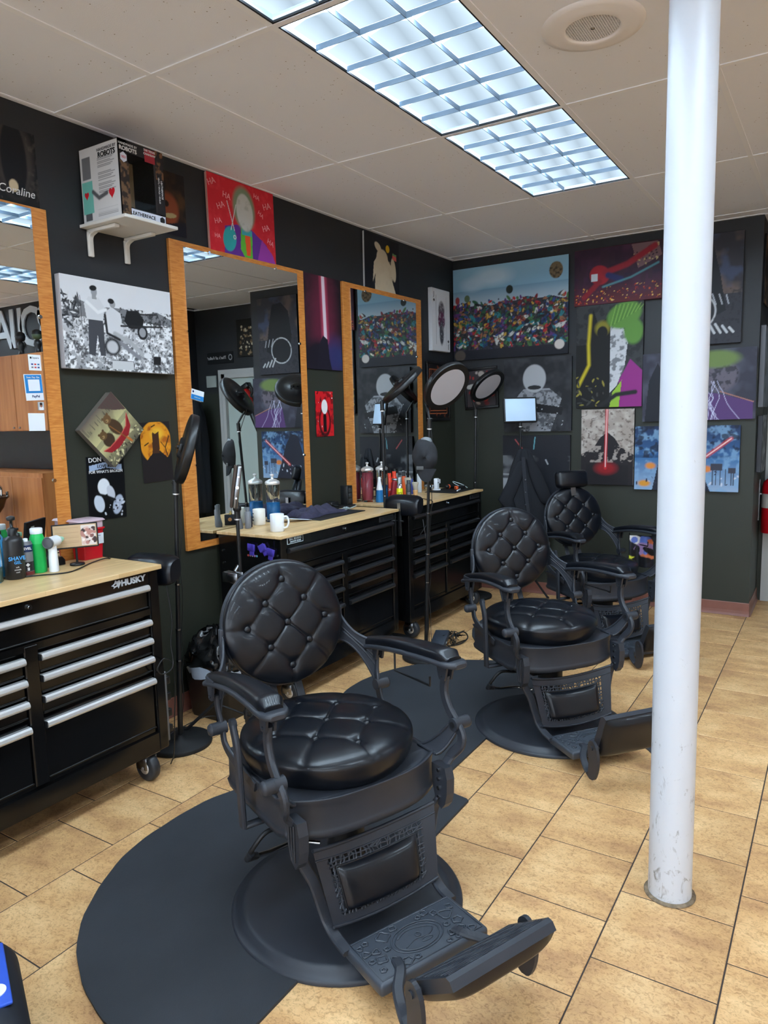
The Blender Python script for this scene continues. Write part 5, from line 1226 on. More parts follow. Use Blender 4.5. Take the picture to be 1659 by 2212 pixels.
letters(t, 'LEATHERFACE', .0125, 'ink_white', (wx+.0012, .106, .155), (ON_LEFT.to_matrix() @ Matrix.Rotation(R_(-90), 3, 'Z')).to_euler()); letters(t, 'VINYL / VINYLE / VINILO', .0105, 'ink_white', (wx+.0012, .090, .150), (ON_LEFT.to_matrix() @ Matrix.Rotation(R_(-90), 3, 'Z')).to_euler())

# ============================================================ CARDS STUCK ON THE MIRRORS
def card(name, label, x, y0, y1, z0, z1, base, ang=0):
    t = thing(name, label, 'card', (x, (y0+y1)/2, (z0+z1)/2), rot=(ON_LEFT.to_matrix() @ Matrix.Rotation(R_(ang), 3, 'Z')).to_euler())
    obj('card_sheet', MB().rbox(-(y1-y0)/2, (y1-y0)/2, -(z1-z0)/2, (z1-z0)/2, 0, .0016, .0007, 1, smooth=False), base, t); return t
MX = XW+.0243
pb = C('card_blue', 40, 130, 200, .4); wt = 'paper'
t = card('payment_card', 'white payment card with tiny logos, topmost on the left mirror', MX, 1.832, 1.888, 1.784, 1.850, wt)
letters(t, 'Square', .011, 'ink_black', (.004, .020, .0017), (0, 0, 0)); obj('logo', MB().rbox(-.022, -.014, .016, .024, .0016, .0022, .0002, 1), 'ink_black', t)
for k, c in enumerate(((40, 60, 140), (200, 40, 40), (40, 110, 170), (120, 120, 124), (200, 60, 60), (60, 70, 130))): obj('logo', MB().box(-.018+.014*(k % 3), -.009+.014*(k % 3), -.010-.013*(k//3), -.004-.013*(k//3), .0016, .0021), C('logo%d' % k, *c), t)
t = card('payment_card', 'blue payment card reading Scan. Pay. Go. on the left mirror', MX, 1.806, 1.886, 1.658, 1.768, wt, 2)
obj('blue_field', MB().box(-.038, .038, -.024, .052, .0016, .0021), pb, t); obj('white_field', MB().box(-.025, .027, -.015, .033, .0021, .0025), wt, t)
letters(t, 'Scan. Pay. Go.', .0105, 'ink_white', (0, .042, .0026), (0, 0, 0), bold=.01); letters(t, 'PayPal', .014, C('navy', 24, 40, 100, .5), (.004, -.038, .0018), (0, 0, 0), bold=.02)
t = card('id_photo', 'tiny portrait photo stuck on the left mirror', MX, 1.857, 1.885, 1.616, 1.652, C('photo_grey', 150, 150, 156, .5))
a = Art(.026, .034, .0015, (176, 186, 190), 3); a.ell(.5, .2, .4, .25, (230, 230, 232)); a.ell(.5, .60, .22, .26, (150, 100, 80)); a.ell(.5, .78, .25, .16, (24, 20, 20), 0, .2)
me = a.mesh(); me.materials.append(M['print']); obj('print', me, None, t, (0, 0, .0020))
card('note_card', 'blank white card low on the left mirror', MX, 1.809, 1.883, 1.529, 1.604, wt, -1)
t = card('business_card', 'small blue and white card clipped to the middle mirror', MX+.006, 2.722, 2.812, 1.662, 1.716, wt, -12)
obj('blue_field', MB().box(-.044, .044, -.026, -.001, .0016, .0021), pb, t); letters(t, 'Book now', .010, 'ink_white', (0, -.013, .0022), (0, 0, 0)); obj('logo', MB().cyl((-.033, .014, .0016), (-.033, .014, .0022), .006, n=14), 'navy', t)

# ============================================================ RING LIGHTS AND STANDS
def basis(nrm, upish=Vector((0, 0, 1))):
    z = Vector(nrm).normalized(); x = upish.cross(z).normalized(); y = z.cross(x); return Matrix((x, y, z)).transposed()
def ring_head(t, c, nrm, R=.163):
    mx = basis(nrm).to_4x4(); mx.translation = Vector(c)
    h = obj('lamp_head', MB().lathe([(R*.955, .016), (R*.99, .018), (R, .010), (R, -.012), (R*.97, -.018), (R*.80, -.021), (.05, -.024), (.045, -.036), (.030, -.040), (0, -.040)], 56), 'black_plastic', t); h.matrix_local = mx
    d = obj('diffuser', MB().lathe([(R*.955, .0155), (R*.6, .0165), (0, .017)], 56), 'diffuser', h)
    b = MB().rbox(-.055, .055, -.018, .018, -.040, -.024, .004, 2)
    for k in range(3): b.cyl((-.032+.032*k, 0, -.040), (-.032+.032*k, 0, -.048), .009, n=14)
    obj('control_box', b, 'black_plastic', h)
    return h
def stand(name, label, base, joint, ringc=None, nrm=None, kind='disc', group=None, la=25, ll=.22):
    t = thing(name, label, 'lamp', (base[0], base[1], 0), group=group)
    j = Vector(joint)-Vector((base[0], base[1], 0)); hgt = j.z
    if kind == 'disc':
        obj('stand_base', MB().lathe([(.150, .0015), (.152, .006), (.152, .018), (.147, .024), (.02, .027), (.018, .05)], 48), 'black_matte', t)
    else:
        for k in range(3):
            an = R_(la+120*k); e = Vector((ll*math.cos(an), ll*math.sin(an), .012)); m_ = Vector((.02*math.cos(an), .02*math.sin(an), .30))
            lg = obj('leg', MB().tube([m_, e], .0085, 8), 'black_matte', t); obj('foot_cap', MB().tube([e-Vector((0, 0, 0)), e+(e-m_).normalized()*.018], .011, 8), 'black_plastic', lg)
            obj('brace', MB().tube([Vector((.012*math.cos(an), .012*math.sin(an), .12)), m_.lerp(e, .45)], .005, 6), 'black_matte', t)
        obj('spider', MB().cyl((0, 0, .10), (0, 0, .14), .018, n=16), 'black_plastic', t); obj('spider', MB().cyl((0, 0, .28), (0, 0, .34), .020, n=16), 'black_plastic', t)
    z0 = .02 if kind == 'disc' else .08
    P = lambda z: Vector((j.x*z/hgt, j.y*z/hgt, z))
    segs = [z0, hgt*.33, hgt*.45, hgt*.62, hgt-.05] if kind == 'disc' else [z0, hgt*.40, hgt*.70, hgt-.03]
    rs = [.0125, .0125, .0105, .0095] if kind == 'disc' else [.013, .011, .0085]
    for k in range(len(segs)-1): obj('pole', MB().cyl(P(segs[k]), P(segs[k+1]), rs[k], n=14), 'black_plastic', t)
    b = MB()
    for k in range(1, len(segs)-1): b.cyl(P(segs[k]-.004), P(segs[k]+.004), rs[k-1]+.002, n=14)
    obj('pole_ring', b, 'steel', t)
    obj('swivel', MB().cyl(P(hgt-.055), P(hgt), .014, n=14).cyl(P(hgt-.058), P(hgt-.05), .0155, n=14), 'black_plastic', t)
    obj('pole_ring', MB().cyl(P(hgt-.064), P(hgt-.057), .0150, n=14), 'alu', t)
    if ringc is not None:
        c = Vector(ringc)-Vector((base[0], base[1], 0)); n = Vector(nrm).normalized()
        dn = c-j; edge = c-(dn-n*dn.dot(n)).normalized()*.165-n*.01
        obj('neck', MB().tube(catmull([P(hgt), (P(hgt)+edge)/2+Vector((0, 0, .003)), edge], 5), .0075, 8).cyl(P(hgt)-RT*.014, P(hgt)+RT*.014, .006, n=10), 'black_plastic', t)
        ring_head(t, c, n)
        # power lead spiralling down the pole
        lead = [edge-n*.02]; rgn = random.Random(int(base[1]*100))
        for k in range(1, 13):
            z = hgt*(1-k/12)+.03; q = P(z); an = rgn.uniform(-1, 1); lead.append(q+RT*.018*(1+.4*an)+Vector((0, 0, 0)))
        obj('power_lead', MB().tube(catmull(lead, 4), .0022, 5), 'black_plastic', t)
    return t
W_ = _fwd
def lamp_normal(frm, toward, right, up):
    # frm: where the lamp hangs; toward: how far it faces the shop's front, right/up: its sideways and upward lean
    v = (Vector(frm)-Vector((0, 0, CAM_H))).normalized(); r = v.cross(Vector((0, 0, 1))).normalized(); u = r.cross(v)
    return (-toward*v+math.sqrt(1-toward**2)*(right*r+up*u)).normalized()
nA = lamp_normal((-2.497, 2.290, 1.430), -.10, .957, -.29); nB = lamp_normal((-2.055, 3.985, 1.725), .60, .72, -.69)
nC = lamp_normal((-2.548, 5.683, 1.785), .48, .66, -.75); nH = lamp_normal((-2.475, 4.165, 1.755), -.10, .66, -.75)
stand('ring_light', 'round black lamp on a disc stand between the silver handled chest and the bin', (-2.650, 2.275), (-2.584, 2.291, 1.284), (-2.547, 2.336, 1.427), nA)
stB = stand('ring_light', 'round lamp on a stand carrying a cap halfway up its pole', (-2.205, 3.935), (-2.130, 3.900, 1.530), (-2.055, 3.985, 1.725), nB)
stand('ring_light', 'round lamp on a stand squeezed between the two far tool chests', (-2.585, 4.095), (-2.583, 4.082, 1.648), (-2.475, 4.165, 1.755), nH)
stand('ring_light', 'round lamp on a stand in the far corner', (-2.600, 5.500), (-2.586, 5.539, 1.586), (-2.517, 5.614, 1.783), nC)

# stand with lit panel and jacket
t = stand('panel_light', 'rectangular lit lamp panel on a stand behind the hanging jacket', (-2.235, 5.640), (-2.235, 5.640, 1.500), None, None, 'tripod')
pm = basis(-W_*.97+RT*.05+UP*.02).to_4x4(); pm.translation = Vector((0, 0, 1.575))
h = obj('lamp_panel', MB().rbox(-.137, .137, -.104, .104, -.022, .004, .008, 2), 'black_plastic', t); h.matrix_local = pm
obj('lit_face', MB().rbox(-.124, .124, -.091, .091, .004, .006, .001, 1), 'panel_lit', h)
obj('bracket', MB().tube([Vector((0, 0, 1.49)), Vector((0, .012, 1.52)), Vector((0, .02, 1.56))], .008, 8), 'black_plastic', t)
# hanging jacket
def hanging_cloth(name, label, cat, loc, prof, n=40, seed=1, mt='cloth', squash=.55, rz=0):
    rg = random.Random(seed); ph = [rg.uniform(0, 6) for _ in range(4)]
    rings = []
    for z, w_, ox in prof:
        r = []
        for k in range(n):
            a = 2*math.pi*k/n; f = 1+.10*math.sin(5*a+ph[0]+z*3)+.07*math.sin(9*a+ph[1]-z*4)+.05*math.sin(14*a+ph[2]+z*6)
            r.append(Vector((ox+w_*f*math.cos(a), w_*squash*f*math.sin(a), z)))
        rings.append(r)
    t = thing(name, label, cat, loc, rz); obj('cloth_body', MB().loft(rings), mt, t); return t
rzv = math.atan2(RT.y, RT.x)
t = hanging_cloth('jacket', 'black button jacket hanging from the panel lamp stand', 'jacket', (-2.165, 5.545, 0), [(1.265, .018, .0), (1.255, .045, .0), (1.19, .075, .0), (1.10, .105, .0), (1.0, .130, .0), (.88, .155, .0), (.76, .170, .0), (.66, .165, .01), (.60, .160, .01), (.50, .15, .01), (.40, .12, .01), (.395, .05, .01)], rz=rzv, squash=.36)
b = MB().loft([[Vector((x+w_*math.cos(a)*(1+.12*math.sin(3*a+z*9)), -.045+w_*.5*math.sin(a), z)) for a in [2*math.pi*k/20 for k in range(20)]] for z, x, w_ in ((1.17, -.03, .03), (1.05, -.07, .05), (.95, -.12, .06), (.86, -.165, .062), (.80, -.13, .05), (.78, -.12, .02))])
obj('sleeve', b, 'cloth', t)
b = MB().loft([[Vector((x+w_*math.cos(a)*(1+.12*math.sin(3*a+z*9)), -.04+w_*.5*math.sin(a), z)) for a in [2*math.pi*k/20 for k in range(20)]] for z, x, w_ in ((1.18, .04, .03), (1.05, .085, .05), (.93, .13, .055), (.84, .165, .05), (.82, .165, .02))])
obj('sleeve', b, 'cloth', t)
obj('front_placket', MB().ribbon(catmull([(-.02, -.055, 1.20), (-.01, -.066, 1.05), (.0, -.074, .9), (.02, -.074, .75), (.03, -.07, .62)], 5), (1, 0, 0), .03, .006), C('cloth_fold', 40, 42, 48, .9), t)
for z in (1.02, .92, .82): obj('button', MB().cyl((-.005, -.079, z), (-.005, -.083, z), .006, n=12), 'alu_dark', t)

# cap on the pole of the second lamp
t = thing('cap', 'worn black baseball cap hanging on a lamp stand pole', 'cap', (-2.137, 3.845, 1.285), rz=math.atan2(RT.y, RT.x))
# crown: elongated dome facing the room, seams as shallow ridges
def crown(u, v):
    a = 2*math.pi*u; r = math.sin(v*math.pi/2); rip = 1-.02*abs(math.sin(3*a))+.015*math.sin(7*a+v*5)
    return (.078*r*rip*math.cos(a), -.015-.075*math.cos(v*math.pi/2)*(1-.1*math.sin(2*a)), .020+.115*r*rip*math.sin(a)*(1 if math.sin(a) > 0 else .86))
obj('crown', MB().grid(crown, 48, 16), 'cap', t)
def brim(u, v):
    x = -.062+.124*u; cu = 1-(2*u-1)**2
    return (x*(1-.30*v*v)+.004, -.040-.026*cu-.006*v, -.050-.080*v*(.30+.70*cu**.5)-.006*(1-cu))
obj('brim', MB().grid(brim, 20, 8).grid(lambda u, v: (brim(u, v)[0], brim(u, v)[1]+.005, brim(u, v)[2]), 20, 8), 'cap', t)
obj('crown_button', MB().lathe([(.008, 0), (.006, .004), (0, .005)], 12, mx=Matrix.Translation((-.008, -.091, .025)) @ Matrix.Rotation(R_(90), 4, 'X')), 'cap', t)
obj('rear_strap', MB().ribbon(catmull([(-.02, -.035, .120), (.0, -.045, .128), (.03, -.042, .122), (.042, -.03, .105)], 4), (0, .3, 1), .022, .003), C('strap_grey', 118, 124, 128, .5), t)
obj('front_patch', MB().rbox(-.050, -.008, -.0735, -.070, -.056, -.034, .001, 1, mx=Matrix.Rotation(R_(-4), 4, 'Z')), C('patch_grey', 84, 84, 84, .8), t)

# tripod with phone light left of the middle chest
t = stand('tripod_light', 'thin tripod carrying a slim lamp panel left of the middle chest', (-2.405, 2.490), (-2.398, 2.486, 1.150), None, None, 'tripod', la=203, ll=.34)
pm = basis((.957*RT-.1*UP+.22*W_)).to_4x4(); pm.translation = Vector((.007, -.004, 1.245))
h = obj('lamp_panel', MB().rbox(-.062, .062, -.100, .100, -.004, .018, .006, 2), 'steel', t); h.matrix_local = pm
obj('rear_shell', MB().rbox(-.060, .060, -.098, .098, -.018, -.004, .006, 2), C('brown_grille', 64, 50, 42, .6), h)
obj('dial', MB().cyl((-.064, .0, .006), (-.070, .0, .006), .008, n=14).cyl((-.064, .05, .006), (-.068, .05, .006), .005, n=12).cyl((-.064, -.05, .006), (-.068, -.05, .006), .005, n=12), 'alu', h)
obj('ball_head', MB().lathe([(.012, 0), (.020, .008), (.020, .022), (.010, .03), (.012, .045)], 16, o=(.007, -.004, 1.125)), 'black_plastic', t)
b = MB().rbox(-.045, .045, -.02, .02, -.022, .022, .004, 2, mx=Matrix.Translation((-.005, -.045, .815)) @ Matrix.Rotation(R_(10), 4, 'Y')); obj('phone_clamp', b, 'black_plastic', t)
obj('clamp_jaw', MB().rbox(-.050, .045, -.068, -.062, .795, .842, .002, 1).rbox(-.050, .045, -.030, -.024, .795, .842, .002, 1).cyl((-.003, -.03, .84), (-.003, -.004, .865), .009, n=12), 'steel', t)

# ============================================================ BIN, BAG, CABLES ON THE FLOOR
t = thing('trash_can', 'black waste bin with a crumpled black liner by the left wall', 'bin', (-2.745, 2.665, 0))
def rr(w_, d_, z, r=.03, n=8):
    out = []
    for cx, cy, a0 in ((w_-r, d_-r, 0), (-w_+r, d_-r, 90), (-w_+r, -d_+r, 180), (w_-r, -d_+r, 270)):
        for k in range(n): a = R_(a0+90*k/(n-1)); out.append(Vector((cx+r*math.cos(a), cy+r*math.sin(a), z)))
    return out
obj('bin_body', MB().loft([rr(.130, .110, .001), rr(.135, .115, .02), rr(.150, .130, .27), rr(.157, .135, .275), rr(.157, .135, .295), rr(.146, .125, .295), rr(.138, .115, .12)]), 'black_plastic', t)
def crump(z0, z1, w_, d_, seed, top):
    rg = random.Random(seed); rings = []; K = 9
    for i in range(K+1):
        f = i/K; z = z0+(z1-z0)*f; s_ = 1-(f**2)*top; base = rr(w_*s_, d_*s_, z, .03*s_, 14); rings.append([v+Vector((rg.uniform(-.009, .009), rg.uniform(-.009, .009), rg.uniform(-.010, .010))) for v in base])
    return MB().loft(rings, smooth=False)
rgb_ = random.Random(4); K = 60; rings = []
for i, (z, f) in enumerate(((.262, 1.03), (.275, 1.07), (.30, 1.06), (.325, 1.04), (.345, 1.02), (.365, .97), (.385, .88), (.405, .74), (.425, .56), (.44, .36), (.45, .12))):
    amp = .010+.016*min(1, i/5)
    ph = [rgb_.uniform(0, 6) for _ in range(3)]
    rings.append([Vector((.158*f*math.copysign(abs(math.cos(a))**.6, math.cos(a))*(1+.05*math.sin(9*a+ph[0]))+rgb_.uniform(-.4, .4)*amp-.02*(i > 6), .136*f*math.copysign(abs(math.sin(a))**.6, math.sin(a))*(1+.05*math.sin(7*a+ph[1]))+rgb_.uniform(-.4, .4)*amp, z+amp*(.8*math.sin(6*a+ph[2])+.5*math.sin(13*a+ph[0])))) for a in [2*math.pi*k/K for k in range(K)]])
obj('bin_liner', MB().loft(rings, smooth=True), 'bag', t)
obj('liner_edge', MB().loft([[Vector((v.x*1.02, v.y*1.02, v.z-.028*(1 if k % 7 else .4))) for k, v in enumerate(rings[0])], [Vector((v.x*1.015, v.y*1.015, v.z+.004)) for v in rings[1]]], caps=False), 'liner_white', t)
t = thing('power_brick', 'black power adaptor tangled in cables under the capped lamp', 'power adaptor', (-2.230, 4.195, 0))
obj('brick_body', MB().rbox(-.05, .05, -.085, .085, .03, .075, .008, 2, mx=Matrix.Rotation(R_(20), 4, 'X') @ Matrix.Rotation(R_(12), 4, 'Z')), C('adaptor_grey', 52, 58, 68, .45), t)
obj('small_tag', MB().box(.051, .0515, -.035, -.018, .045, .055, mx=Matrix.Rotation(R_(20), 4, 'X') @ Matrix.Rotation(R_(12), 4, 'Z')), 'label_white', t)
rg = random.Random(3); b = MB()
for q in range(5):
    P = [(.03+rg.uniform(-.05, .09), .03+rg.uniform(-.05, .13), rg.uniform(.005, .09)) for _ in range(8)]; b.tube(catmull(P, 6), .0026, 6)
b.tube(catmull([(.06, .08, .06), (.10, .14, .075), (.12, .16, .03), (.10, .08, .006), (.05, .0, .006)], 6), .005, 8)
obj('cable', b, 'black_plastic', t)
def cord(label, pts, r=.0025, mt='black_plastic', name='cord'):
    p0 = Vector(pts[0]); o = obj(name, MB().tube(catmull([Vector(p)-p0 for p in pts], 8), r, 6), mt, None, p0); tag(o, label, 'cable'); return o
cord('thin grey cable falling down the capped lamp stand to the floor', [(-2.22, 3.955, .90), (-2.195, 3.96, .7), (-2.20, 3.965, .5), (-2.185, 3.97, .3), (-2.18, 3.97, .1), (-2.15, 4.0, .006), (-2.10, 4.08, .006)], .002, 'alu_dark')
cord('dark cables lying by the foot of the left lamp stand', [(-2.75, 2.10, .006), (-2.70, 2.45, .05), (-2.60, 2.52, .045), (-2.50, 2.50, .012), (-2.44, 2.42, .006), (-2.40, 2.52, .006)], .0025)
cord('black cable hanging with a loop at the end of the silver handled chest', [(-2.44, 2.075, .85), (-2.425, 2.08, .70), (-2.43, 2.07, .60), (-2.415, 2.06, .50), (-2.43, 2.015, .475), (-2.425, 1.985, .51), (-2.42, 2.02, .545), (-2.42, 2.065, .50), (-2.43, 2.078, .40), (-2.45, 2.08, .25), (-2.47, 2.08, .08), (-2.52, 2.10, .006)], .0028)
cord('long black cable lying across the left worktop', [(-2.90, 1.50, .954), (-2.78, 1.58, .954), (-2.708, 1.669, .954), (-2.652, 1.751, .954), (-2.68, 1.83, .954), (-2.746, 1.945, .954), (-2.753, 2.03, .954), (-2.80, 2.06, .90), (-2.80, 2.07, .6)], .003)
t = thing('power_strip', 'slim power strip fixed to the end of the silver handled chest', 'power strip', (-2.50, 2.062, .30))
obj('strip_body', MB().rbox(-.02, .02, -.012, .014, -.16, .16, .004, 2), C('strip_grey', 110, 110, 112, .4), t)
for k in range(4): obj('plug', MB().rbox(-.013, .013, .014, .040, -.13+.075*k, -.095+.075*k, .004, 2), 'black_plastic', t)

def headrest_pad(label, loc, rz):
    t = thing('headrest', label, 'headrest', loc, rz)
    obj('pad', MB().loft([[Vector((-.13+.26*u, .048*math.copysign(abs(math.cos(a))**.7, math.cos(a))*(1-.25*abs(2*u-1)**6), .065*math.copysign(abs(math.sin(a))**.6, math.sin(a))*(1-.3*abs(2*u-1)**6)+.015*math.cos(a))) for a in [2*math.pi*k/28 for k in range(28)]] for u in (0, .02, .06, .15, .35, .5, .65, .85, .94, .98, 1)]), 'leather', t)
    obj('mount_bar', MB().box(-.012, .012, -.062, -.050, -.20, .02).cyl((-.03, -.056, -.10), (.03, -.056, -.10), .006, n=10), 'steel', t)
    return t
headrest_pad('black headrest pad hung on the end of the silver handled chest', (-2.575, 2.118, .905), R_(8))
headrest_pad('black headrest pad propped between the two far tool chests', (-2.440, 4.095, .965), R_(-4))

# ============================================================ ITEMS, LEFT WORKTOP (z .950)
ZA = .950
def bottle(name, label, cat, loc, prof, mt, n=28, parts=(), z=ZA):
    t = thing(name, label, cat, (loc[0], loc[1], z)); obj('bottle_body', MB().lathe(prof, n), mt, t)
    for nm, pr, m_ in parts: obj(nm, MB().lathe(pr, n), m_, t)
    return t
t = bottle('pump_bottle', 'tall black pump bottle with blue lettering on the left worktop', 'bottle', (-2.762, 1.600), [(.034, .001), (.0375, .004), (.0375, .150), (.034, .162), (.018, .170), (.014, .176)], C('bottle_black', 34, 34, 36, .35),
    parts=[('pump_collar', [(.016, .172), (.0165, .20), (.010, .205), (.006, .206), (.006, .232), (.014, .234), (.016, .238), (.016, .246), (.013, .249), (.003, .252)], 'black_plastic')])
fa = math.atan2(0-1.6, 0+2.762)   # faces the room
def on_cyl(t, txt, size, mt, r, z, ang, **kw):
    a = ang; letters(t, txt, size, mt, (r*math.cos(a), r*math.sin(a), z), (Matrix.Rotation(a+R_(90), 3, 'Z') @ Matrix.Rotation(R_(90), 3, 'X')).to_euler(), **kw)
on_cyl(t, 'SHAVE', .021, C('ink_blue', 70, 150, 210, .5), .0382, .085, fa+.25, bold=.02); on_cyl(t, 'GEL', .016, 'ink_blue', .0382, .068, fa+.30, bold=.02)
for k, s_ in enumerate(('soft', 'smooth', 'cool')): on_cyl(t, s_, .008, 'ink_white', .0382, .050-.010*k, fa+.25)
bottle('spray_bottle', 'light blue bottle behind the black pump bottle', 'bottle', (-2.868, 1.580), [(.040, .001), (.042, .01), (.042, .12), (.036, .16), (.018, .19), (.014, .215)], C('bottle_sky', 70, 160, 216, .25), parts=[('cap', [(.017, .200), (.018, .235), (.012, .238)], 'white')])
t = bottle('glass_jar', 'glass jar with a round chrome lid at the left edge', 'jar', (-2.765, 1.500), [(.040, .001), (.045, .006), (.045, .165), (.041, .170)], 'glass', parts=[('lid', [(.046, .166), (.049, .172), (.047, .185), (.034, .205), (.010, .214), (.009, .228), (.013, .234), (.004, .240)], 'chrome')])
obj('liquid', MB().lathe([(.039, .004), (.042, .008), (.042, .060), (0, .060)], 24), C('murky_liquid', 90, 110, 100, .2), t)
bottle('pump_bottle', 'small black pump bottle behind the grey can', 'bottle', (-2.850, 1.668), [(.024, .001), (.026, .004), (.026, .13), (.012, .145)], 'bottle_black', parts=[('pump_collar', [(.013, .142), (.014, .165), (.006, .168), (.006, .178), (.012, .18), (.010, .188)], 'black_plastic')])
t = bottle('spray_can', 'grey spray can with a dark blue top band on the left worktop', 'can', (-2.775, 1.659), [(.0235, .001), (.0255, .004), (.0255, .128), (.022, .136), (.0225, .139)], C('can_grey', 128, 132, 138, .4, metal=.4), parts=[('top_band', [(.0259, .098), (.0259, .126)], C('can_navy', 30, 50, 90, .4)), ('bottom_band', [(.0259, .004), (.0259, .018)], C('can_maroon', 104, 40, 40, .4)), ('label_band', [(.0258, .020), (.0258, .058)], C('can_black', 34, 34, 38, .4)), ('nozzle', [(.010, .138), (.010, .15), (.004, .152)], 'white')])
on_cyl(t, 'LEVEL', .014, 'ink_white', .0263, .112, fa+.1, bold=.03)
P = MB().prism([(0, .008), (.008, 0), (0, -.008), (-.008, 0)], 0, .0006, lambda u, v, h: ((.0262+h)*math.cos(fa+.1+u/.026), (.0262+h)*math.sin(fa+.1+u/.026), .046+v)); obj('hazard_mark', P, 'ink_white', t)
o = MB()
for k in range(9): o.box(-.0005, .0005, -.0004-.0004*(k % 3), .0004+.0004*(k % 2), 0, .012, mx=Matrix.Rotation(fa+.02+.02*k*1.7, 4, 'Z') @ Matrix.Translation((.0262, 0, .023)))
obj('stripes', o, 'ink_white', t)
bottle('powder_bottle', 'bright green bottle with a white cap on the left worktop', 'bottle', (-2.785, 1.716), [(.028, .001), (.0305, .005), (.0305, .118), (.0315, .121), (.0315, .124), (.030, .127), (.029, .140), (.024, .158), (.020, .165)], C('bottle_green', 20, 176, 84, .4), parts=[('cap', [(.0235, .162), (.0245, .166), (.0245, .182), (.022, .185), (0, .185)], 'white')])
t = thing('mini_dryer', 'small white hand dryer standing on its handle on the left worktop', 'dryer', (-2.735, 1.750, ZA), rz=R_(-63))
obj('handle', MB().lathe([(.0185, .001), (.0195, .005), (.0185, .05), (.0165, .095), (.016, .11)], 24), 'white', t)
obj('barrel', MB().cyl((-.035, 0, .125), (.030, 0, .125), .0225, .0235, n=28), 'white', t)
obj('nozzle', MB().cyl((-.038, 0, .125), (-.080, 0, .125), .019, .009, n=24), C('mint', 150, 210, 190, .4), t)
obj('intake_grille', MB().cyl((.030, 0, .125), (.034, 0, .125), .0225, .020, n=28).torus((.031, 0, .125), .0225, .0025, (1, 0, 0), 28, 6), 'alu_dark', t)
t = thing('photo_frame', 'black framed letter and family photo on a round foot', 'frame', (-2.770, 1.882, ZA), rz=R_(-122))
obj('foot', MB().lathe([(.030, .001), (.031, .005), (.029, .010), (.006, .012)], 32), 'black_plastic', t); obj('stem', MB().cyl((0, 0, .01), (0, 0, .075), .0048, n=12), 'black_plastic', t)
fr = Matrix.Translation((0, 0, .128)) @ Matrix.Rotation(R_(8), 4, 'X')
o = obj('frame_body', MB().rbox(-.092, .092, -.006, .006, -.053, .053, .002, 1, smooth=False), 'black_matte', t); o.matrix_local = fr
a = Art(.172, .094, .0016, (188, 158, 122), 51)
for k in range(11): a.line([(.05, .88-.075*k), (.58, .88-.075*k)], .0006, (150, 120, 90), .5, .8)
a.poly([(.64, .05), (.98, .05), (.98, .95), (.64, .95)], (206, 196, 190)); a.dabs(34, (.66, .96, .12, .85), .006, [(60, 44, 44), (226, 214, 206), (170, 120, 110), (120, 80, 76), (200, 170, 160)], .3, 2)
me = a.mesh(); me.materials.append(M['gprint']); obj('print', me, None, o, (0, .0068, 0), Matrix(((-1, 0, 0), (0, 0, 1), (0, 1, 0))).to_euler())
obj('price_tag', MB().box(.02, .05, -.0072, -.006, -.02, .03), 'label_white', o)
t = thing('clipper_dock', 'black clipper charging dock holding a chrome clipper behind the photo frame', 'charger', (-2.868, 1.800, ZA))
obj('dock_body', MB().loft([rr(.035, .075, .001, .015), rr(.035, .075, .02, .015), rr(.028, .066, .035, .015)]), 'black_plastic', t)
obj('clipper', MB().lathe([(.014, .03), (.019, .06), (.020, .10), (.016, .12), (.010, .128)], 20, mx=Matrix.Translation((0, .035, 0)) @ Matrix.Rotation(R_(12), 4, 'X')), 'chrome', t)
t = thing('sharps_container', 'red sharps bin with a clear lid at the end of the left worktop', 'container', (-2.865, 2.005, ZA))
obj('red_bin', MB().loft([rr(.042, .047, .001, .008), rr(.049, .055, .130, .008), rr(.056, .060, .134, .008), rr(.056, .060, .140, .008)], smooth=False), C('sharps_red', 200, 24, 38, .35), t)
obj('clear_lid', MB().loft([rr(.050, .055, .1405, .01), rr(.050, .055, .168, .01), rr(.058, .064, .172, .01), rr(.052, .058, .180, .01), rr(.03, .03, .184, .01)], smooth=False), C('frosted', 200, 176, 186, .3), t)
obj('paper_label', MB().box(.0495, .0510, -.044, .046, .070, .118, mx=Matrix.Rotation(R_(3), 4, 'Y')), 'paper', t)
obj('paper_label', MB().box(-.03, .03, -.0540, -.0528, .070, .112), 'paper', t)
for k in range(3): obj('small_print', MB().box(.0511, .0513, -.036, .030-.01*k, .106-.009*k, .108-.009*k, mx=Matrix.Rotation(R_(3), 4, 'Y')), 'ink_black', t)

# ============================================================ ITEMS, MIDDLE WORKTOP (z .947)
ZB = .947
def barb_jar(label, x, y, liq, lev):
    t = thing('disinfectant_jar', label, 'jar', (x, y, ZB))
    obj('glass_body', MB().lathe([(.044, .001), (.0455, .006), (.040, .014), (.0405, .225), (.039, .228)], 36), 'glass', t)
    b = MB()
    for k in range(18): a = 2*math.pi*k/18; b.tube([(.0405*math.cos(a), .0405*math.sin(a), .02), (.0405*math.cos(a), .0405*math.sin(a), .215)], .0012, 5)
    obj('flute', b, 'glass', t)
    obj('liquid', MB().lathe([(.034, .014), (.037, .018), (.037, lev), (0, lev)], 28), liq, t)
    obj('lid', MB().lathe([(.0425, .222), (.0440, .226), (.0440, .236), (.040, .242), (.022, .252), (.008, .256), (.0065, .270), (.012, .275), (.012, .281), (.004, .284)], 36), 'alu', t)
    obj('comb_basket', MB().cyl((0, 0, .02), (0, 0, .22), .0025, n=8).cyl((0, 0, .05), (0, 0, .053), .026, n=20), 'chrome', t)
    return t
barb_jar('fluted glass jar of blue liquid with a metal lid behind the mugs', -2.850, 3.262, 'blue_liquid', .115)
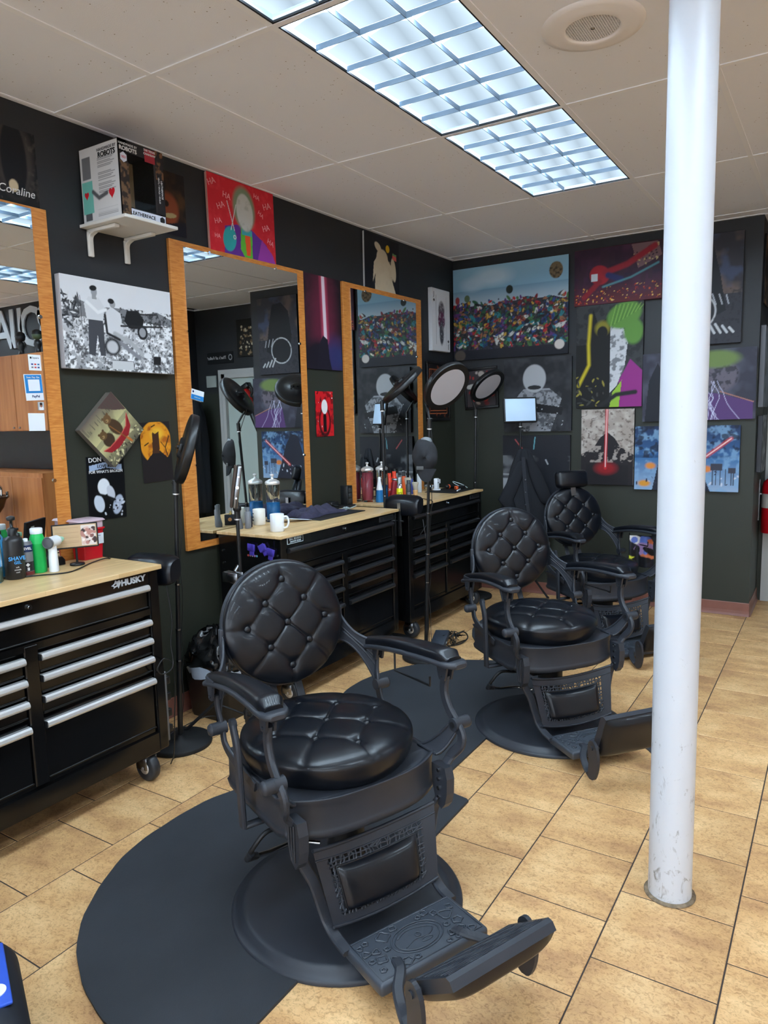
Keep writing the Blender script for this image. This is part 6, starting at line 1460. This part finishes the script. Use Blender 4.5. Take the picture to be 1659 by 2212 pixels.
def mug(label, x, y, rz, r, h, handle=True, z=ZB, mt='white'):
    t = thing('mug', label, 'mug', (x, y, z), rz)
    obj('cup', MB().lathe([(r*.93, .001), (r, .004), (r, h), (r-.0015, h+.001), (r-.004, h), (r-.004, .008), (0, .007)], 36), mt, t)
    if handle: obj('handle', MB().tube(catmull([(r-.002, 0, h*.86), (r+.020, 0, h*.84), (r+.027, 0, h*.55), (r+.018, 0, h*.28), (r-.002, 0, h*.2)], 6), .0055, 8), mt, t)
    return t
t = mug('cream mug without visible handle, with small dark print', -2.838, 3.120, R_(120), .036, .092, False, mt=C('mug_cream', 226, 222, 212, .35))
for k, s_ in enumerate(('me', 'is', 'ok')): on_cyl(t, s_, .015, 'ink_black', .0366, .070-.020*k, R_(-120)-2.1+.1)
mug('plain white mug with its handle to the right, nearest on the worktop', -2.575, 2.972, R_(22), .038, .095, True)
t = thing('envelope', 'folded white paper lying beside the purple towel', 'paper', (-2.735, 3.290, ZB), rz=R_(-28))
obj('sheet', MB().grid(lambda u, v: (-.045+.09*u, -.11+.22*v, .003+.028*(1-v)*(1-(2*v-.7)**2*.3)+.004*u), 6, 12).grid(lambda u, v: (-.045+.09*u, -.11+.22*v, .0018+.028*(1-v)*(1-(2*v-.7)**2*.3)+.004*u), 6, 12), 'paper', t)
o = obj('counter_mat', MB().rbox(-.14, .14, -.24, .24, 0, .005, .002, 1), 'black_matte', None, (-2.735, 3.625, ZB+.0003)); tag(o, 'black rubber counter mat under the purple towel', 'mat')
t = thing('towel', 'crumpled dark purple towel on a black counter mat', 'towel', (-2.785, 3.590, ZB+.0056))
def tow(u, v):
    x = -.10+.20*u; y = -.20+.40*v; e = max(0, 1-abs(2*u-1)**3)*max(0, 1-abs(2*v-1)**4)
    return (x+.015*math.sin(v*9), y+.02*math.sin(u*6), .002+.052*e**.55*(1-.35*v)*(1+.22*math.sin(9*u+5*v)+.12*math.sin(17*v+4*u))+.008*math.sin(26*v)*e)
obj('towel_cloth', MB().grid(tow, 48, 80), 'towel', t)
t = thing('business_card_box', 'small black card box with a round orange emblem on the middle worktop', 'box', (-2.845, 3.045, ZB), rz=R_(-40))
obj('card_holder', MB().rbox(-.035, .035, -.008, .012, .001, .062, .002, 1), C('card_navy', 24, 26, 40, .5), t)
obj('emblem', MB().cyl((.004, -.0082, .034), (.004, -.0095, .034), .011, n=20).torus((.004, -.009, .034), .0085, .0015, (0, 1, 0), 20, 6), C('emblem_orange', 214, 150, 90, .5), t)
obj('brass_top', MB().lathe([(.008, .062), (.009, .070), (.003, .074), (.006, .080), (0, .084)], 14), C('brass', 190, 160, 90, .3, metal=1.), t)
def tube_item(label, x, y, r, h, mt, z=ZB, cap='black_plastic', cat='bottle', name='bottle'):
    return bottle(name, label, cat, (x, y), [(r*.9, .001), (r, .004), (r, h*.78), (r*.72, h*.82)], mt, z=z, parts=[('cap', [(r*.75, h*.80), (r*.75, h), (0, h)], cap)])
t = thing('neck_brush', 'tapered grey neck brush standing left of the thin tripod pole', 'brush', (-2.838, 2.955, ZB)); obj('brush_body', MB().lathe([(.020, .001), (.021, .02), (.016, .04), (.009, .07), (.010, .10), (.012, .128), (.008, .132)], 20), C('grey_plastic', 92, 94, 98, .45), t)
tube_item('grey squeeze tube next to the neck brush', -2.800, 2.985, .017, .12, C('tube_grey', 120, 122, 128, .4), cap='grey_plastic')
t = thing('power_tower', 'black tower power outlet at the end of the middle worktop', 'power strip', (-2.812, 3.965, ZB))
obj('tower_base', MB().rbox(-.045, .045, -.045, .045, .001, .022, .006, 2), 'black_plastic', t)
obj('tower_body', MB().rbox(-.030, .030, -.030, .030, .022, .150, .004, 2), 'black_plastic', t)
for k in range(3): obj('socket', MB().rbox(.030, .0315, -.018, .018, .036+.036*k, .062+.036*k, .001, 1).box(.0315, .0318, -.008, -.004, .044+.036*k, .056+.036*k).box(.0315, .0318, .004, .008, .044+.036*k, .056+.036*k), C('socket_grey', 50, 52, 54, .4), t)
t = thing('charger_plug', 'black charger block left of the tower outlet', 'charger', (-2.862, 3.870, ZB)); obj('charger_body', MB().rbox(-.025, .025, -.04, .04, .001, .050, .005, 2), 'black_plastic', t)
for q, (lab, mt_) in enumerate((('black cable tangle by the tower outlet', 'black_plastic'), ('pale cable curled in front of the tower outlet', 'label_white'))):
    rg = random.Random(20+q); pts = [(-2.80+rg.uniform(-.04, .04)+.085*q, 3.805+.010*k+rg.uniform(-.03, .03), ZB+.004+rg.uniform(0, .028)*(k not in (0, 8))) for k in range(9)]
    cord(lab, pts, .0024, mt_)
# clipper guards held by magnet to the chest side
for k, (x, z, r_, lab) in enumerate(((-2.655, .868, 4, 'single purple clipper guard on the chest side, nearest the wall'), (-2.572, .872, -28, 'tilted purple clipper guard touching its neighbour on the chest side'), (-2.520, .852, 12, 'purple clipper guard nearest the drawers on the chest side'))):
    t = thing('clipper_guard', lab, 'clipper guard', (x, 2.8555, z), rot=(0, R_(r_), 0), group='purple clipper guards on the chest side')
    b = MB().rbox(-.022, .022, -.014, -.001, -.016, .022, .003, 1).rbox(-.016, .016, -.010, -.001, -.040, -.014, .004, 2)
    obj('guard_body', b, C('guard_purple', 76, 62, 170, .4), t)
    b = MB()
    for q in range(8): b.rbox(-.021+.0055*q, -.0185+.0055*q, -.020, -.013, -.012, .026, .0006, 1)
    obj('guard_teeth', b, 'guard_purple', t)
for k, c in enumerate(((190, 80, 80), (170, 120, 130), (186, 170, 180), (170, 120, 170), (110, 170, 210))):
    o = obj('round_sticker', MB().cyl((0, 0, 0), (0, -.0012, 0), .0062, n=16), C('sticker%d' % k, *c), None, (-2.690+.0155*k, 2.8568, .826)); tag(o, 'tiny round sticker under the purple guards, %s from the wall' % ('first', 'second', 'third', 'fourth', 'last')[k], 'sticker', 'tiny round stickers on the chest side')

# ============================================================ ITEMS, FAR WORKTOP
t = barb_jar('fluted glass jar of red liquid by the far mirror', -2.862, 4.300, 'red_liquid', .21)
barb_jar('fluted glass jar half full of blue liquid by the far mirror', -2.800, 4.395, 'blue_liquid', .11)
t = bottle('spray_bottle', 'slender white and blue spray bottle between the far glass jars', 'bottle', (-2.765, 4.305), [(.028, .001), (.030, .005), (.022, .09), (.010, .15), (.009, .17)], C('bottle_blue2', 30, 110, 170, .3), z=ZB, parts=[('bottle_shoulder', [(.0235, .088), (.0115, .15), (.010, .178), (0, .18)], 'white')])
t = thing('hair_clipper', 'red and black hair clipper standing beside the red cans', 'clipper', (-2.740, 4.435, ZB), rz=R_(20)); obj('clipper_body', MB().lathe([(.022, .001), (.024, .02), (.020, .09), (.022, .125), (.016, .145)], 20, mx=Matrix.Rotation(R_(8), 4, 'Y')), C('clipper_red', 130, 24, 36, .35), t); obj('clipper_head', MB().rbox(-.020, .020, -.010, .010, .143, .160, .002, 1, mx=Matrix.Rotation(R_(8), 4, 'Y')), 'steel', t)
orr = C('can_orange', 226, 60, 30, .35)
t = tube_item('left tall orange red spray can on the far worktop', -2.805, 4.505, .019, .19, orr, cap=orr, cat='can', name='spray_can'); on_cyl(t, 'HOLD', .02, 'ink_white', .0195, .07, R_(-58))
t = tube_item('right tall orange red spray can on the far worktop', -2.790, 4.550, .019, .20, orr, cap=orr, cat='can', name='spray_can'); on_cyl(t, 'HOLD', .02, 'ink_white', .0195, .07, R_(-58))
t = tube_item('short bright yellow bottle on the far worktop', -2.700, 4.475, .023, .105, C('bottle_yellow', 226, 226, 30, .4), cap='alu', cat='bottle'); letters(t, '72', .03, 'ink_black', (.0235*math.cos(-1.0), .0235*math.sin(-1.0), .045), (Matrix.Rotation(R_(33), 3, 'Z') @ Matrix.Rotation(R_(90), 3, 'X')).to_euler())
def shave_brush(lab, x, y, h=.15):
    t = thing('neck_brush', lab, 'brush', (x, y, ZB))
    obj('brush_handle', MB().lathe([(.018, .001), (.019, .01), (.014, .03), (.017, .05), (.019, .062), (.015, .068)], 24), C('pale_wood', 206, 160, 106, .5), t)
    obj('bristles', MB().lathe([(.014, .066), (.018, .09), (.026, h), (.018, h+.004), (0, h+.004)], 28), C('bristle', 176, 168, 150, .95, bump=1., bscale=300), t)
shave_brush('wooden handled neck brush with flared bristles on the far worktop', -2.690, 4.575); shave_brush('second wooden handled brush right of the dark tube', -2.618, 4.560, .12)
t = tube_item('dark grey upright tube with fine print between the brushes', -2.628, 4.480, .019, .145, C('tube_dark', 52, 56, 58, .4), cap='tube_dark')
for k in range(4): on_cyl(t, 'care', .012, 'ink_white', .0195, .055-.011*k, R_(-58))
cols = [((60, 70, 150), 'blue slim bottle'), ((214, 90, 40), 'orange clipper'), ((170, 170, 172), 'silver slim clipper'), ((44, 60, 130), 'navy slim bottle'), ((200, 180, 60), 'pale yellow slim bottle'), ((190, 196, 200), 'white slim trimmer'), ((34, 34, 38), 'black slim trimmer')]
for k, (c, s_) in enumerate(cols):
    tube_item(s_+' in the crowded row along the far mirror', -2.845+.035*(k % 2), 4.66+.060*k, .013+.003*(k % 3), .13+.018*((k*3) % 4), C('row%d' % k, *c, .35), cap='black_plastic' if k % 2 else 'alu', cat='bottle')
t = thing('brush_bowl', 'small steel bowl at the end of the crowded row', 'bowl', (-2.800, 5.095, ZB)); obj('bowl', MB().lathe([(.02, .001), (.022, .004), (.036, .03), (.040, .05), (.038, .050), (.034, .03), (.018, .008), (0, .007)], 28), 'chrome', t)
o = obj('counter_mat', MB().rbox(-.135, .135, -.17, .17, 0, .004, .0015, 1), 'black_matte', None, (-2.640, 5.150, ZB+.0003)); tag(o, 'black counter mat at the far end of the far worktop', 'mat')
t = thing('clipper_charger', 'white clipper charger standing on the far worktop', 'charger', (-2.748, 5.130, ZB+.0045)); obj('charger_foot', MB().lathe([(.032, .001), (.033, .005), (.030, .010)], 28), 'white', t); obj('charger_body', MB().rbox(-.016, .016, -.020, .020, .010, .095, .006, 2), 'white', t); obj('charger_arm', MB().rbox(-.010, .010, .020, .055, .050, .085, .004, 2), 'white', t)
letters(t, 'ON', .018, 'ink_black', (.0162, 0, .06), ON_LEFT)
t = thing('hair_clipper', 'black and orange cordless clipper lying on the far counter mat', 'clipper', (-2.690, 5.270, ZB+.005), rz=R_(70)); obj('clipper_body', MB().lathe([(.010, 0), (.016, .01), (.017, .06), (.014, .12), (.008, .13)], 18, mx=Matrix.Translation((-.06, 0, .018)) @ Matrix.Rotation(R_(90), 4, 'Y')), 'black_plastic', t); obj('orange_band', MB().cyl((-.03, 0, .018), (-.02, 0, .018), .0178, n=18), C('band_orange', 226, 96, 50, .4), t)
t = thing('hair_clipper', 'orange ended clipper with a pale cable at the worktop end', 'clipper', (-2.600, 5.275, ZB+.005), rz=R_(75)); obj('clipper_body', MB().rbox(-.07, .04, -.014, .014, .001, .026, .005, 2), 'black_plastic', t); obj('orange_end', MB().rbox(-.070, -.045, -.0145, .0145, .0005, .0275, .005, 2), 'band_orange', t)
cord('pale cable looping behind the orange ended clipper', [(-2.60, 5.30, ZB+.012), (-2.66, 5.27, ZB+.05), (-2.68, 5.30, ZB+.06), (-2.62, 5.335, ZB+.035), (-2.57, 5.33, ZB+.01)], .0025, 'label_white')
o = obj('pen', MB().cyl((0, -.055, 0), (0, .055, 0), .005, n=12).cyl((0, .055, 0), (0, .062, 0), .005, .001, n=12), 'white', None, (-2.560, 5.150, ZB+.0098), (0, 0, R_(15))); tag(o, 'white pen lying on the far counter mat', 'pen')
cord('black cable hanging over the edge of the far worktop', [(-2.70, 4.66, .951), (-2.55, 4.56, .951), (-2.425, 4.46, .951), (-2.412, 4.42, .90), (-2.418, 4.36, .80), (-2.425, 4.28, .74)], .003)
t = thing('hand_mirror', 'round black hand mirror behind the orange cans', 'mirror', (-2.868, 4.575, ZB)); obj('mirror_head', MB().torus((0, 0, .19), .045, .006, (1, 0, .1), 28, 8).cyl((-.002, 0, .19), (.002, 0, .19), .044, n=28), 'black_plastic', t); obj('mirror_stem', MB().cyl((0, 0, .001), (0, 0, .145), .006, n=10).cyl((0, 0, .001), (0, 0, .006), .03, n=20), 'black_plastic', t)

# ============================================================ CAPE ON THE THIRD CHAIR, EXTINGUISHER, BAG
a = Art(.16, .22, .005, (30, 32, 42), 61); a.cloud((24, 26, 34), .04, .4, .6); a.dabs(10, (.1, .9, .05, .95), .025, [(150, 120, 160), (200, 200, 60), (90, 110, 180), (200, 110, 70), (210, 205, 200)], .1, 2.4); a.dabs(8, (.1, .9, .05, .95), .02, [(20, 20, 24)], .1, 3)
t = thing('cutting_cape', 'colourful printed cutting cape folded over the armrest of the headrest chair', 'cape', (-1.140, 5.120, .575), rz=R_(12))
me = a.mesh(); me.materials.append(M['print'])
for v in me.vertices: v.co.z += .012*math.sin(v.co.x*60)+.008*math.sin(v.co.x*31+v.co.y*8)
o = obj('cape_cloth', me, None, t, (0, 0, 0), ON_BACK.to_matrix().to_euler()); md = o.modifiers.new('thick', 'SOLIDIFY'); md.thickness = .02; md.offset = -1

t = thing('fire_extinguisher', 'red fire extinguisher hanging at the right edge of the photo', 'extinguisher', (-.445, 6.335, .57))
obj('cylinder', MB().lathe([(.060, .0), (.066, .006), (.066, .36), (.058, .40), (.030, .425), (.022, .44)], 32), C('ext_red', 168, 16, 26, .25), t)
obj('label', MB().lathe([(.0665, .20), (.0665, .31)], 32), C('ext_label', 170, 166, 160, .5), t)
obj('valve', MB().cyl((0, 0, .44), (0, 0, .485), .018, n=16).rbox(-.01, .01, -.07, .02, .485, .500, .003, 1).rbox(-.01, .01, -.075, .01, .455, .466, .003, 1), 'black_plastic', t)
obj('hose', MB().tube(catmull([(.0, .02, .46), (.05, .02, .44), (.078, .0, .34), (.080, .0, .16), (.078, 0, .10)], 6), .009, 8), 'black_plastic', t)
obj('wall_bracket', MB().box(-.084, -.078, -.03, .03, .10, .42).box(-.080, -.06, -.01, .01, .3, .31), 'steel', t)

t = thing('duffel_bag', 'blue and black printed bag with a ribbed hose, cut off at the lower left', 'bag', (-1.615, .680, 0), rz=R_(-25))
obj('bag_body', MB().rbox(-.20, .20, -.16, .16, .002, .30, .07, 6), C('bag_black', 28, 32, 40, .55), t)
obj('blue_panel', MB().rbox(-.13, .09, -.020, .130, .296, .304, .003, 2), C('bag_blue', 44, 84, 190, .5), t)
obj('white_print', MB().cyl((.04, .10, .303), (.04, .10, .306), .022, n=24), 'paper', t)
obj('pale_panel', MB().rbox(.196, .204, -.10, .10, .09, .23, .003, 1), C('bag_sky', 150, 190, 226, .4), t)
b = MB(); pts = catmull([(.09, .02, .300), (.165, .0, .296), (.214, -.03, .22), (.224, -.06, .12), (.23, -.08, .03)], 8); b.tube(pts, .015, 10, rs=[.016 if i % 2 else .0125 for i in range(len(pts))]); obj('ribbed_hose', b, 'black_plastic', t)

# ============================================================ WASH STATION AND THINGS SEEN ONLY IN THE MIRRORS
t = thing('wash_cabinet', 'brown wood wall cabinets above the wash station, seen in the left mirror', 'cabinet', (2.2, YC, 0))
obj('upper_body', MB().box(-1.18, 1.5, -.33, -.001, 1.495, 2.285), 'wood_cab', t)
for k in range(5): d = obj('cabinet_door', MB().rbox(-1.175+.535*k, -.65+.535*k, -.348, -.331, 1.50, 2.28, .002, 1, smooth=False), 'wood_cab', t); obj('door_knob', MB().cyl((-.70+.535*k if k % 2 == 0 else -1.13+.535*k, -.348, 1.53), (-.70+.535*k if k % 2 == 0 else -1.13+.535*k, -.362, 1.53), .010, n=12), 'steel', d)
obj('splash_panel', MB().box(-1.18, 1.5, -.03, -.001, 1.07, 1.495), C('splash_navy', 18, 20, 28, .25), t)
obj('lower_body', MB().box(-1.18, 1.5, -.45, -.001, .001, 1.065), 'wood_cab', t)
for k in range(5): obj('cabinet_door', MB().rbox(-1.175+.535*k, -.65+.535*k, -.465, -.451, .08, 1.02, .002, 1, smooth=False), 'wood_cab', t)
t = thing('shampoo_bowl', 'black shampoo bowl with chrome taps, seen in the left mirror', 'sink', (1.62, 4.02, .62))
b = MB(); b.loft([[Vector((r*1.0*math.cos(a), r*.85*math.sin(a), z)) for a in [2*math.pi*k/40 for k in range(40)]] for r, z in ((.08, -.05), (.16, .0), (.24, .10), (.27, .18), (.30, .20), (.305, .215), (.28, .22), (.24, .15), (.15, .04), (.0001, .02))])
obj('bowl', b, C('sink_black', 14, 14, 16, .12), t); obj('faucet', MB().tube(catmull([(-.05, .20, .21), (-.05, .20, .30), (-.05, .14, .33), (-.05, .08, .29)], 5), .012, 10).cyl((.06, .2, .21), (.06, .2, .26), .016, n=14).cyl((-.16, .2, .21), (-.16, .2, .26), .016, n=14), 'chrome', t)
obj('pedestal', MB().box(-.06, .06, -.05, .08, -.619, -.03), 'black_plastic', t)
for x, txt, wh in ((1.40, 'P', ''), (1.66, 'O', ''), (1.88, 'I', ' next to the O'), (2.03, 'I', ' next to the A'), (2.24, 'A', ''), (2.55, 'H', '')):
    me = text_mesh(txt, .60, extr=.008, bold=.012); me.materials.append(C('letter_grey', 186, 194, 200, .5)); o = bpy.data.objects.new('wall_letter', me); COL.objects.link(o); o.location = (x, YC-.012, 2.595); o.rotation_euler = ON_BACK
    tag(o, 'tall pale wall letter %s%s above the wash cabinets' % (txt, wh), 'letter', 'large letters on the wash wall')
for x, c, lab in ((1.30, (70, 84, 60), 'small green figurine with black hair on top of the wash cabinets'), (1.60, (20, 20, 24), 'small dark figurine on top of the wash cabinets')):
    t = thing('figurine', lab, 'figurine', (x, YC-.20, 2.286)); mm = C('fig%d' % int(x*10), *c, .4)
    obj('figure_body', MB().lathe([(.05, .001), (.052, .01), (.03, .02), (.025, .06), (.04, .10), (.03, .14), (.015, .15)], 20), 'black_plastic', t); obj('figure_head', MB().lathe([(.012, .145), (.045, .165), (.052, .20), (.035, .235), (0, .24)], 20), mm, t); obj('figure_hair', MB().lathe([(.054, .20), (.046, .235), (.02, .252), (0, .254)], 20), 'ink_black', t)
t = thing('wall_mask', 'pale theatrical mask hanging under the wash cabinets', 'mask', (1.02, 4.765, 1.25)); obj('mask_face', MB().grid(lambda u, v: (.07*math.sin((u-.5)*3), -.05*math.cos((u-.5)*3)*math.sin(v*3.1)-.012*math.exp(-((u-.5)/.1)**2-((v-.5)/.15)**2), -.12+.24*v), 16, 20), C('mask_pale', 190, 192, 176, .5), t)
# recess: blower, coats, wall plate
t = thing('leaf_blower', 'red cordless blower with a black tube hanging by the white door', 'blower', (.06, 6.36, 1.80), rot=(0, R_(25), 0))
obj('blower_body', MB().loft([[Vector((r*math.cos(a)*1.1, r*.7*math.sin(a), z)) for a in [2*math.pi*k/24 for k in range(24)]] for r, z in ((.03, .10), (.07, .09), (.08, .02), (.065, -.06), (.045, -.16), (.042, -.19))]), C('blower_red', 176, 30, 28, .4), t)
obj('blower_tube', MB().cyl((0, 0, -.18), (0, 0, -.58), .036, .030, n=20), 'black_plastic', t); obj('blower_handle', MB().tube(catmull([(-.05, 0, .09), (-.11, 0, .10), (-.13, 0, .04), (-.07, 0, -.02)], 5), .016, 8).rbox(-.12, .0, -.04, .04, .09, .15, .01, 2), 'black_plastic', t)
hanging_cloth('coat', 'long black coat hanging on the partition, seen in the middle mirror', 'coat', (.74, 6.20, 0), [(1.80, .02, 0), (1.77, .07, 0), (1.6, .11, 0), (1.3, .13, 0), (1.0, .14, 0), (.7, .145, 0), (.45, .14, 0), (.44, .05, 0)], seed=5, squash=.9)
hanging_cloth('coat', 'olive grey coat hanging in front of the black one, seen in the middle mirror', 'coat', (.74, 5.86, 0), [(1.74, .02, 0), (1.71, .07, 0), (1.5, .11, 0), (1.3, .12, 0), (1.05, .13, 0), (.85, .13, 0), (.84, .04, 0)], seed=8, squash=.9, mt=C('coat_olive', 62, 62, 54, .9))
t = thing('coat_rail', 'dark coat rail fixed to the partition', 'rail', (XP, 6.03, 1.82)); obj('rail', MB().box(-.02, -.001, -.35, .35, -.03, .03).cyl((-.02, -.17, 0), (-.16, -.17, .01), .008, n=10).cyl((-.02, .17, 0), (-.16, .17, .01), .008, n=10), 'black_plastic', t)
t = thing('wall_plate', 'pale wall panel beside the white door', 'panel', (.66, YR, 2.02)); obj('panel_cover', MB().rbox(-.08, .08, -.022, -.001, -.07, .07, .004, 2), C('plate_pale', 150, 156, 152, .5), t)
